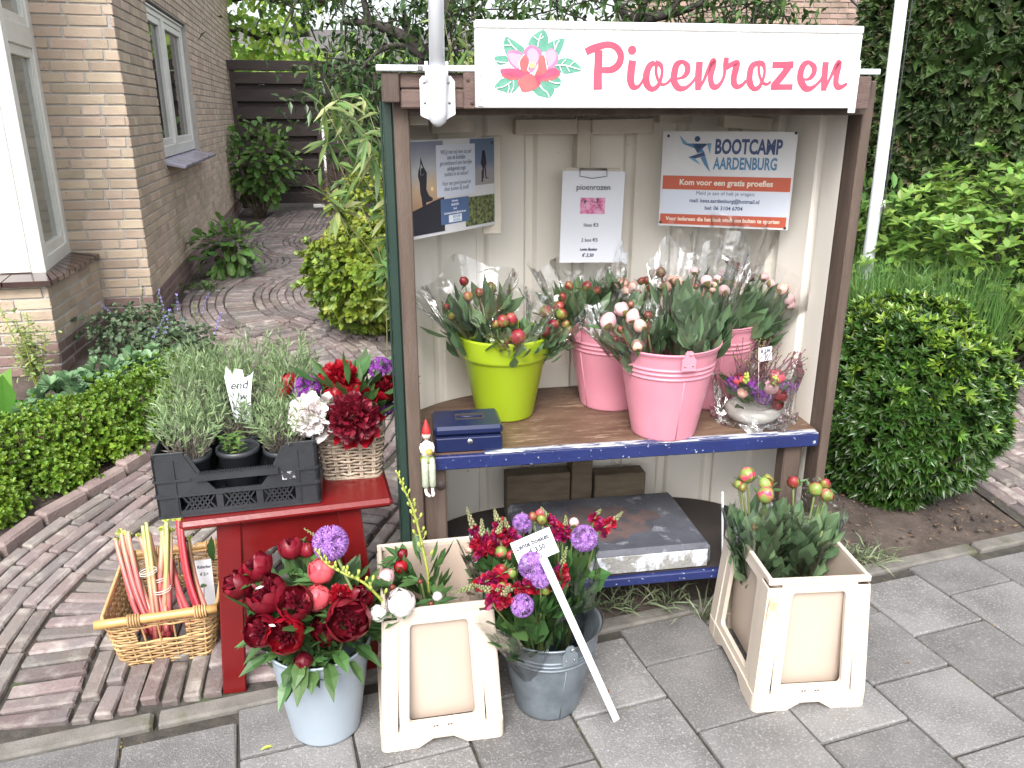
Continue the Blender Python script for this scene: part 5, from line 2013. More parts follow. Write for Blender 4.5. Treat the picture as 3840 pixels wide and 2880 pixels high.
def bloom(kind, r, mo, mi, parent):
    b = MB()
    if kind == 'bowl':
        for lay_, (n_, rr, t1, hf) in enumerate(((5, r, 2.14, .86), (5, r * .94, 2.26, .8), (4, r * .86, 2.2, .75))):
            for k in range(n_):
                petal(b, mo, rr * R.uniform(.95, 1.05), 2 * PI * (k + .4 * lay_) / n_ + R.uniform(-.15, .15), hf, .15, t1 + R.uniform(-.22, .10), R.uniform(-.05, .03), .04)
        b.build('petals', parent)
        b = MB()
        n_ = 90
        P = rdir(n_, .3) * (r * .42 * NR.random((n_, 1)) ** .5) + np.array((0, 0, -r * .1))
        D = unit(P * np.array((1, 1, .2)) * .5 + np.array((0, 0, r * .4)) + NR.normal(0, r * .12, (n_, 3)))
        leaves(b, mi, P, D, rdir(n_), r * NR.uniform(.3, .62, n_), r * .2, 3, .3, 0)
        b.build('petal_tuft', parent)
    elif kind == 'closed':
        for lay_, (n_, rr, t1, hf) in enumerate(((4, r, 2.35, .95), (4, r * .95, 2.75, .9), (3, r * .9, 3.0, 1.1))):
            for k in range(n_):
                petal(b, mo, rr * R.uniform(.93, 1.07), 2 * PI * (k + .5 * lay_) / n_ + R.uniform(-.2, .2), hf, .1, t1 + R.uniform(-.25, .1), R.uniform(-.04, .06), .07)
        ball(b, mo, (0, 0, 0), r * .82, 14, 10)
        b.build('petals', parent)
    elif kind == 'side':
        for lay_, (n_, rr, t1, hf) in enumerate(((4, r, 2.1, .85), (4, r * .9, 2.5, .85))):
            for k in range(n_):
                petal(b, mo, rr * R.uniform(.95, 1.1), 2 * PI * (k + .5 * lay_) / n_ + R.uniform(-.3, .3), hf, .1, t1 + R.uniform(-.3, .2), R.uniform(-.05, .12), .07)
        b.build('petals', parent)
        b = MB()
        leaves(b, mi, np.zeros((30, 3)), rdir(30, 1.4), rdir(30), r * .8, r * .25, 3, .3, 0)
        b.build('petal_tuft', parent)
    elif kind == 'double':
        for k in range(9):
            petal(b, mo, r, 2 * PI * k / 9 + R.uniform(-.2, .2), .5, .25, 1.35 + R.uniform(-.2, .3), .12, .14)
        b.build('petals', parent)
        b = MB()
        n_ = 340
        ball(b, mo, (0, 0, r * .1), r * .5, 12, 8)
        D = rdir(n_, .55)
        D[:, 2] = np.abs(D[:, 2]) * .9 - .12
        D = unit(D)
        P = D * r * NR.uniform(.25, .5, (n_, 1))
        leaves(b, mi, P, unit(D + NR.normal(0, .28, (n_, 3))), rdir(n_), r * NR.uniform(.4, .62, n_), r * NR.uniform(.22, .42, n_), 3, .35, 0)
        b.build('petal_tuft', parent)


def bud_part(parent, p, ax, r, m, name='bud', sep=4, sz=None):
    b = MB()
    sz = sz or R.uniform(.92, 1.2)
    b.T = frame(p, ax)
    prof = []
    for i in range(10):
        a = PI * i / 9
        prof.append((max(1e-4, r * math.sin(a) * (1 - .16 * (1 - math.cos(a)) * .5)), -sz * r * math.cos(a)))
    lathe(b, m, prof, 14, True)
    for k in range(3):
        petal(b, m, r * 1.03, R.uniform(0, 6.28), .9, .2, R.uniform(1.9, 2.7), R.uniform(-.06, .05), .05, 5, 6)
    for k in range(sep):
        petal(b, M_sep, r * 1.07, 2 * PI * k / sep + R.uniform(-.3, .3), .6, .05, R.uniform(1.2, 2.0), .04, .04, 4, 5)
    n_ = 3
    D = rdir(n_, .2)
    D[:, 2] = np.abs(D[:, 2]) * .6
    leaves(b, M_leaf, np.tile((0, 0, -r), (n_, 1)), D, np.array((0, 0, 1.)) + rdir(n_) * .3, r * NR.uniform(1.6, 2.8, n_), r * .5, 2, .15, .0)
    return b.build(name, parent)


def flower(label, p, ax, r, kind, mo, mi, foot, group, nl=5, name='peony', cat='flower', ms=None):
    M = frame(p, ax)
    t = thing(name, label, cat, p, 0, group, Matrix(M).to_euler())
    inv = np.linalg.inv(M)
    loc = lambda q: (inv @ np.append(np.asarray(q, float), 1))[:3]
    f = loc(foot)
    if kind == 'bud':
        bud_part(t, (0, 0, 0), (0, 0, 1), r, mo)
    else:
        bloom(kind, r, mo, mi, t)
    b = MB()
    pts = smooth([(0, 0, -r * .9), (f[0] * .12, f[1] * .12, -r * 1.8), tuple(f * .5), tuple(f)], 5)
    tube(b, ms or M_stem, pts, .0036, 7)
    b.build('stem', t)
    if nl:
        L = len(pts)
        up = loc(np.asarray(p) + np.array((0, 0, 1.)))
        for q in range(nl):
            P = pts[int(L * (.12 + .45 * q / nl))]
            out = unit(np.asarray(p) - np.array(foot)) * .3 + rdir(1)[0] * np.array((1, 1, .25))
            o = unit(inv[:3, :3] @ out)
            b = MB()
            for s_ in (-.5, 0, .5):
                d = unit(o + s_ * np.cross(o, up))
                leaves(b, M_leaf, [P], [d], [up], R.uniform(.055, .09), R.uniform(.018, .028), 2, .18, .1)
            b.build('leaf', t)
    return t


def allium_part(parent, p, r, m, name='allium_head', n_=150):
    b = MB()
    D = rdir(n_)
    c = np.asarray(p, float)
    base = c + D * r * .80
    for k in range(6):
        h = np.where(np.abs(D[:, 2:3]) < .9, np.array([[0, 0, 1.]]), np.array([[1., 0, 0]]))
        X_ = unit(np.cross(D, h))
        Y_ = np.cross(D, X_)
        a = k * PI / 3 + np.arange(n_)
        dd = unit(X_ * np.cos(a)[:, None] + Y_ * np.sin(a)[:, None] + D * .55)
        leaves(b, m, base, dd, D, r * .30, r * .075, 0, .1, 0)
    leaves(b, m, np.repeat(c[None], n_, 0), D, rdir(n_), r * .82, r * .02, 0, 0, 0)
    ball(b, M_stem, tuple(c), r * .12, 8, 6)
    return b.build(name, parent)


def snap_part(parent, p0, p1, size, name='snapdragon', frac=.55, mm=None):
    """flower spike from its lowest bloom p0 to its green tip p1"""
    b = MB()
    p0, p1 = np.array(p0, float), np.array(p1, float)
    L = np.linalg.norm(p1 - p0)
    ax = (p1 - p0) / L
    bend = rdir(1)[0] * L * .06
    tube(b, M_stem, [p0 + (p1 - p0) * f + bend * math.sin(PI * f) for f in np.linspace(-.25, 1, 8)], np.linspace(.0028, .001, 8), 6)
    k = int(5 + L * 60)
    F = frame((0, 0, 0), ax)[:3, :3]
    for i in range(k):
        f = i / k * frac
        c = p0 + (p1 - p0) * f + bend * math.sin(PI * f)
        a = i * 2.4
        o = F @ np.array((math.cos(a), math.sin(a), .35))
        s_ = size * (1.15 - .5 * f / frac)
        m = mm or (M_snapr if R.random() < .45 else M_snap)
        leaves(b, m, np.repeat((c + o * s_ * .25)[None], 7, 0), unit(o * .75 + NR.normal(0, .5, (7, 3))), rdir(7), s_ * NR.uniform(.7, 1., 7), s_ * NR.uniform(.6, .85, 7), 3, .3, 0)
    k2 = int(10 + L * 130)
    for i in range(k2):
        f = frac + (1 - frac) * i / k2
        c = p0 + (p1 - p0) * f + bend * math.sin(PI * f)
        a = i * 2.4
        o = F @ np.array((math.cos(a), math.sin(a), .5))
        s_ = size * (.30 - .2 * (f - frac) / (1 - frac))
        ball(b, M_snapg, tuple(c + o * s_ * .8), s_ * .62, 6, 4, 1.2)
    return b.build(name, parent)


def pod_spike(label, pts, foot, group=None):
    """green seed spike with pods on thin stalks, pts from low to tip"""
    P = smooth(pts, 6)
    t = thing('seed_spike', label, 'flower', tuple(P[0]), 0, group)
    P = P - P[0]
    b = MB()
    f = np.array(foot) - np.array(pts[0])
    tube(b, M_lgr, np.concatenate([[f, f * .5], P]), np.concatenate([[.0045, .0045], np.linspace(.0042, .0018, len(P))]), 8)
    b.build('stem', t)
    b = MB()
    n_ = 26
    for i in range(n_):
        q = .12 + .88 * i / n_
        k = q * (len(P) - 1)
        c = P[int(k)] * (1 - k % 1) + P[min(int(k) + 1, len(P) - 1)] * (k % 1)
        a = i * 2.4
        o = unit(np.array((math.cos(a), math.sin(a), .5)))
        ln = .022 * (1 - q) ** 1.3 + .004
        e = c + o * ln
        tube(b, M_lgr, [c, c + o * ln * .6, e + np.array((0, 0, .003))], .0009, 5, True, False)
        s_ = .0075 * (1.05 - .45 * q)
        b.T = frame(e + np.array((0, 0, s_ * 1.1)), unit(o * .5 + np.array((0, 0, 1.))))
        ball(b, M_lgr, (0, 0, 0), s_ * .62, 7, 5, 1.9)
        b.T = None
    b.build('pod', t)
    return t


def foliage_mass(b, m, base, top, rb, rt, n_, L, W, spread=.5, zlo=.2, kind=2):
    base, top = np.array(base, float), np.array(top, float)
    ax = top - base
    F = frame((0, 0, 0), ax)[:3, :3]
    f = zlo + (1 - zlo) * NR.random(n_) ** .8
    rr = (rb + (rt - rb) * f) * np.sqrt(NR.random(n_))
    a = NR.uniform(0, 6.28, n_)
    o = (F @ np.stack([np.cos(a), np.sin(a), np.zeros(n_)])).T
    P = base + ax * f[:, None] + o * rr[:, None]
    D = unit(unit(ax) * 1. + o * spread * (rr / (rt + 1e-6))[:, None] * 1.3 + NR.normal(0, .25, (n_, 3)))
    leaves(b, m, P, D, o + rdir(n_) * .5, NR.uniform(.7, 1.2, n_) * L, NR.uniform(.7, 1.2, n_) * W, kind, .16, .05)


def wrapper(parent, base, top, rb, rt, m=None, seed=0, lift=.0, tilt=None, name='wrapper', nz=12, na=84):
    base, top = np.array(base, float), np.array(top, float)
    ax = top - base
    F = frame((0, 0, 0), ax)[:3, :3]
    G_ = []
    for i in range(nz):
        f = i / (nz - 1)
        row = []
        for j in range(na):
            a = 2 * PI * j / na
            wv = 1 + .07 * math.sin(3 * a + seed) + f * (.09 * math.sin(5 * a + 2 * seed) + .10 * abs(math.sin(5.5 * a + seed * 3 + 1.2 * f)) + .05 * abs(math.sin(11 * a + 4 * f + seed))) + .035 * abs(math.sin(9 * a + 5 * f + seed))
            rr = (rb + (rt - rb) * f ** .8) * wv
            h = f * (1 + f * (.12 * math.sin(2 * a + seed) + .12 * math.sin(4 * a + 1.3 * seed) - .10 * abs(math.sin(3.5 * a + seed))))
            if tilt is not None:
                h += f * f * tilt[0] * math.cos(a - tilt[1])
            p = base + ax * h + F @ np.array((rr * math.cos(a), rr * math.sin(a), 0))
            row.append(p)
        G_.append(row)
    b = MB()
    sheet(b, m or M_film, G_, True, True)
    return b.build(name, parent)


def bouquet(label, base, top, rt, buds, group, nleaf=70, L=.10, W=.03, wrap=(1.12, 1.3), mats=None, leafm=None, seed=1, stemm=None, rb=.025, tilt=None, cat='bouquet', spread=.5, zlo=.25, zr=.955):
    spread, L, rt = spread * .62, L * .78, rt * .95
    """wrapped bunch: buds = [(world point, radius, material)]"""
    base, top = np.array(base, float), np.array(top, float)
    t = thing('flower_bouquet', label, cat, tuple(base), 0, group)
    o = base
    ax = unit(top - base)
    f0 = min(.82, max(0., (zr - base[2]) / (top[2] - base[2])))
    zlo = max(0., f0 - .12)
    b = MB()
    for (p, r, m) in buds:
        q = np.array(p) - o
        e = NR.normal(0, .012, 3) * np.array((1, 1, 0))
        mid = q * .55 + (top - base) * .25 * .4
        tube(b, stemm or M_stem, smooth([e, mid, q - unit(q) * r * .9], 4), .0034, 6)
    for k in range(5):
        e = NR.normal(0, .014, 3) * np.array((1, 1, 0))
        tube(b, M_stem, [e, (top - base) * .9 + NR.normal(0, rt * .35, 3)], .003, 6)
    b.build('stem', t)
    b = MB()
    foliage_mass(b, leafm or M_leafd, (0, 0, 0), (top - base) * .86, rb, rt * .92, int(nleaf * 1.1), L * 1.15, W * 1.2, spread, zlo)
    b.build('foliage', t)
    for (p, r, m) in buds:
        q = np.array(p) - o
        bud_part(t, q, unit(unit(q) * .7 + rdir(1)[0] * .45), r * R.uniform(1.05, 1.22), m)
    if wrap:
        wrapper(t, (top - base) * max(.05, f0 - .03), (top - base) * (f0 + (1 - f0) * 1.0 + (wrap[1] - 1)), max(rb * 1.3, .055), rt * wrap[0] * 1.06, M_film if seed % 2 else M_filmc, seed, 0, tilt)
    return t


# ---- bouquets on the shelf: lime pot
def pts_s(lst):
    """(u, z, v) stall places to world"""
    return [np.array(SW(u, v, z)) for u, z, v in lst]


LP = np.array(SW(.258, .325, .70))
GS = 'wrapped peony bunches on the shelf'
q = pts_s([(0.1301, 1.1287, 0.33), (0.1343, 1.0968, 0.25), (0.2192, 1.0975, 0.36), (0.0807, 1.037, 0.24), (0.0667, 1.0627, 0.27), (0.1746, 1.0965, 0.3)])
bouquet('clear wrapped bunch of green and red peony buds leaning left in the lime pot', LP + (-.02, -.0, .0), pts_s([(0.1409, 1.0858) + (.30,)])[0], .125,
        list(zip(q, (.0135, .015, .016, .011, .010, .013), (M_budrd, M_budrd, M_budgr, M_budgr, M_budrd, M_budgr))), GS, 70, .12, .036, (1.22, 1.15), seed=1, rb=.04, spread=.7)
q = pts_s([(0.236, 1.0276, 0.2), (0.2621, 1.0261, 0.22), (0.2771, 0.984, 0.17), (0.2328, 0.9612, 0.18), (0.2145, 1.0182, 0.2)])
bouquet('clear wrapped bunch of fat wine red buds drooping over the front of the lime pot', LP + (.0, -.02, .0), pts_s([(0.2661, 0.9986) + (.20,)])[0], .09,
        list(zip(q, (.017, .018, .0225, .018, .011), (M_budrd, M_budrd, M_budrd, M_budgr, M_budgr))), GS, 46, .085, .022, (1.2, 1.2), seed=2, rb=.04, tilt=(.3, 1.5), spread=.8)
q = pts_s([(0.3807, 1.0387, 0.26), (0.4309, 1.0427, 0.3), (0.4031, 0.9952, 0.25), (0.4466, 0.9915, 0.27), (0.3735, 0.9816, 0.22), (0.4316, 1.0278, 0.26), (0.4576, 0.9728, 0.27)])
bouquet('clear wrapped bunch of green red buds leaning right out of the lime pot', LP + (.03, -.0, .0), pts_s([(0.3996, 1.0085) + (.27,)])[0], .085,
        list(zip(q, (.017, .015, .016, .012, .015, .015, .010), (M_budgr, M_budrd, M_budrd, M_budgr, M_budrd, M_budgr, M_budgr))), GS, 50, .085, .022, (1.2, 1.2), seed=3, rb=.04, spread=.8)
# pink bucket behind
PBk = np.array(SW(.632, .375, .71))
q = pts_s([(0.4768, 1.0968, 0.36), (0.5374, 1.0933, 0.36), (0.5642, 1.0833, 0.33), (0.4491, 1.0688, 0.33)])
bouquet('clear wrapped leafy bunch with few buds in the pink bucket at the back', PBk + (-.03, 0, 0), pts_s([(0.5333, 1.0832) + (.38,)])[0], .125,
        list(zip(q, (.013, .014, .013, .012), (M_budrd, M_budrd, M_budrd, M_budrd))), GS, 110, .115, .032, (1.1, 1.25), seed=5, rb=.06, spread=.6)
q = pts_s([(0.6184, 1.0927, 0.32), (0.6577, 1.1018, 0.36), (0.6516, 1.0867, 0.3), (0.6916, 1.0884, 0.36), (0.7209, 1.1045, 0.36), (0.7414, 1.107, 0.36), (0.7438, 1.0866, 0.33), (0.7692, 1.0952, 0.36), (0.702, 1.0726, 0.33)])
bouquet('clear wrapped bunch of small peach buds between the two nearest pink buckets', PBk + (.05, -.02, 0), pts_s([(0.6996, 1.056) + (.35,)])[0], .10,
        list(zip(q, (.014, .016, .015, .014, .012, .013, .011, .013, .010), (M_peach, M_peach, M_peach, M_peach, M_budsm, M_budsm, M_budsm, M_peach, M_budsm))), GS, 90, .10, .028, (1.1, 1.2), seed=4, rb=.06)
# front pink bucket
PA = np.array(SW(.729, .10, .71))
q = pts_s([(0.5858, 1.0695, 0.12), (0.6138, 1.0504, 0.1), (0.534, 1.0427, 0.08), (0.63, 1.0286, 0.07), (0.6002, 0.9892, 0), (0.6172, 1.0804, 0.13), (0.6629, 1.0528, 0.1), (0.5751, 1.0158, 0.09), (0.5531, 0.9932, 0.06)])
bouquet('clear wrapped bunch of opening blush pink buds leaning left from the front pink bucket', PA + (-.02, 0, 0), pts_s([(0.6002, 1.0305) + (.09,)])[0], .085,
        list(zip(q, (.0185, .0195, .022, .0185, .0165, .0095, .012, .010, .008), (M_blush, M_blush, M_blush, M_peach, M_peach, M_budsm, M_budsm, M_budsm, M_budsm))), GS, 60, .085, .022, (1.25, 1.2), seed=7, rb=.06, stemm=M_stemr, spread=.8)
q = pts_s([(0.7259, 1.1275, 0.14), (0.7705, 1.1407, 0.16), (0.7569, 1.1401, 0.18), (0.8632, 1.1393, 0.16), (0.9101, 1.1121, 0.13), (0.8874, 1.1197, 0.16), (0.809, 1.124, 0.18), (0.8409, 1.12, 0.18), (0.7382, 1.1592, 0.22), (0.9177, 1.1356, 0.2), (0.8552, 1.1565, 0.24)])
bouquet('tall clear wrapped bunch of peach buds standing upright in the front pink bucket', PA + (.05, 0, 0), pts_s([(0.8172, 1.0993) + (.13,)])[0], .115,
        list(zip(q, (.0165, .0175, .014, .0165, .0165, .015, .011, .009, .014, .012, .013), (M_peach, M_peach, M_peach, M_blush, M_blush, M_peach, M_budsm, M_budsm, M_budsm, M_blush, M_blush))), GS, 170, .13, .036, (1.12, 1.42), seed=9, rb=.075, stemm=M_stemr, spread=.45, zlo=.1)
# back right pink bucket
PC = np.array(SW(.975, .335, .71))
q = pts_s([(1.1333, 1.1136, 0.32), (1.1709, 1.0825, 0.26), (1.1855, 1.0508, 0.24), (1.1941, 1.0319, 0.24), (1.1485, 1.0952, 0.3), (1.058, 1.1245, 0.34), (1.0923, 1.1079, 0.34)])
bouquet('clear wrapped bunch of pink buds leaning right from the back right pink bucket', PC, pts_s([(1.1171, 1.0504) + (.31,)])[0], .13,
        list(zip(q, (.015, .017, .017, .014, .013, .012, .012), (M_blush, M_peach, M_blush, M_blush, M_blush, M_budsm, M_blush))), GS, 120, .12, .035, (1.12, 1.4), seed=11, rb=.07, spread=.7)
q = pts_s([(1.0308, 1.165, 0.38), (1.0577, 1.1407, 0.38), (1.0015, 1.1225, 0.36)])
bouquet('tall wrapped bunch at the back with its film standing against the wall', PC + np.array((-.04, .05, 0)), pts_s([(1.0204, 1.0986) + (.40,)])[0], .10,
        list(zip(q, (.012, .013, .013), (M_budsm, M_budrd, M_blush))), GS, 70, .11, .03, (1.25, 1.6), seed=13, rb=.06)

# ---- foil wrapped bowl with its price tag
M_dried = mat('dried_purple_stalk', (.13, .05, .075), (.18, .09, .1), .7, 40)
M_bowl = mat('pearl_white_bowl', (.70, .68, .63), (.62, .60, .55), .25, 8)
BW = SW(1.045, .135, .681)
t = thing('flower_bowl', 'white ribbed bowl of mixed flowers wrapped in shiny film on the shelf', 'flower arrangement', BW, S_RZ)
b = MB()
lathe(b, M_bowl, [(.001, .002), (.05, .0), (.068, .008), (.088, .03), (.086, .048), (.07, .056), (.064, .052), (.06, .03), (.001, .02)], 64, wob=lambda a, z: 1 + .03 * math.cos(30 * a + 60 * z))
b.build('bowl', t)
b = MB()
foliage_mass(b, M_leaf, (0, 0, .04), (0, 0, .13), .05, .085, 60, .06, .026, 1.2, .0)
b.build('foliage', t)
for (x, y, z, r, m) in ((.018, -.075, .135, .024, M_blush), (.058, -.03, .155, .026, M_coral), (-.07, -.03, .15, .02, M_coral), (.06, -.06, .10, .024, M_scar), (-.065, -.055, .115, .018, M_peach), (.05, -.07, .075, .02, M_crim)):
    b = MB()
    b.T = frame((x, y, z), (x, y, .12))
    for k in range(5):
        petal(b, m, r, 2 * PI * k / 5, .85, .1, 2.5, 0, .03)
    b.build('bud', t)
b = MB()
n_ = 80
D = unit(NR.normal(0, .48, (n_, 3)) + np.array((.08, -.1, 1.)))
for d in D:
    L = R.uniform(.07, .16)
    p = np.array((R.gauss(0, .03), R.gauss(-.01, .02), .13))
    tube(b, M_dried, [p, p + d * L], .0012, 5, True, False)
    ball(b, M_sep, tuple(p + d * L), .0028, 6, 4)
for d in ((.8, -.15, .35), (.85, -.2, .25), (.6, -.1, .6), (-.7, -.1, .5)):
    p = np.array((.03, -.01, .14))
    e = p + unit(d) * .13
    tube(b, M_dried, [p, e], .0012, 5, True, False)
    ball(b, M_sep, tuple(e), .0028, 6, 4)
b.build('dried_stalks', t)
allium_part(t, (.085, -.03, .12), .028, M_allp, 'purple_flower', 70)
allium_part(t, (-.03, -.05, .13), .030, M_allp, 'purple_flower', 60)
allium_part(t, (.01, -.05, .10), .034, M_allp, 'purple_flower', 80)
allium_part(t, (-.075, -.01, .13), .028, M_allp, 'purple_flower', 70)
for c in ((-.06, -.06, .165), (.03, -.07, .155)):
    b = MB()
    for k in range(14):
        ball(b, M_lgr, (c[0] + R.gauss(0, .005), c[1] + R.gauss(0, .005), c[2] + k * .0022 - .015), .0045, 6, 4, 1.3)
    b.build('seed_head', t)
wrapper(t, (0, 0, .0), (0, 0, .21), .105, .125, M_filmc, 6, name='film_wrap', nz=16)
G_ = []
for i in range(5):
    row = []
    for j in range(40):
        a = 2 * PI * j / 40
        rr = .09 + .012 * i + .008 * math.sin(7 * a + i)
        row.append((rr * math.cos(a), rr * math.sin(a), .003 + .004 * i * (1 + math.sin(9 * a + i))))
    G_.append(row)
b = MB()
sheet(b, M_filmc, G_, True, True)
b.build('film_skirt', t)
tg = thing('price_tag', 'small white price flag on a thin stick in the wrapped bowl', 'price tag', SW(1.035, .085, .79), S_RZ, None, (0, rad(-5), S_RZ))
b = MB()
tube(b, M_creamw, [(0, 0, -.02), (0, 0, .15)], .0015, 6)
b.build('stick', tg)
b = MB()
G_ = [[(.001 + .042 * i / 5, -.0022 - .002 * math.sin(i * .9), .105 + .045 * j) for i in range(6)] for j in (0, 1)]
sheet(b, M_paper, G_)
b.build('flag', tg)
text(tg, '€ 7,50', .0135, M_inkb, .020, -.0052, .134, 'CENTER', .85, .0003, .1, .1)

# ---- grey blue bucket of peonies
Gc = np.array((GB[0], GB[1], .06))
GP = 'peonies in the grey blue bucket'
up = np.array((0, 0, 1.))


def towards(p, tilt_cam, side=0., c=None):
    """axis: up and out of the bucket, leaning to the viewer"""
    c = Gc if c is None else c
    v = unit(np.asarray(p) - c)
    return unit(v * .6 + up * .35 + np.array((side, -tilt_cam, 0)))


for (p, r, kind, mo, mi, tc_, sd_, lab) in (
        ((-0.6657, 1.86, 0.5082), .031, 'side', M_crim, M_crid, .1, -.4, 'half open crimson peony, upper left of the grey blue bucket'),
        ((-0.7172, 1.84, 0.4653), .032, 'side', M_crim, M_crid, .3, -.7, 'crimson peony hanging over the far left of the grey blue bucket'),
        ((-0.6298, 1.8, 0.4633), .044, 'bowl', M_crim, M_crid, .25, -.1, 'wide open crimson peony with a pale petal lying in it'),
        ((-0.5471, 1.77, 0.4544), .038, 'bowl', M_crim, M_crid, .5, .0, 'open crimson peony in the middle of the grey blue bucket'),
        ((-0.6349, 1.745, 0.3911), .037, 'bowl', M_crim, M_crid, .9, -.3, 'open crimson peony low at the left, touching its neighbour'),
        ((-0.5638, 1.72, 0.3939), .040, 'bowl', M_scar, M_crid, 1.4, .0, 'bright crimson peony facing the viewer, lowest in the grey blue bucket'),
        ((-0.4095, 1.74, 0.4273), .046, 'bowl', M_crim, M_crid, 1.2, .2, 'largest crimson peony, at the right of the grey blue bucket'),
        ((-0.482, 1.79, 0.3619), .032, 'side', M_crim, M_crid, .6, .0, 'crimson peony half hidden behind the largest one'),
        ((-0.507, 1.82, 0.4379), .030, 'closed', M_coral, M_coral, .1, .1, 'closed coral pink peony in the middle of the grey blue bucket'),
        ((-0.5036, 1.87, 0.4883), .029, 'closed', M_coral, M_coral, .1, .0, 'upper coral pink peony beside the lilac allium'),
        ((-0.6016, 1.95, 0.5113), .027, 'side', M_crim, M_crid, -.2, -.1, 'dark crimson peony at the back, in front of the stool arch'),
        ((-0.5569, 1.95, 0.5042), .018, 'closed', M_crim, M_crid, -.2, .1, 'small dark crimson peony at the back beside the lilac allium'),
        ((-0.4467, 1.83, 0.4355), .028, 'double', M_crim, M_scar, .3, .1, 'ruffled crimson peony behind the largest one'),
        ((-0.4009, 1.84, 0.4234), .028, 'side', M_crim, M_crid, .1, .5, 'crimson peony at the far right rim, beside the ivory container'),
        ((-0.5318, 1.735, 0.3068), .020, 'closed', M_crid, M_crid, .8, .0, 'dark round peony bud just above the grey blue rim')):
    flower(lab, p, towards(p, tc_, sd_), r * 1.24, kind, mo, mi, Gc + NR.normal(0, .025, 3) * (1, 1, 0), GP, 4)
b = MB()
for p, a in (((-0.634, 1.77, 0.4989), .5), ((-0.5888, 1.7, 0.4363), -.4)):
    b.T = place(p[0], p[1], p[2], a)
    leaves(b, M_whit, [(-.011, 0, 0)], [(1, 0, .1)], [(0, -.3, 1)], .022, .008, 2, .1, .0)
    b.T = None
tag(b.build('fallen_petals'), 'two small pale petals lying on the crimson peonies in the grey blue bucket', 'petals')
t = thing('allium', 'large lilac allium ball rising above the peonies in the grey blue bucket', 'flower', (-0.4799, 1.9, 0.5525))
allium_part(t, (0, 0, 0), .050, M_alli, 'allium_head', 240)
b = MB()
tube(b, M_stem, [(0, 0, 0), (.06, -.06, -.10), (.09, -.02, -.30)], .0042, 8)
b.build('stem', t)
t = thing('snapdragon', 'green snapdragon tip leaning left behind the lilac allium', 'flower', (-0.5255, 1.97, 0.5456))
snap_part(t, (.04, .0, -.05), (-.042, 0, .012), .022, 'flower_head', .25)
b = MB()
tube(b, M_stem, [(.04, 0, -.05), (.10, -.03, -.22), (.12, -.06, -.36)], .003, 7)
b.build('stem', t)
b = MB()
foliage_mass(b, M_leaf, Gc + (0, .03, .14), Gc + (0, .03, .36), .11, .17, 200, .085, .034, 1.2, 0)
t = b.build('peony_foliage')
tag(t, 'peony leaves spreading over the rim of the grey blue bucket', 'foliage')
b = MB()
a = NR.uniform(0, 6.28, 46)
P = Gc + np.stack([.128 * np.cos(a), .128 * np.sin(a), .21 + NR.uniform(0, .05, 46)], 1)
D = np.stack([np.cos(a), np.sin(a), NR.uniform(-.5, .3, 46)], 1)
leaves(b, M_leaf, P, D, np.array((0, 0, 1.)) + rdir(46) * .3, NR.uniform(.065, .105, 46), NR.uniform(.028, .044, 46), 2, .16, .35)
tag(b.build('peony_foliage'), 'drooping peony leaves hanging over the front of the grey blue rim', 'foliage')
pod_spike('lime green seed spike leaning across the crimson peonies', [(-0.327, 1.84, 0.3952), (-0.3795, 1.83, 0.4716), (-0.4315, 1.83, 0.5018), (-0.4786, 1.84, 0.5258), (-0.5047, 1.85, 0.5579)], (-.24, 1.92, .1))

# ---- ivory container on the left: loose stems
Lc = np.array((-.235, 2.0, .10))
GL = 'stems in the left ivory container'
for (p, r, kind, mo, lab) in (((-0.2851, 1.795, 0.4392), .036, 'closed', M_whit, 'largest white peony hanging over the rim of the left ivory container'),
                              ((-0.3401, 1.77, 0.4244), .022, 'closed', M_whit, 'small white peony bud at the left corner of the ivory rim'),
                              ((-0.3446, 1.93, 0.4315), .024, 'closed', M_blush, 'pale pink opening peony at the left inside the ivory container'),
                              ((-0.3078, 1.97, 0.439), .019, 'closed', M_scar, 'lower red peony bud inside the left ivory container'),
                              ((-0.3086, 2.02, 0.4505), .015, 'closed', M_crim, 'upper dark red peony bud inside the left ivory container'),
                              ((-0.1997, 1.88, 0.4029), .014, 'closed', M_whit, 'small cream rosebud shaped peony over the ivory container opening'),
                              ((-0.2155, 1.86, 0.3932), .0075, 'closed', M_budsm, 'tiny dark bud beside the cream peony'),
                              ((-0.2504, 1.93, 0.417), .0075, 'closed', M_budsm, 'tiny dark bud among the leaves in the ivory container'),
                              ((-0.3204, 1.89, 0.4251), .0085, 'closed', M_budsm, 'tiny dark bud beside the pale pink peony')):
    flower(lab, p, unit(np.asarray(p) - Lc + (0, -.05, .05)), r, kind, mo, mo, Lc + NR.normal(0, .02, 3), GL, 2 if r > .012 else 1)
b = MB()
foliage_mass(b, M_leaf, Lc + (.0, 0, .10), np.array((-0.2683, 2, 0.4194)), .03, .07, 75, .08, .024, .9, 0)
tag(b.build('peony_foliage'), 'dark green peony leaves filling the left ivory container', 'foliage')
pod_spike('tall lime green seed spike standing in the left ivory container', [(-0.2365, 2, 0.397), (-0.257, 2.02, 0.5035), (-0.2758, 2.03, 0.5849), (-0.2988, 2.03, 0.6488), (-0.3145, 2.03, 0.6977)], tuple(Lc))
b = MB()
G_ = [[(Lc[0] + .07 + .012 * j + R.gauss(0, .004), Lc[1] - .15 + .018 * i + R.gauss(0, .003), .40 + .006 * math.sin(2 * i + j) + R.gauss(0, .004)) for j in range(8)] for i in range(5)]
sheet(b, M_filmc, G_)
tag(b.build('film_scrap'), 'crumpled scrap of clear film on the rim of the left ivory container', 'plastic film')

# ---- zinc bucket: spring bouquets
Zc = np.array((ZB[0], ZB[1], .05))
GZ = 'spring bouquets in the zinc bucket'


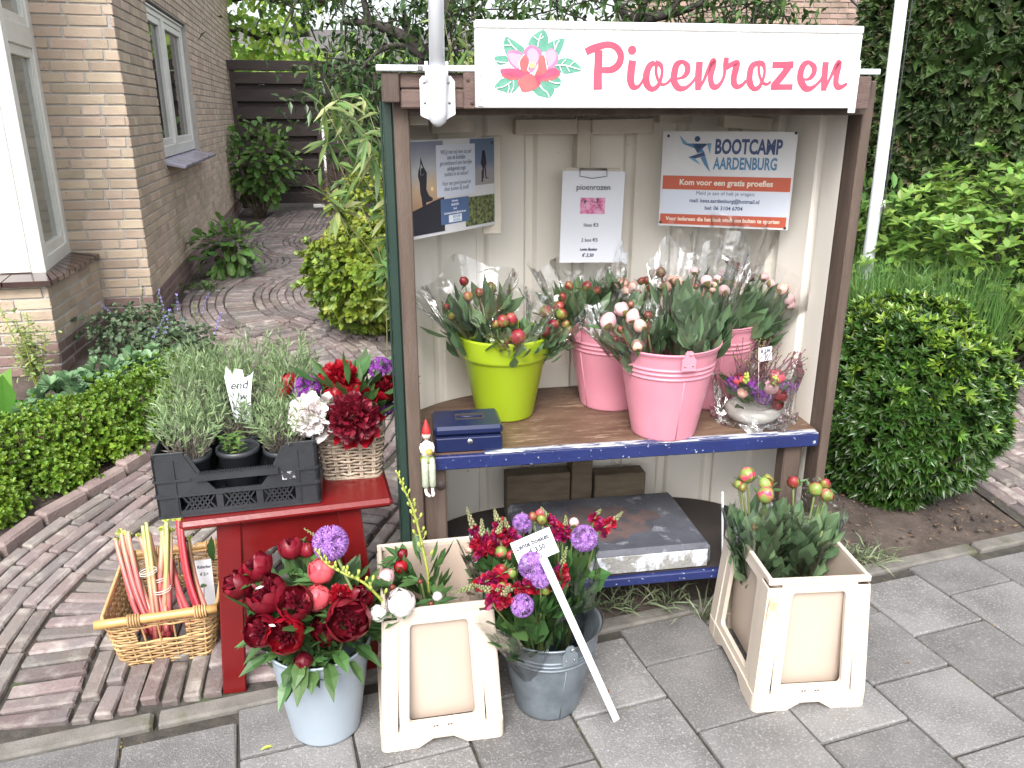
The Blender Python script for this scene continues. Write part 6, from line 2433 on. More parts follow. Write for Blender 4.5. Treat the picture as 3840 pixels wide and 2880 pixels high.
def spring(label, base, top, rt, alli, snaps, buds, seed, nleaf=80):
    t = thing('flower_bouquet', label, 'bouquet', tuple(base), 0, GZ)
    base, top = np.array(base, float), np.array(top, float)
    b = MB()
    for q in [p for p, r in alli] + [p0 for p0, p1, s_ in snaps] + [p for p, r, m in buds]:
        tube(b, M_stem, smooth([(0, 0, 0), (np.array(q) - base) * .5 + (0, 0, .03), np.array(q) - base], 4), .0032, 6)
    b.build('stem', t)
    b = MB()
    foliage_mass(b, M_leaf, (0, 0, 0), (top - base) * .90, .04, rt, int(nleaf * 1.3), .08, .040, .55, .48)
    b.build('foliage', t)
    for p, r in alli:
        allium_part(t, np.array(p) - base, r, M_alli, 'allium_head', 170)
    for p0, p1, s_ in snaps:
        snap_part(t, np.array(p0) - base, np.array(p1) - base, s_)
    for p, r, m in buds:
        q = np.array(p) - base
        bud_part(t, q, unit(q + (0, -.1, .1)), r, m)
    wrapper(t, (top - base) * .2, (top - base) * .98, .045, rt * 1.15, M_film if seed % 2 else M_filmc, seed, tilt=(.12, seed))
    return t


spring('wrapped spring bouquet at the front of the zinc bucket with low lilac alliums and snapdragons', Zc + (-.02, -.03, 0), (0.0171, 1.86, 0.4414), .10,
       [((0.0515, 1.8, 0.5444), .038), ((0.0259, 1.78, 0.4409), .032), ((0.0722, 1.78, 0.5193), .026)],
       [((-0.0255, 1.86, 0.4833), (-0.157, 1.82, 0.4531), .024), ((-0.0071, 1.8, 0.4524), (-0.1016, 1.8, 0.4906), .026), ((0.0829, 1.83, 0.4716), (-0.0542, 1.79, 0.4793), .024), ((-0.0489, 1.8, 0.4317), (-0.0094, 1.78, 0.4952), .026), ((0.1283, 1.88, 0.44), (0.1482, 1.93, 0.5256), .024)],
       [((-0.0294, 1.88, 0.485), .016, M_budrd), ((-0.0012, 1.87, 0.48), .015, M_budpk), ((0.068, 1.82, 0.4862), .015, M_budrd), ((-0.0252, 1.83, 0.4633), .013, M_budpk), ((0.0857, 1.81, 0.4665), .013, M_budgr)], 3, 120)
spring('wrapped spring bouquet at the back left of the zinc bucket with tall dark red snapdragons', Zc + (-.03, .03, 0), (-0.0338, 2.02, 0.4888), .085,
       [((0.0289, 2.06, 0.5256), .030)],
       [((-0.0742, 1.98, 0.4854), (-0.1256, 2.02, 0.5957), .028), ((-0.0143, 2.02, 0.4961), (-0.0497, 2.06, 0.5694), .028), ((-0.0905, 1.97, 0.4811), (-0.0841, 2, 0.572), .028), ((-0.0397, 1.98, 0.4826), (-0.0268, 2, 0.5649), .028), ((-0.0013, 2, 0.5001), (-0.0207, 2.03, 0.559), .024)],
       [((-0.029, 1.95, 0.4971), .018, M_budpk), ((-0.0038, 1.95, 0.4856), .014, M_budrd), ((-0.1183, 1.99, 0.4797), .010, M_peach)], 4, 80)
spring('wrapped spring bouquet at the back right of the zinc bucket with a round lilac allium', Zc + (.04, .03, 0), (0.1423, 2.02, 0.4594), .085,
       [((0.2006, 2, 0.5103), .040)],
       [((0.1301, 2.05, 0.5015), (0.0818, 2.08, 0.5665), .022), ((0.2432, 2.04, 0.51), (0.3129, 2.06, 0.5622), .024), ((0.2315, 2.06, 0.5285), (0.2523, 2.07, 0.5643), .02), ((0.143, 2.04, 0.4849), (0.1521, 2.06, 0.5519), .022)],
       [((0.0593, 2.07, 0.5394), .014, M_budrd), ((0.0837, 2.05, 0.5426), .016, M_budgr), ((0.082, 2.08, 0.5474), .014, M_coral), ((0.1762, 2.06, 0.5285), .015, M_blush)], 5, 110)
# price card on its stick
c0, c1, c2, c3 = [np.array(p) for p in [(-0.0017, 1.845, 0.5837), (0.099, 1.865, 0.6208), (0.1326, 1.845, 0.5513), (0.0214, 1.825, 0.5212)]]
card = thing('price_card', 'white price card on a long flat white stick leaning out of the zinc bucket', 'price card', tuple(c3), 0)
ex = unit(c1 - c0)
ez = unit((c0 - c3) - ex * ((c0 - c3) @ ex))
ey = np.cross(ez, ex)
M4 = np.eye(4)
M4[:3, 0], M4[:3, 1], M4[:3, 2], M4[:3, 3] = ex, ey, ez, c3
card.rotation_euler = Matrix(M4).to_euler()
wc, hc = np.linalg.norm(c1 - c0), np.linalg.norm(c0 - c3)
b = MB()
box(b, M_paper, (wc / 2, .001, hc / 2), (wc, .001, hc), 0)
b.build('card', card)
text(card, 'Lente boeket', wc * .17, M_ink, wc * .49, -.0012, hc * .64, 'CENTER', .90, .0004)
text(card, '€ 3,50', wc * .17, M_ink, wc * .54, -.0012, hc * .34, 'CENTER', .90, .0004)
inv = np.linalg.inv(M4)
lo = (inv @ np.append(np.array((0.2955, 1.8709, 0.004)), 1))[:3]
hi = (inv @ np.append(np.array((0.1047, 1.775, 0.5144)), 1))[:3]
b = MB()
beam(b, M_paper, lo, hi + (hi - lo) * .15, .020, .003, inv[:3, :3] @ np.array((0, -.6, .5)), .0005)
b.build('stick', card)

# ---- right ivory container
Rc = np.array((.82, 2.17, .08))
GR = 'wrapped bunches in the right ivory container'
bouquet('clear wrapped bunch of green buds tipped pink, left in the right ivory container', Rc + (-.06, .02, 0), (0.7364, 2.17, 0.5051), .08,
        [((0.6989, 2.2, 0.612), .0215, M_budpk), ((0.7328, 2.12, 0.5861), .0215, M_budpk), ((0.7386, 2.15, 0.6041), .019, M_budpk), ((0.7613, 2.2, 0.5939), .0155, M_budgr), ((0.6756, 2.2, 0.5803), .0135, M_budpk), ((0.6827, 2.18, 0.5793), .0105, M_budgr), ((0.7053, 2.1, 0.4921), .009, M_budgr)],
        GR, 150, .10, .038, (1.15, 1.08), seed=21, leafm=M_leafd, rb=.03, zr=.30)
bouquet('clear wrapped bunch of green and pink buds, right in the right ivory container', Rc + (.05, .02, 0), (0.8861, 2.18, 0.4922), .082,
        [((0.8468, 2.22, 0.5784), .0165, M_budgr), ((0.8999, 2.18, 0.5747), .0185, M_budpk), ((0.9338, 2.2, 0.5818), .0145, M_budgr), ((0.9309, 2.17, 0.56), .0165, M_budpk)],
        GR, 170, .10, .038, (1.15, 1.08), seed=22, leafm=M_leafd, rb=.03, zr=.30)
t = thing('white_stick', 'thin white stick standing in the back left corner of the right ivory container', 'stick', (.655, 2.33, .1), 0)
b = MB()
p_ = np.array((0.6765, 2.36, 0.4778)) - np.array((.655, 2.33, .1))
tube(b, M_paper, [(0.04, -.02, 0), tuple(p_)], .0035, 7)
b.build('stick', t)

# ---- wicker basket flowers
Wc = np.array((WB_[0], WB_[1], SH + .05))
GW = 'cut flowers in the wicker basket'
for (p, r, kind, mo, mi, ax, lab) in (
        ((-0.4589, 2.185, 0.7987), 0.0796, 'double', M_scar, M_crid, (-.05, -1, .35), 'huge ruffled dark red peony spilling over the front of the wicker basket'),
        ((-0.5253, 2.355, 0.8551), 0.0663, 'double', M_scar, M_scar, (-.1, -.2, 1), 'big ruffled scarlet peony at the top of the wicker basket'),
        ((-0.5181, 2.255, 0.8449), 0.0376, 'closed', M_scar, M_scar, (-.1, -.6, .8), 'closed round red peony in the middle of the wicker basket'),
        ((-0.3795, 2.305, 0.8481), 0.0421, 'bowl', M_scar, M_crim, (.15, -.7, .7), 'open red peony beside the green stall post'),
        ((-0.5784, 2.175, 0.8096), 0.0685, 'double', M_whit, M_whit, (-.5, -.8, .35), 'big white ruffled peony at the left of the wicker basket'),
        ((-0.6858, 2.355, 0.8491), 0.0332, 'side', M_scar, M_scar, (-.7, -.3, .4), 'red peony at the far left, behind the purple allium'),
        ((-0.694, 2.315, 0.827), 0.0243, 'closed', M_scar, M_scar, (-.8, -.4, .2), 'small red peony bud at the far left over the crate'),
        ((-0.5041, 2.235, 0.8116), 0.0332, 'side', M_coral, M_coral, (-.3, -.8, .1), 'rose red petals below the closed peony in the wicker basket')):
    flower(lab, p, ax, r, kind, mo, mi, Wc + NR.normal(0, .02, 3) * (1, 1, .3), GW, 4)
for (p, r, lab) in (((-0.6107, 2.285, 0.852), .044, 'bright purple allium at the left of the wicker basket'), ((-0.404, 2.385, 0.8813), .042, 'bright purple allium at the top right of the wicker basket'), ((-0.3804, 2.335, 0.775), .024, 'small dark purple allium below the open red peony')):
    t = thing('allium', lab, 'flower', p, 0, GW)
    allium_part(t, (0, 0, 0), r, M_allp, 'allium_head', 150)
    b = MB()
    e = Wc - np.array(p)
    tube(b, M_stem, [(0, 0, 0), tuple(e * .5 + (0, 0, .02)), tuple(e)], .003, 7)
    b.build('stem', t)
b = MB()
foliage_mass(b, M_leaf, Wc + (0, 0, .08), Wc + (.03, 0, .24), .07, .13, 130, .085, .03, 1.2, 0)
tag(b.build('peony_foliage'), 'dark green peony leaves among the flowers in the wicker basket', 'foliage')

# ---- rhubarb
M_rh = ramp_mat('rhubarb', [(0, (.34, .045, .055)), (.5, (.44, .12, .11)), (.82, (.48, .30, .19)), (1, (.38, .38, .15))], 'Z', .0, .34, .35)
M_rhr = ramp_mat('rhubarb_red', [(0, (.30, .02, .035)), (.8, (.40, .04, .05)), (1, (.42, .30, .14))], 'Z', .0, .40, .35)
M_rhg = ramp_mat('rhubarb_green', [(0, (.40, .08, .08)), (.4, (.44, .24, .14)), (.7, (.36, .38, .13)), (1, (.38, .42, .17))], 'Z', .0, .36, .35)
M_rub = mat('rubber_band', (.6, .6, .55), rough=.6)


def stalk(parent, p0, p1, r, m, bend):
    b = MB()
    p0, p1 = np.array(p0), np.array(p1)
    P = smooth([p0, p0 * .6 + p1 * .4 + np.array(bend), p0 * .2 + p1 * .8 + np.array(bend) * .6, p1], 5)
    n_ = 14
    k = len(P)
    T_ = unit(np.gradient(P, axis=0))
    u = unit(np.cross(T_[0], (0, 1, 0)))
    V = []
    for i in range(k):
        u = unit(u - T_[i] * (u @ T_[i]))
        v = np.cross(T_[i], u)
        rr = r * (1.1 - .35 * i / k)
        for j in range(n_):
            a = 2 * PI * j / n_
            q = rr * (1 + .09 * (1 if j % 2 else -1))
            V.append(P[i] + q * (math.cos(a) * u + .8 * math.sin(a) * v))
    F = [(i * n_ + j, i * n_ + (j + 1) % n_, (i + 1) * n_ + (j + 1) % n_, (i + 1) * n_ + j) for i in range(k - 1) for j in range(n_)]
    F += [tuple(range((k - 1) * n_, k * n_)), tuple(range(n_))[::-1]]
    b.add(V, F, m, True)
    if R.random() < .6:      # torn leaf base
        leaves(b, M_lgr, np.repeat(P[-1][None], 4, 0), unit(rdir(4) + T_[-1]), rdir(4), .022, .012, 3, .3, .2)
    b.build('stalk', parent)
    return P


GRH = 'tied rhubarb bundles in the bamboo handled basket'
rsets = (
    ('pale pink rhubarb bundle at the left of the handled basket', [((-1.149, 2.17, 0.0671), (-1.2829, 2.33, 0.3221), M_rh), ((-1.1303, 2.17, 0.0756), (-1.2616, 2.33, 0.344), M_rh), ((-1.1222, 2.17, 0.0499), (-1.2396, 2.33, 0.3507), M_rh), ((-1.0994, 2.17, 0.0671), (-1.2322, 2.33, 0.2797), M_rhg)], ((-1.1513, 2.25, 0.2496)), -.010),
    ('greenish rhubarb bundle standing in the middle of the handled basket', [((-1.1085, 2.17, 0.0756), (-1.1751, 2.33, 0.3841), M_rhg), ((-1.0855, 2.17, 0.0842), (-1.172, 2.33, 0.2797), M_rhg), ((-1.0805, 2.17, 0.0671), (-1.2022, 2.33, 0.3306), M_rh)], ((-1.1307, 2.27, 0.2136)), .004),
    ('rose rhubarb bundle leaning left across the middle of the handled basket', [((-1.1364, 2.17, 0.0326), (-1.1254, 2.33, 0.3558), M_rh), ((-1.1132, 2.17, 0.0412), (-1.1097, 2.33, 0.3841), M_rhg), ((-1.0954, 2.17, 0.0326), (-1.1027, 2.33, 0.3474), M_rh)], ((-1.1113, 2.24, 0.1901)), .006),
    ('deep red rhubarb bundle curving right beside the price card', [((-0.9745, 2.17, 0.1351), (-1.0712, 2.33, 0.3941), M_rhr), ((-0.9619, 2.17, 0.1435), (-1.06, 2.33, 0.3306), M_rhr), ((-0.9939, 2.17, 0.1182), (-1.1102, 2.33, 0.2455), M_rh), ((-0.9494, 2.17, 0.1519), (-1.0467, 2.33, 0.3171), M_rhg)], ((-1.0628, 2.36, 0.2796)), -.012))
for lab, st, band, bd_ in rsets:
    base = np.array(st[0][0])
    t = thing('rhubarb_bundle', lab, 'rhubarb', tuple(base), 0, GRH)
    for p0, p1, m in st + [(np.array(a) + NR.normal(0, .010, 3), np.array(c) + NR.normal(0, .016, 3), q_) for a, c, q_ in st[::2]]:
        stalk(t, np.array(p0) - base, np.array(p1) - base, R.uniform(.0072, .0098), m, (bd_ + R.gauss(0, .003), 0, 0))
    for dz in (0, .008):
        b = MB()
        c = np.array(band) - base + (0, 0, dz)
        tube(b, M_rub, [c + (.027 * math.cos(a), .02 * math.sin(a) - .004, .006 * math.cos(a)) for a in np.linspace(0, 2 * PI, 15)], .0013, 5, True, False)
        b.build('rubber_band', t)
c0, c1, c2, c3 = [np.array(p) for p in [(-1.0202, 2.345, 0.2348), (-0.9651, 2.35, 0.2388), (-0.9895, 2.31, 0.0798), (-1.0301, 2.3, 0.0687)]]
M_card = mat('plastic_sleeve_card', (.70, .72, .76), (.62, .64, .68), .3, 6)
card = thing('price_card', 'white rhubarb price card standing at the right in the handled basket', 'price card', tuple(c3), 0)
ex = unit(c1 - c0)
ez = unit((c0 - c3) - ex * ((c0 - c3) @ ex))
ey = np.cross(ez, ex)
M4 = np.eye(4)
M4[:3, 0], M4[:3, 1], M4[:3, 2], M4[:3, 3] = ex, ey, ez, c3
card.rotation_euler = Matrix(M4).to_euler()
wc, hc = np.linalg.norm(c1 - c0), np.linalg.norm(c0 - c3)
b = MB()
box(b, M_card, (wc * .5, .001, hc * .5), (wc, .0015, hc), 0)
b.build('card', card)
text(card, 'Rabarber', wc * .25, M_ink, wc * .55, -.0003, hc * .84, 'CENTER', .9, .0002, .2)
text(card, '€ 2,=', wc * .25, M_ink, wc * .5, -.0003, hc * .70, 'CENTER', .9, .0002, .2)
b = MB()
tube(b, M_petd, [(wc * .3, -.0005, hc * .1), (wc * .35, -.0005, hc * .3), (wc * .42, -.0005, hc * .5)], .0012, 5)
leaves(b, M_leafd, [(wc * .4, -.001, hc * .48)] * 5, [(math.cos(a), 0, math.sin(a)) for a in (.5, 1.1, 1.7, 2.3, 2.9)], [(0, -1, 0)], .012, .008, 3, .1, 0)
b.build('rhubarb_drawing', card)
b = MB()
leaves(b, M_leaf, [(0, 0, 0)], [(.02, .05, 1)], [(-.4, -1, .1)], .10, .035, 2, .2, .0)
tag(b.build('green_leaf', loc=(-1.0044, 2.4, 0.195)), 'single pointed green leaf standing behind the rhubarb price card', 'leaf')


# ------------------------------------------------------------------ planting
def leafmat(name, c1, c2, rand=.35, hue=.02, trans=.25, rough=.45, c3=None):
    return mat(name, c1, c2, rough, 2.2, rand=rand, hue=hue, trans=trans, lo=.4, hi=.6)


L_box = leafmat('box_leaf', (.16, .275, .024), (.095, .18, .018), .32)
L_lav = leafmat('lavender_leaf', (.225, .32, .145), (.175, .245, .12), .3, .012)
L_lavd = leafmat('dead_lavender', (.12, .105, .085), (.17, .15, .12), .3, .01, .0)
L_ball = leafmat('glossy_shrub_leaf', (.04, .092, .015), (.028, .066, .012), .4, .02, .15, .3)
L_ball_lit = leafmat('lit_shrub_leaf', (.17, .28, .03), (.11, .21, .025), .3, .02, .25, .32)  # lit copy of the shrub leaf, brightness painted into the colour
L_thu = leafmat('conifer_spray', (.052, .095, .02), (.032, .065, .015), .4, .02, .12, .6)
L_thub = leafmat('brown_conifer_spray', (.07, .055, .025), (.05, .05, .02), .35, .02, .05, .7)
L_spi = leafmat('pale_shrub_leaf', (.22, .36, .075), (.14, .25, .045), .35, .02, .35)
L_euo = leafmat('yellow_variegated_leaf', (.29, .32, .05), (.19, .25, .03), .3, .02, .3)
L_euog = leafmat('green_variegated_leaf', (.12, .20, .025), (.2, .27, .03), .35, .02, .3)
L_bam = leafmat('bamboo_leaf', (.075, .145, .035), (.12, .19, .05), .4, .025, .3)
L_bamc = leafmat('cream_bamboo_leaf', (.26, .29, .12), (.2, .25, .08), .3, .02, .3)
L_mid = leafmat('mid_tree_leaf', (.075, .14, .035), (.05, .10, .028), .4, .025, .3)
L_dark = leafmat('dark_tree_leaf', (.05, .10, .03), (.036, .07, .022), .45, .025, .2, .4)
L_ivy = leafmat('bright_vine_leaf', (.34, .50, .09), (.22, .38, .05), .35, .02, .4)
L_hyd = leafmat('hydrangea_leaf', (.08, .17, .035), (.12, .22, .05), .35, .02, .25)
L_nep = leafmat('grey_green_leaf', (.105, .16, .085), (.085, .13, .07), .3, .015, .2, .7)
L_sed = leafmat('blue_green_leaf', (.14, .25, .12), (.11, .21, .10), .25, .015, .2, .5)
L_pal = leafmat('pale_yellow_green_leaf', (.30, .38, .14), (.25, .34, .10), .25, .015, .3)
L_big = leafmat('broad_green_leaf', (.10, .24, .03), (.08, .2, .03), .25, .015, .3)
L_gra = leafmat('feathery_grass', (.11, .22, .055), (.085, .18, .04), .35, .02, .25)
L_var = leafmat('striped_grass', (.22, .26, .15), (.10, .15, .07), .4, .02, .2)
L_dry = mat('dry_litter', (.16, .09, .045), (.25, .17, .1), .9, 8, rand=.4, hue=.02)
L_blu = mat('violet_floret', (.2, .17, .52), (.3, .25, .6), .6, 8, rand=.3)
M_bark = mat('dark_bark', (.028, .023, .021), (.05, .042, .038), .9, 9, bump=.6, bs=40)
M_twig = mat('brown_twig', (.09, .06, .04), (.13, .1, .07), .8, 20)
M_culm = mat('yellow_culm', (.17, .16, .07), (.12, .13, .05), .5, 12, rand=.3)


def shell(c, rad3, n_, inner=.82, squash=0., noise=.10, f=5., zmin=None):
    """points on a lumpy ellipsoid skin with outward normals"""
    D = rdir(n_)
    rr = NR.uniform(inner, 1.0, n_) * (1 + lump(D, f, noise, c[0] * 3))
    P = np.array(c) + D * rad3 * rr[:, None]
    N = unit(D / np.array(rad3))
    if zmin is not None:
        k = P[:, 2] > zmin
        P, N = P[k], N[k]
    return P, N


def plant(name, label, cat, loc, group=None):
    return thing(name, label, cat, loc, 0, group)


def stems(t, m, base, tips, r=.006, name='stem', n=5, sag=.05):
    b = MB()
    for q in tips:
        q = np.array(q)
        s_ = np.array(base) + NR.normal(0, .03, 3) * (1, 1, 0)
        mid = s_ * .5 + q * .5 + NR.normal(0, sag, 3)
        tube(b, m, smooth([s_, mid, q], n), np.linspace(r, r * .4, 2 * n + 1), 6, True, False)
    return b.build(name, t)


# ---- clipped round shrub at the right end of the stall
BC = np.array((1.70, 3.32, 0.))
t = plant('round_shrub', 'big clipped glossy green round shrub on the right of the stall', 'shrub', tuple(BC))
b = MB()
for m, n_, dz in ((L_ball, 3800, 0), (L_ball_lit, 1000, 1)):
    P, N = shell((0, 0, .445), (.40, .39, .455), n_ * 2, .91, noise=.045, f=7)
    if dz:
        k = (N[:, 2] + .3 * N[:, 0] + NR.normal(0, .25, len(N))) > .55  # lit leaf colour only over the top and right side
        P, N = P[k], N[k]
        P = P + N * .015
    P, N = P[:n_], N[:n_]
    A_ = unit(N + np.array((0, 0, .5)) + NR.normal(0, .3, N.shape))
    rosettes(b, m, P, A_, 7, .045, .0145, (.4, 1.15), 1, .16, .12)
P, N = shell((0, 0, .44), (.32, .31, .39), 4200, .7, noise=.04)
leaves(b, L_ball, P, unit(N + rdir(len(N)) * .8), N + rdir(len(N)) * .6, .05, .022, 0)
b.build('foliage', t)
stems(t, M_twig, (0, 0, 0), [(R.gauss(0, .18), R.gauss(0, .18), R.uniform(.25, .5)) for _ in range(14)], .012)

# ---- conifer
t = plant('clipped_conifer', 'tall dark green clipped conifer filling the upper right', 'conifer', (3.72, 6.5, .2))
b = MB()
for m, n_ in ((L_thu, 8200), (L_thub, 1300)):
    P, N = shell((0, 0, 1.65), (1.22, 1.0, 1.95), n_ * 2, .86, noise=.06, f=4)
    k = N[:, 1] < .35
    P, N = P[k][:n_], N[k][:n_]
    A_ = unit(N + NR.normal(0, .4, N.shape) + np.array((0, 0, .2)))
    rosettes(b, m, P, A_, 6, .062, .017, (.2, .9), 1, .15, .12)
P, N = shell((0, 0, 1.65), (1.1, .88, 1.85), 16000, .8, noise=.05, f=4)
leaves(b, L_thu, P, unit(N * .3 + rdir(len(N))), N + rdir(len(N)) * .5, .17, .10, 0)
b.build('foliage', t)
b = MB()
tube(b, M_bark, [(0, 0, -.1), (.02, 0, 1.2), (0, 0, 3)], [.09, .07, .02], 9)
b.build('trunk', t)

# ---- pale layered shrub
t = plant('layered_shrub', 'pale green shrub with layered leafy branches behind the white pole', 'shrub', (2.86, 4.65, .12))
tips = []
b = MB()
P, N = shell((0, 0, .72), (.98, .66, .56), 900, .72, noise=.16, f=6)
k = P[:, 2] > .1
P, N = P[k], N[k]
tips = list(P[::24])
rosettes(b, L_spi, P, unit(np.array((0, 0, 1.)) + N * .5 + NR.normal(0, .25, N.shape)), 6, .072, .034, (.85, 1.45), 2, .1, .12)
P, N = shell((0, 0, .68), (.86, .56, .46), 1500, .6)
leaves(b, L_spi, P, unit(N + rdir(len(N)) * .8) * (1, 1, .4), np.array((0, 0, 1.)) + rdir(len(N)) * .4, .075, .036, 2)
for (x, z) in ((-.72, 1.02), (-.28, 1.08), (.62, 1.22), (.70, 1.3)):
    n_ = 16
    f = np.linspace(0, 1, n_)
    P = np.array((x, -.3, z - .25)) + np.array((.12 if x > 0 else -.14, -.02, .30)) * f[:, None]
    leaves(b, L_spi, P, rdir(n_) * (1, 1, .3), np.array((0, 0, 1.)) + rdir(n_) * .3, .08, .034, 2, .12, .15)
b.build('foliage', t)
stems(t, M_bark, (0, 0, 0), tips, .013, 'branch')

# ---- feathery green plants behind the round shrub, broad leaved shrub by the stall post
t = plant('feathery_plant', 'clump of fine feathery green stems above the round shrub', 'plant', (2.15, 4.25, .1))
b = MB()
n_ = 2600
P = np.stack([NR.uniform(-.36, .42, n_), NR.uniform(-.22, .3, n_), np.full(n_, .28)], 1)
leaves(b, L_gra, P, unit(np.array((0, 0, 1.)) + NR.normal(0, .17, (n_, 3))), rdir(n_), NR.uniform(.35, .62, n_), .005, 1, 0, .04)
P = np.stack([NR.uniform(-.36, .42, n_), NR.uniform(-.2, .2, n_), NR.uniform(.35, .75, n_)], 1)
leaves(b, L_gra, P, unit(np.array((0, 0, .8)) + NR.normal(0, .5, (n_, 3))), rdir(n_), NR.uniform(.04, .09, n_), .004, 0, 0, .05)
b.build('foliage', t)
t = plant('broadleaf_shrub', 'small broad leaved shrub between the right stall post and the white pole', 'shrub', (2.14, 4.75, .12))
b = MB()
P, N = shell((0, 0, .72), (.34, .25, .40), 420, .5)
leaves(b, L_hyd, P, unit(N + np.array((0, 0, .5)) + rdir(len(N)) * .6), N + np.array((0, 0, .6)), NR.uniform(.07, .12, len(N)), NR.uniform(.03, .05, len(N)), 2)
b.build('foliage', t)
stems(t, M_twig, (0, 0, 0), [(R.gauss(0, .16), R.gauss(0, .1), R.uniform(.6, .9)) for _ in range(12)], .006)
t = plant('box_hedge', 'low dark clipped hedge beside the right brick path', 'hedge', (3.25, 4.95, .1))
b = MB()
P, N = shell((0, 0, .26), (.72, .45, .30), 2600, .85, noise=.06)
rosettes(b, L_ball, P, unit(N + (0, 0, .4)), 5, .035, .016, (.4, 1.1), 0)
b.build('foliage', t)
t = plant('box_hedge', 'dark undergrowth hedge below the conifer at the far right', 'hedge', (4.6, 5.6, .1))
b = MB()
P, N = shell((0, 0, .4), (1.2, .6, .6), 2600, .7, noise=.08)
leaves(b, L_dark, P, unit(N + rdir(len(N)) * .7), N, .09, .05, 1)
b.build('foliage', t)

# ---- white pole on the right
t = thing('flagpole', 'white pole with a rope and cleat rising in front of the conifer on the right', 'flagpole', (1.96, 4.45, .1))
b = MB()
tube(b, M_plast, [(0, 0, 0), (.0, 0, 1.2), (-.05, 0, 4.6)], [.033, .0315, .03], 18)
b.build('pole', t)
b = MB()
tube(b, M_plast, [(0, 0, .585), (0, 0, .60)], .0345, 18)
b.build('band', t)
b = MB()
tube(b, M_metal, [(.028, -.03, 1.02), (.034, -.038, 1.05), (.03, -.03, 1.09), (.02, -.036, 1.06), (.028, -.03, 1.02)], .005, 6)
b.build('cleat', t)
b = MB()
tube(b, M_crate, [(.036, -.012, .92), (.036, -.02, 1.05), (.034, -.012, 2.4), (-.012, 0, 4.5)], .0035, 6)
b.build('rope', t)
t = thing('stone_ornament', 'round grey stone ornament half hidden at the right edge behind the pale shrub', 'ornament', (4.05, 5.6, .2))
b = MB()
ball(b, M_kerb, (0, 0, 1.12), .10, 16, 10)
lathe(b, M_kerb, [(.12, 0), (.1, .1), (.06, .2), (.06, .9), (.1, 1.0), (.07, 1.03)], 16)
b.build('body', t)

# ---- variegated shrubs and bamboo left of the stall
for (lab, c, r3, n_) in (('lower yellow variegated shrub beside the bend of the path', (-.90, 5.06, .28), (.40, .36, .34), 760),
                         ('upper yellow variegated shrub behind the bend of the path', (-.86, 5.85, .30), (.42, .40, .50), 800)):
    t = plant('variegated_shrub', lab, 'shrub', (c[0], c[1], .3), 'variegated shrubs by the path')
    b = MB()
    zc = r3[2] + .03
    P, N = shell((0, 0, zc), r3, n_, .9, noise=.12, f=6)
    A_ = unit(N + np.array((0, -.1, .55)) + NR.normal(0, .25, N.shape))
    yel = (lump(P + np.array(c), 9, 1.) + NR.normal(0, .5, len(P)) + N[:, 2]) > .35
    rosettes(b, L_euo, P[yel], A_[yel], 6, .044, .026, (.5, 1.25), 3, .12, .12)
    rosettes(b, L_euog, P[~yel], A_[~yel], 6, .044, .026, (.5, 1.25), 3, .12, .12)
    P, N = shell((0, 0, zc), np.array(r3) * .85, 900, .7)
    leaves(b, L_euog, P, unit(N + rdir(len(N)) * .8), N, .07, .045, 1)
    b.build('foliage', t)
    stems(t, M_twig, (0, 0, 0), [(R.gauss(0, .2), R.gauss(0, .15), R.uniform(.2, .5)) for _ in range(10)], .008)

t = plant('bamboo', 'loose bamboo with narrow leaves leaning over the path beside the stall', 'bamboo', (-.62, 4.05, .16))
b = MB()
bl = MB()
cul = [(-0.8686, 4, 1.7822), (-0.8744, 3.9, 1.6898), (-0.87, 4.2, 1.7476), (-0.8011, 4.1, 1.6405), (-0.7117, 3.9, 1.5999), (-0.8772, 4, 1.5159), (-0.6556, 3.8, 1.5414), (-0.6897, 4.1, 1.4483), (-0.606, 3.7, 0.9969), (-0.8805, 3.8, 1.3088), (-0.568, 3.6, 0.8249), (-0.8061, 4.6, 1.7356), (-0.6918, 4.4, 1.6638)]
for q in cul:
    q = np.array(q) - np.array((-.62, 4.05, .16))
    s_ = np.array((R.uniform(-.05, .16), R.uniform(-.15, .2), 0))
    P = smooth([s_, s_ * .6 + q * .4 + (.10, 0, .22), q * .85 + s_ * .15 + (.03, 0, .06), q], 8)
    tube(b, M_culm, P, np.linspace(.0035, .0012, len(P)), 6, True, False)
    L = len(P)
    for k in range(8):
        i = int(L * R.uniform(.35, 1)) - 1
        p = P[i]
        n_ = R.choice((2, 3, 4))
        D = rdir(n_, -.1) * (1, .7, .7)
        m = L_bamc if R.random() < .28 else L_bam
        leaves(bl, m, np.repeat(p[None], n_, 0), D, np.array((0, -.5, .8)) + rdir(n_) * .4, NR.uniform(.09, .155, n_), NR.uniform(.020, .03, n_), 2, .1, .25)
b.build('culm', t)
bl.build('leaf', t)
t = plant('bamboo', 'bamboo shoots with pale leaves rising behind the stall roof', 'bamboo', (.0, 3.35, .1))
b = MB()
bl = MB()
for i in range(26):
    x = R.uniform(-.28, .75)
    q = np.array((x, R.uniform(-.1, .35), R.uniform(1.68, 1.92)))
    if i > 20:
        q = np.array((R.uniform(-.3, .1), R.uniform(-.15, .2), R.uniform(1.75, 1.95)))
    P = smooth([(q[0] * .8, q[1], 0), q * .6, q], 6)
    tube(b, M_culm, P, np.linspace(.004, .001, len(P)), 6, True, False)
    for k in range(7):
        p = P[int(len(P) * R.uniform(.7, 1)) - 1]
        n_ = R.choice((2, 3))
        leaves(bl, L_bamc if R.random() < .5 else L_bam, np.repeat(p[None], n_, 0), rdir(n_, .3), np.array((0, -.3, 1.)) + rdir(n_) * .4, NR.uniform(.07, .12, n_), .018, 2, .1, .2)
b.build('culm', t)
bl.build('leaf', t)
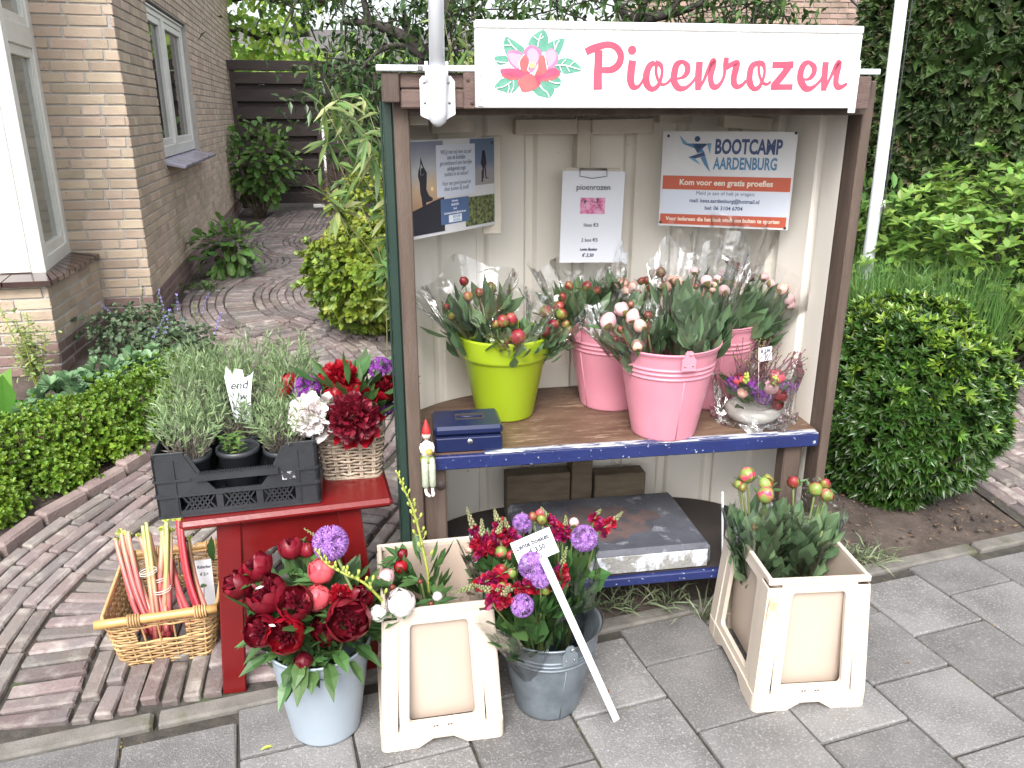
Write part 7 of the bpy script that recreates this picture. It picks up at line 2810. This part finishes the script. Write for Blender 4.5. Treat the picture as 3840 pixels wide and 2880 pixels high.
t = plant('bamboo', 'single bamboo shoot with long leaves beside the wicker basket and the green stall post', 'bamboo', (-.40, 2.98, .08))
b = MB()
tube(b, M_culm, [(0, 0, 0), (.01, -.02, .22), (-.02, -.04, .40)], .0025, 6, True, False)
b.build('culm', t)
b = MB()
for p, d, L in (((0, -.02, .33), (-.25, -.1, .5), .10), ((.0, -.02, .3), (.15, -.1, -.5), .09), ((.01, -.02, .26), (.2, -.2, -.6), .10), ((0, -.03, .38), (-.3, 0, -.3), .08), ((0, -.02, .22), (-.5, -.2, .1), .07)):
    b = MB()
    leaves(b, L_bam, [p], [d], [(.3, -1, .2)], L, .022, 2, .1, .1)
    b.build('leaf', t)

# ---- trees behind
def limb_tree(name, label, root_, limbs, clusters, m, L, W, per, spreadr=.28, group=None, kind=1):
    t = plant(name, label, 'tree', root_, group)
    o = np.array(root_)
    b = MB()
    for pts, r0, r1 in limbs:
        P = smooth([np.array(p) - o for p in pts], 6)
        tube(b, M_bark, P, np.linspace(r0, r1, len(P)), 9, True, False)
    b.build('trunk', t)
    b = MB()
    for c in clusters:
        c = np.array(c) - o
        n_ = per
        P = c + NR.normal(0, spreadr, (n_, 3)) * (1.1, 1, .7)
        D = rdir(n_, -.25)
        leaves(b, m, P, D, np.array((0, 0, 1.)) + rdir(n_) * .6, NR.uniform(.7, 1.2, n_) * L, NR.uniform(.7, 1.2, n_) * W, kind, .12, .2)
    b.build('crown', t)
    b = MB()
    for c in clusters[::2]:
        c = np.array(c) - o
        for k in range(4):
            d = rdir(1)[0] * spreadr * 1.6
            tube(b, M_bark, smooth([c - d, c + NR.normal(0, .05, 3), c + d], 4), [.006] * 9, 5, True, False)
    b.build('twig', t)
    return t


cl = [(-1.2944, 6.6, 2.3647), (-1.1868, 6.5, 2.1343), (-1.0898, 6.8, 2.3057), (-0.9149, 6.6, 2.3804), (-0.7878, 6.6, 2.1259), (-0.9876, 6.5, 2.0067), (-1.0774, 6.2, 1.9278), (-1.2126, 6.2, 1.8814), (-1.2471, 6, 1.7373), (-1.1542, 6.2, 1.7566), (-1.019, 6.2, 1.7879), (-0.5724, 6.6, 2.3332), (-0.4373, 6.4, 2.3424), (-0.3966, 6.5, 2.1975), (-1.576, 6.5, 2.3999), (-0.8611, 6.3, 1.9012), (-0.7129, 6.8, 2.387), (-1.1295, 6.2, 1.6141), (-0.9967, 6.2, 1.5821), (-1.0578, 6.1, 1.3919)]
limb_tree('dark_leaved_tree', 'dark leaved tree with bare crooked limbs between the gate and the stall', (-0.8947, 7.7729, 0.3),
          [([(-0.6389, 6.5, 1.0274), (-0.6324, 6.5, 1.7791), (-0.6584, 6.5, 2.0387), (-0.7745, 6.5, 2.1501), (-0.9252, 6.5, 2.2226), (-1.0596, 6.5, 2.2602), (-1.2637, 6.5, 2.2665)], .075, .02),
           ([(-0.6324, 6.5, 1.7791), (-0.5702, 6.7, 2.1171), (-0.5018, 6.8, 2.322), (-0.4676, 6.9, 2.5611)], .06, .04),
           ([(-0.6492, 6.5, 2.0067), (-0.7984, 6.4, 2.0953), (-0.9388, 6.2, 2.0504), (-1.06, 6.1, 1.923)], .03, .01),
           ([(-1.0426, 6.5, 2.2602), (-1.0713, 6.5, 2.3536), (-1.0913, 6.5, 2.4766)], .03, .02),
           ([(-0.7089, 6.5, 2.0707), (-0.7832, 6.6, 2.2381), (-0.8234, 6.7, 2.4077)], .03, .015)], cl, L_dark, .085, .034, 120, .18)
cl = [(-0.326, 6.5, 2.3226), (-0.1558, 6.5, 2.369), (0.0142, 6.8, 2.387), (0.1856, 6.6, 2.3961), (0.404, 6.8, 2.4032), (0.6606, 6.9, 2.4473), (0.8171, 6.7, 2.3918), (1.0104, 6.6, 2.3961), (1.2556, 6.8, 2.387), (1.4444, 6.7, 2.4077), (1.5397, 6.5, 2.3474), (1.6972, 6.6, 2.4024), (1.7811, 6.4, 2.3577), (1.9074, 6.5, 2.3999), (-0.3524, 6.3, 2.1188), (-0.3327, 6.6, 2.2381), (1.8524, 6.4, 2.3119), (1.2135, 7, 2.5088), (0.3412, 7, 2.5253)]
limb_tree('dark_leaved_tree', 'dark leaved tree with forked branches showing above the name board', (1.2642, 7.7729, 0.25),
          [([(0.9818, 6.8, 1.436), (0.9247, 6.8, 2.2565), (1.0462, 6.8, 2.322), (1.2387, 6.7, 2.3503), (1.4217, 6.6, 2.4117)], .06, .02),
           ([(0.9247, 6.8, 2.2565), (0.8609, 6.9, 2.3817), (0.7762, 7, 2.5417)], .04, .02), ([(0.9418, 6.8, 2.2729), (0.9917, 6.7, 2.3918), (1.019, 6.7, 2.5341)], .035, .02),
           ([(0.9767, 6.8, 2.2893), (1.1691, 6.7, 2.3439), (1.2658, 6.7, 2.4711)], .03, .02)], cl, L_mid, .085, .036, 105, .19)
t = plant('climbing_vine', 'bright green vine trained on a beam above the garden gate', 'vine', (-3.3, 13.0, 2.2))
b = MB()
bl = MB()
for z, x0, x1 in ((.10, -1.2, 1.3), (.55, -1.2, .3), (1.0, -1.3, .6)):
    tube(b, M_bark, [(x, R.gauss(0, .05), z + R.gauss(0, .04)) for x in np.linspace(x0, x1, 7)], .035, 8)
    n_ = 330
    P = np.stack([NR.uniform(x0, x1, n_), NR.normal(0, .14, n_), z + NR.normal(.08, .13, n_)], 1)
    leaves(bl, L_ivy, P, rdir(n_, -.4), np.array((0, -.6, .6)) + rdir(n_) * .5, NR.uniform(.07, .14, n_), NR.uniform(.07, .12, n_), 3, .1, .2)
b.build('stem', t)
bl.build('foliage', t)
t = plant('garden_trees', 'pale green treetops far behind the garden gate', 'trees', (-2.2, 16, .3))
b = MB()
for c in ((-1.6, 0, 1.9), (.4, .5, 1.9), (1.6, 0, 1.9), (2.7, .3, 2.0), (-3.3, 1, 2.1)):
    P, N = shell(c, (.9, .7, .5), 420, .5, noise=.25)
    leaves(b, L_ivy, P, unit(N + rdir(len(N))), N + (0, 0, .4), .2, .13, 1)
o = b.build('foliage', t)
t['kind'] = 'stuff'

# ---- shrubs against the gate and the house wall
hyd = (-3.3901, 11.0597, 0.3)
t = plant('hydrangea', 'dark green bush with bare lower stems in front of the garden gate', 'shrub', hyd)
b = MB()
P, N = shell((.02, 0, .72), (.55, .42, .50), 520, .55, noise=.15)
leaves(b, L_hyd, P, unit(N + rdir(len(N)) * .7), N * .5 + np.array((0, -.2, .9)), NR.uniform(.10, .16, len(N)), NR.uniform(.06, .09, len(N)), 3, .14, .25)
b.build('foliage', t)
stems(t, M_twig, (0, 0, 0), [(R.gauss(0, .3), R.gauss(0, .2), R.uniform(.5, .95)) for _ in range(22)], .010, sag=.04)
hy2 = (-2.3935, 6.8471, 0.3)
t = plant('hydrangea', 'small bright green leafy plant against the foot of the house wall', 'plant', hy2)
b = MB()
P, N = shell((0, 0, .26), (.26, .22, .24), 230, .5, noise=.15)
leaves(b, L_hyd, P, unit(N + rdir(len(N)) * .6), N * .5 + np.array((0, -.1, .9)), NR.uniform(.07, .12, len(N)), NR.uniform(.045, .065, len(N)), 3, .14, .25)
b.build('foliage', t)
stems(t, M_twig, (0, 0, 0), [(R.gauss(0, .12), R.gauss(0, .1), R.uniform(.15, .35)) for _ in range(14)], .005, sag=.02)
hy3 = (-2.4401, 6.279, 0.3)
t = plant('ground_plant', 'tiny green seedling clump at the foot of the house wall', 'plant', hy3)
b = MB()
leaves(b, L_hyd, NR.normal(0, .07, (40, 3)) * (1, 1, .15) + (0, 0, .05), rdir(40, .5), np.array((0, 0, 1.)) + rdir(40) * .4, .05, .03, 3)
b.build('foliage', t)
t = plant('dead_shrub', 'brown twiggy dead shrub beside the right gate leaf', 'shrub', (-2.2497, 11.0597, 0.3))
b = MB()
for k in range(160):
    d = unit(np.array((R.gauss(0, .5), R.gauss(0, .5), 1)))
    s_ = d * R.uniform(.1, .6)
    tube(b, M_twig, [s_, s_ + d * .15 + NR.normal(0, .03, 3), s_ + d * .3 + NR.normal(0, .06, 3)], .004, 4, False, False)
b.build('twig', t)

# ---- bed in front of the house: box hedge, sedum, catmint and others
hedge = plant('box_hedge', 'low bright green box hedge along the edge of the brick path on the left', 'hedge', (-2.0, 3.0, .1))
b = MB()
blobs = []
for f in np.linspace(0, 1, 9):
    x, y = -2.52 + f * .86, 2.46 + f * 1.20
    blobs.append((x - .02, y + .05, .12 + .05 * f + .02 * math.sin(f * 15), .19, .18, .115 + .04 * f))
for (x, y) in ((-2.12, 2.52), (-1.98, 2.78), (-2.3, 2.3), (-1.72, 3.32), (-1.86, 3.05)):
    blobs.append((x - .03, y + .06, .08, .12, .11, .08))
for i, (x, y, h, rx, ry, rz_) in enumerate(blobs):
    z0 = gz(x, y) + h
    P, N = shell((x + 2.0, y - 3.0, z0 - .1), (rx, ry, rz_), 680 if i < 9 else 300, .84, noise=.24, f=11)
    A_ = unit(N + np.array((0, -.05, .5)) + NR.normal(0, .3, N.shape))
    rosettes(b, L_box, P, A_, 6, .020, .0115, (.4, 1.2), 3, .12, .05)
    P, N = shell((x + 2.0, y - 3.0, z0 - .1), (rx * .85, ry * .85, rz_ * .85), 260, .7)
    leaves(b, L_box, P, unit(N + rdir(len(N)) * .8), N, .03, .02, 0)
b.build('foliage', hedge)
b = MB()
for i in range(70):
    x = R.uniform(-2.5, -1.66)
    y = 2.46 + (x + 2.52) / .86 * 1.20 + R.gauss(-.05, .07)
    z = gz(x, y)
    tube(b, M_twig, [(x + 2., y - 3., z - .1), (x + 2. + R.gauss(0, .03), y - 3. + R.gauss(0, .03), z + .16)], .004, 5, True, False)
b.build('stem', hedge)

def clump(name, label, loc, r3, n_, m, L, W, kind, up_, k=6, spread=(.4, 1.2), droop=.1, z=None, stm=10, cat='plant'):
    t = plant(name, label, cat, loc)
    b = MB()
    P, N = shell((0, 0, r3[2] * .9 if z is None else z), r3, n_, .45, noise=.15)
    A_ = unit(N * .6 + np.array((0, 0, up_)) + NR.normal(0, .3, N.shape))
    rosettes(b, m, P, A_, k, L, W, spread, kind, .14, droop)
    b.build('foliage', t)
    stems(t, M_stem, (0, 0, 0), [(R.gauss(0, r3[0] * .5), R.gauss(0, r3[1] * .5), r3[2]) for _ in range(stm)], .004, sag=.02)
    return t


for (lab, px) in (('sedum clump with blue green leaves behind the box hedge, nearest the catmint', (-1.9196, 4.0924, 0.2104)), ('middle sedum clump with blue green leaves behind the box hedge', (-2.0554, 3.8522, 0.1944)), ('sedum clump with blue green leaves nearest the bay window', (-2.1688, 3.6611, 0.1819))):
    clump('sedum', lab, px, (.18, .16, .13), 60, L_sed, .068, .034, 3, 1.0, 9, (.3, 1.1))
for (lab, px, r3) in (('grey green catmint against the house corner', (-2.2302, 4.6522, 0.2652), (.30, .22, .16)), ('grey green catmint spilling onto the brick path', (-1.8949, 4.4203, 0.2368), (.22, .2, .15))):
    t = clump('catmint', lab, px, r3, 330, L_nep, .030, .019, 3, .6, 5, (.5, 1.3), stm=20)
    b = MB()
    for k in range(9):
        p = np.array((R.gauss(0, r3[0] * .6), R.gauss(0, r3[1] * .6), r3[2]))
        d = unit(np.array((R.gauss(0, .35), R.gauss(0, .3), 1)))
        L = R.uniform(.12, .25)
        tube(b, M_stem, [p, p + d * L], .0018, 5, True, False)
        for q in np.linspace(.45, 1, 6):
            n_ = 9
            leaves(b, L_blu if k % 2 else L_nep, np.repeat((p + d * L * q)[None], n_, 0), rdir(n_), rdir(n_), .011, .007, 1)
    b.build('flower_spike', t)
t = plant('meadow_plant', 'pale yellow green airy plant in front of the bay window wall', 'plant', (-2.5022, 4.0546, 0.2236))
b = MB()
bs_ = MB()
for k in range(9):
    d = np.array((R.gauss(0, .12), R.gauss(0, .08), 1))
    L = R.uniform(.25, .55)
    tube(bs_, M_lgr, [(0, 0, 0), d * L * .5, d * L], .0025, 5, True, False)
    for q in np.linspace(.35, 1, 7):
        n_ = 10
        P = d * L * q + NR.normal(0, .03, (n_, 3)) * (1, 1, .4)
        leaves(b, L_pal, P, rdir(n_) * (1, 1, .3), np.array((0, 0, 1.)) + rdir(n_) * .3, .028, .016, 3)
b.build('foliage', t)
bs_.build('stem', t)
t = plant('broad_leaved_plant', 'broad green leaved plant at the left edge below the bay window', 'plant', (-2.4848, 3.7454, 0.1976))
for k, (d, L, W) in enumerate((((.15, -.1, 1), .34, .15), ((-.35, -.2, .8), .3, .14), ((.5, -.25, .55), .26, .12), ((-.1, -.6, .5), .25, .12), ((.25, .2, .9), .36, .13), ((.6, .1, .4), .26, .11), ((-.6, 0, .4), .28, .12))):
    b = MB()
    leaves(b, L_big, [(R.gauss(0, .03), R.gauss(0, .03), 0)], [d], [(0, -1, .5)], L, W, 2, .12, .25)
    b.build('leaf', t)

# ---- lavender in pots, in the crate
M_pot = mat('dark_pot', (.022, .025, .030), (.03, .033, .038), .4, 8)
b = MB()
lathe(b, M_pot, [(.001, .002), (.040, .0), (.042, .004), (.056, .125), (.060, .126), (.061, .132), (.060, .140), (.056, .141), (.053, .13), (.05, .12), (.001, .118)], 28)
potm = b.mesh('pot')
b = MB()
lathe(b, M_soil, [(.052, .112), (.03, .118), (.001, .119)], 16)
compm = b.mesh('compost')


def lav_mesh(seed):
    b = MB()
    n_ = 46
    for i in range(n_):
        a = R.uniform(0, 6.28)
        rr = R.random() ** .6
        d = unit(np.array((rr * .75 * math.cos(a), rr * .75 * math.sin(a), 1)))
        L = R.uniform(.10, .19) * (1.05 - .25 * rr)
        s_ = np.array((.03 * math.cos(a) * rr, .03 * math.sin(a) * rr, .115))
        old = R.random() < .3
        k = 20
        f = np.linspace(.2, 1, k)
        P = s_ + d * (L * f)[:, None] + np.array((0, 0, .02)) * (f ** 2)[:, None]
        D = unit(d * .9 + rdir(k) * .75)
        low = (f < .45) | (old & (f < .62))
        leaves(b, L_lavd, P[low], D[low], rdir(int(low.sum())), NR.uniform(.018, .028, int(low.sum())), .0036, 0, .05, 0)
        leaves(b, L_lav, P[~low], D[~low], rdir(int((~low).sum())), NR.uniform(.022, .036, int((~low).sum())), .0042, 0, .05, 0)
        tube(b, L_lavd, [s_, s_ + d * L * .6], .0012, 4, False, False)
    return b.mesh('foliage')


lav = [lav_mesh(i) for i in range(4)]
cx_, cy_, cz_ = crate.location
rowlab = ('front', 'second', 'third', 'back')
collab = ('left', 'middle', 'right')
for r_ in range(4):
    for c_ in range(3):
        lx, ly = (c_ - 1) * .128, -.196 + r_ * .131
        if r_ == 0 and c_ == 1:
            ly += .012
        wx, wy = cx_ + lx * math.cos(ca) - ly * math.sin(ca), cy_ + lx * math.sin(ca) + ly * math.cos(ca)
        lab = 'potted lavender, %s of its row, in the %s row of the black crate' % (collab[c_], rowlab[r_])
        herb = r_ == 0 and c_ == 1
        t = thing('potted_herb' if herb else 'potted_lavender', 'small green herb seedling in a dark pot, front middle of the black crate' if herb else lab, 'potted plant', (wx, wy, cz_ + .011 + R.uniform(0, .008)), R.uniform(0, 6), 'pots of lavender in the black crate')
        link('pot', potm, t)
        link('compost', compm, t)
        if herb:
            b = MB()
            for k in range(7):
                p = np.array((R.gauss(0, .018), R.gauss(0, .018), .118))
                for q in (.02, .035, .05):
                    for a in (0, PI):
                        d = (math.cos(a + k + q * 30), math.sin(a + k + q * 30), .35)
                        leaves(b, L_hyd, [p + (0, 0, q)], [d], [(0, 0, 1)], .032, .013, 2)
                tube(b, M_stem, [p, p + (0, 0, .05)], .0013, 5)
            b.build('foliage', t)
        else:
            link('foliage', lav[(r_ * 3 + c_) % 4], t, scale=(1, 1, 1.0 + .22 * (r_ > 1)))
pq = [np.array(p) for p in [(-0.8269, 2.27, 0.9216), (-0.7501, 2.27, 0.8888), (-0.7599, 2.24, 0.8098), (-0.8246, 2.24, 0.8156)]]
lab_ = thing('paper_label', 'torn white paper label with handwriting stuck in the lavender', 'label', tuple((pq[2] + pq[3]) / 2), rad(4))
b = MB()
W_ = .082
out_ = [(-.026, -.05), (.022, -.05), (.026, .02), (.034, .075), (.042, .108), (.032, .096), (.014, .088), (.012, .112), (-.008, .116), (-.018, .098), (-.034, .125), (-.042, .09), (-.036, .03)]
prism(b, M_paper, out_, -.0008, .0008)
b.build('paper', lab_)
text(lab_, 'end', .036, M_ink, -.004, -.0010, .055, 'CENTER', .95, .0002, .3, .05)
text(lab_, 'w', .032, M_ink, .004, -.0010, .022, 'CENTER', .95, .0002, .3)

# ---- grasses and litter round the stall foot
for (lab, p, n_, hgt) in (('tuft of striped grass between the right ivory container and the round shrub', (1.3003, 2.729, 0.0084), 46, .20), ('tuft of striped grass in the bed beside the round shrub', (1.3755, 2.7173, 0.0053), 34, .16), ('tuft of striped grass under the low shelf beside the right ivory container', (0.6557, 2.3795, 0), 30, .22), ('tangle of thin grass under the middle of the low shelf', (0.3594, 2.4207, 0.0092), 46, .16), ('tuft of thin dry grass under the low shelf beside the zinc bucket', (0.5091, 2.4513, 0.0076), 46, .14)):
    t = plant('grass_tuft', lab, 'grass', p, 'grass tufts at the foot of the stall')
    b = MB()
    P = NR.normal(0, .03, (n_, 3)) * (1.4, .8, 0)
    leaves(b, L_var, P, unit(np.array((0, -.15, .8)) + NR.normal(0, .5, (n_, 3)) * (1, 1, .3)), rdir(n_), NR.uniform(.5, 1.1, n_) * hgt, .006, 2, .05, .45)
    b.build('blade', t)
n_ = 2600
b = MB()
X_ = np.concatenate([NR.uniform(-.6, 2.1, 1500), NR.uniform(-2.4, -1.5, 600), NR.normal(-.42, .12, 500)])
Y_ = np.concatenate([2.0 + NR.uniform(0, 1.4, 1500), NR.uniform(2.3, 3.4, 600), NR.normal(2.95, .2, 500)])
k = np.array([dist(a, c) > .09 for a, c in zip(X_, Y_)])
X_, Y_ = X_[k], Y_[k]
Zq = np.array([gz(a, c) for a, c in zip(X_, Y_)]) + .008
leaves(b, L_dry, np.stack([X_, Y_, Zq], 1), rdir(len(X_)) * (1, 1, .3), np.array((0, 0, 1.)) + rdir(len(X_)) * .5, NR.uniform(.008, .03, len(X_)), NR.uniform(.003, .008, len(X_)), 1, .2, 0)
tag(b.build('leaf_litter', kind='stuff'), 'dry brown leaf litter on the soil around the stall', 'leaf litter')
M_clod = mat('soil_clod', (.05, .037, .03), (.085, .065, .052), .95, 30, bump=.8, bs=90, rand=.25)
b = MB()
for i in range(800):
    x, y = R.uniform(-.55, 2.05), R.uniform(2.1, 3.2)
    if dist(x, y) < .10:
        continue
    s_ = R.uniform(.003, .011)
    V = rdir(8) * s_ * NR.uniform(.6, 1, (8, 1)) * (1, 1, .7)
    old = b.T
    box(b, M_clod, (x, y, gz(x, y) + s_ * .3), (s_ * 1.6, s_ * 1.3, s_), s_ * .3, s_ * .25)
tag(b.build('soil_clods', kind='stuff'), 'loose dark clods of soil around the stall', 'soil')
# small bits dropped on the paving
for lab, p, m, L in (('pale yellow catkin lying on the paving in front of the grey blue bucket', (-0.6627, 1.7653, 0.004), M_lgr, .034), ('curled dry leaf on the paving behind the zinc bucket', (0.2827, 1.99, 0.003), L_dry, .03), ('dry brown leaf on the paving in front of the right ivory container', (1.2341, 2.1244, 0.003), L_dry, .02)):
    t = thing('fallen_bit', lab, 'debris', p, R.uniform(0, 3))
    b = MB()
    leaves(b, m, [(-L / 2, 0, 0)] * 3, [(1, 0, .05), (1, .1, .1), (1, -.1, .1)], [(0, 0, 1)], L, L * .3, 2, .3, .1)
    b.build('body', t)

# foliage and woven masses nobody could take apart leaf by leaf
MASS = ('foliage', 'crown', 'blade', 'twig', 'weave', 'upright_canes', 'dried_stalks', 'petal_tuft', 'branch', 'flower_spike')
for o in list(sc.objects):
    if o.type == 'MESH' and o.parent and o.name.split('.')[0] in MASS:
        o['kind'] = 'stuff'
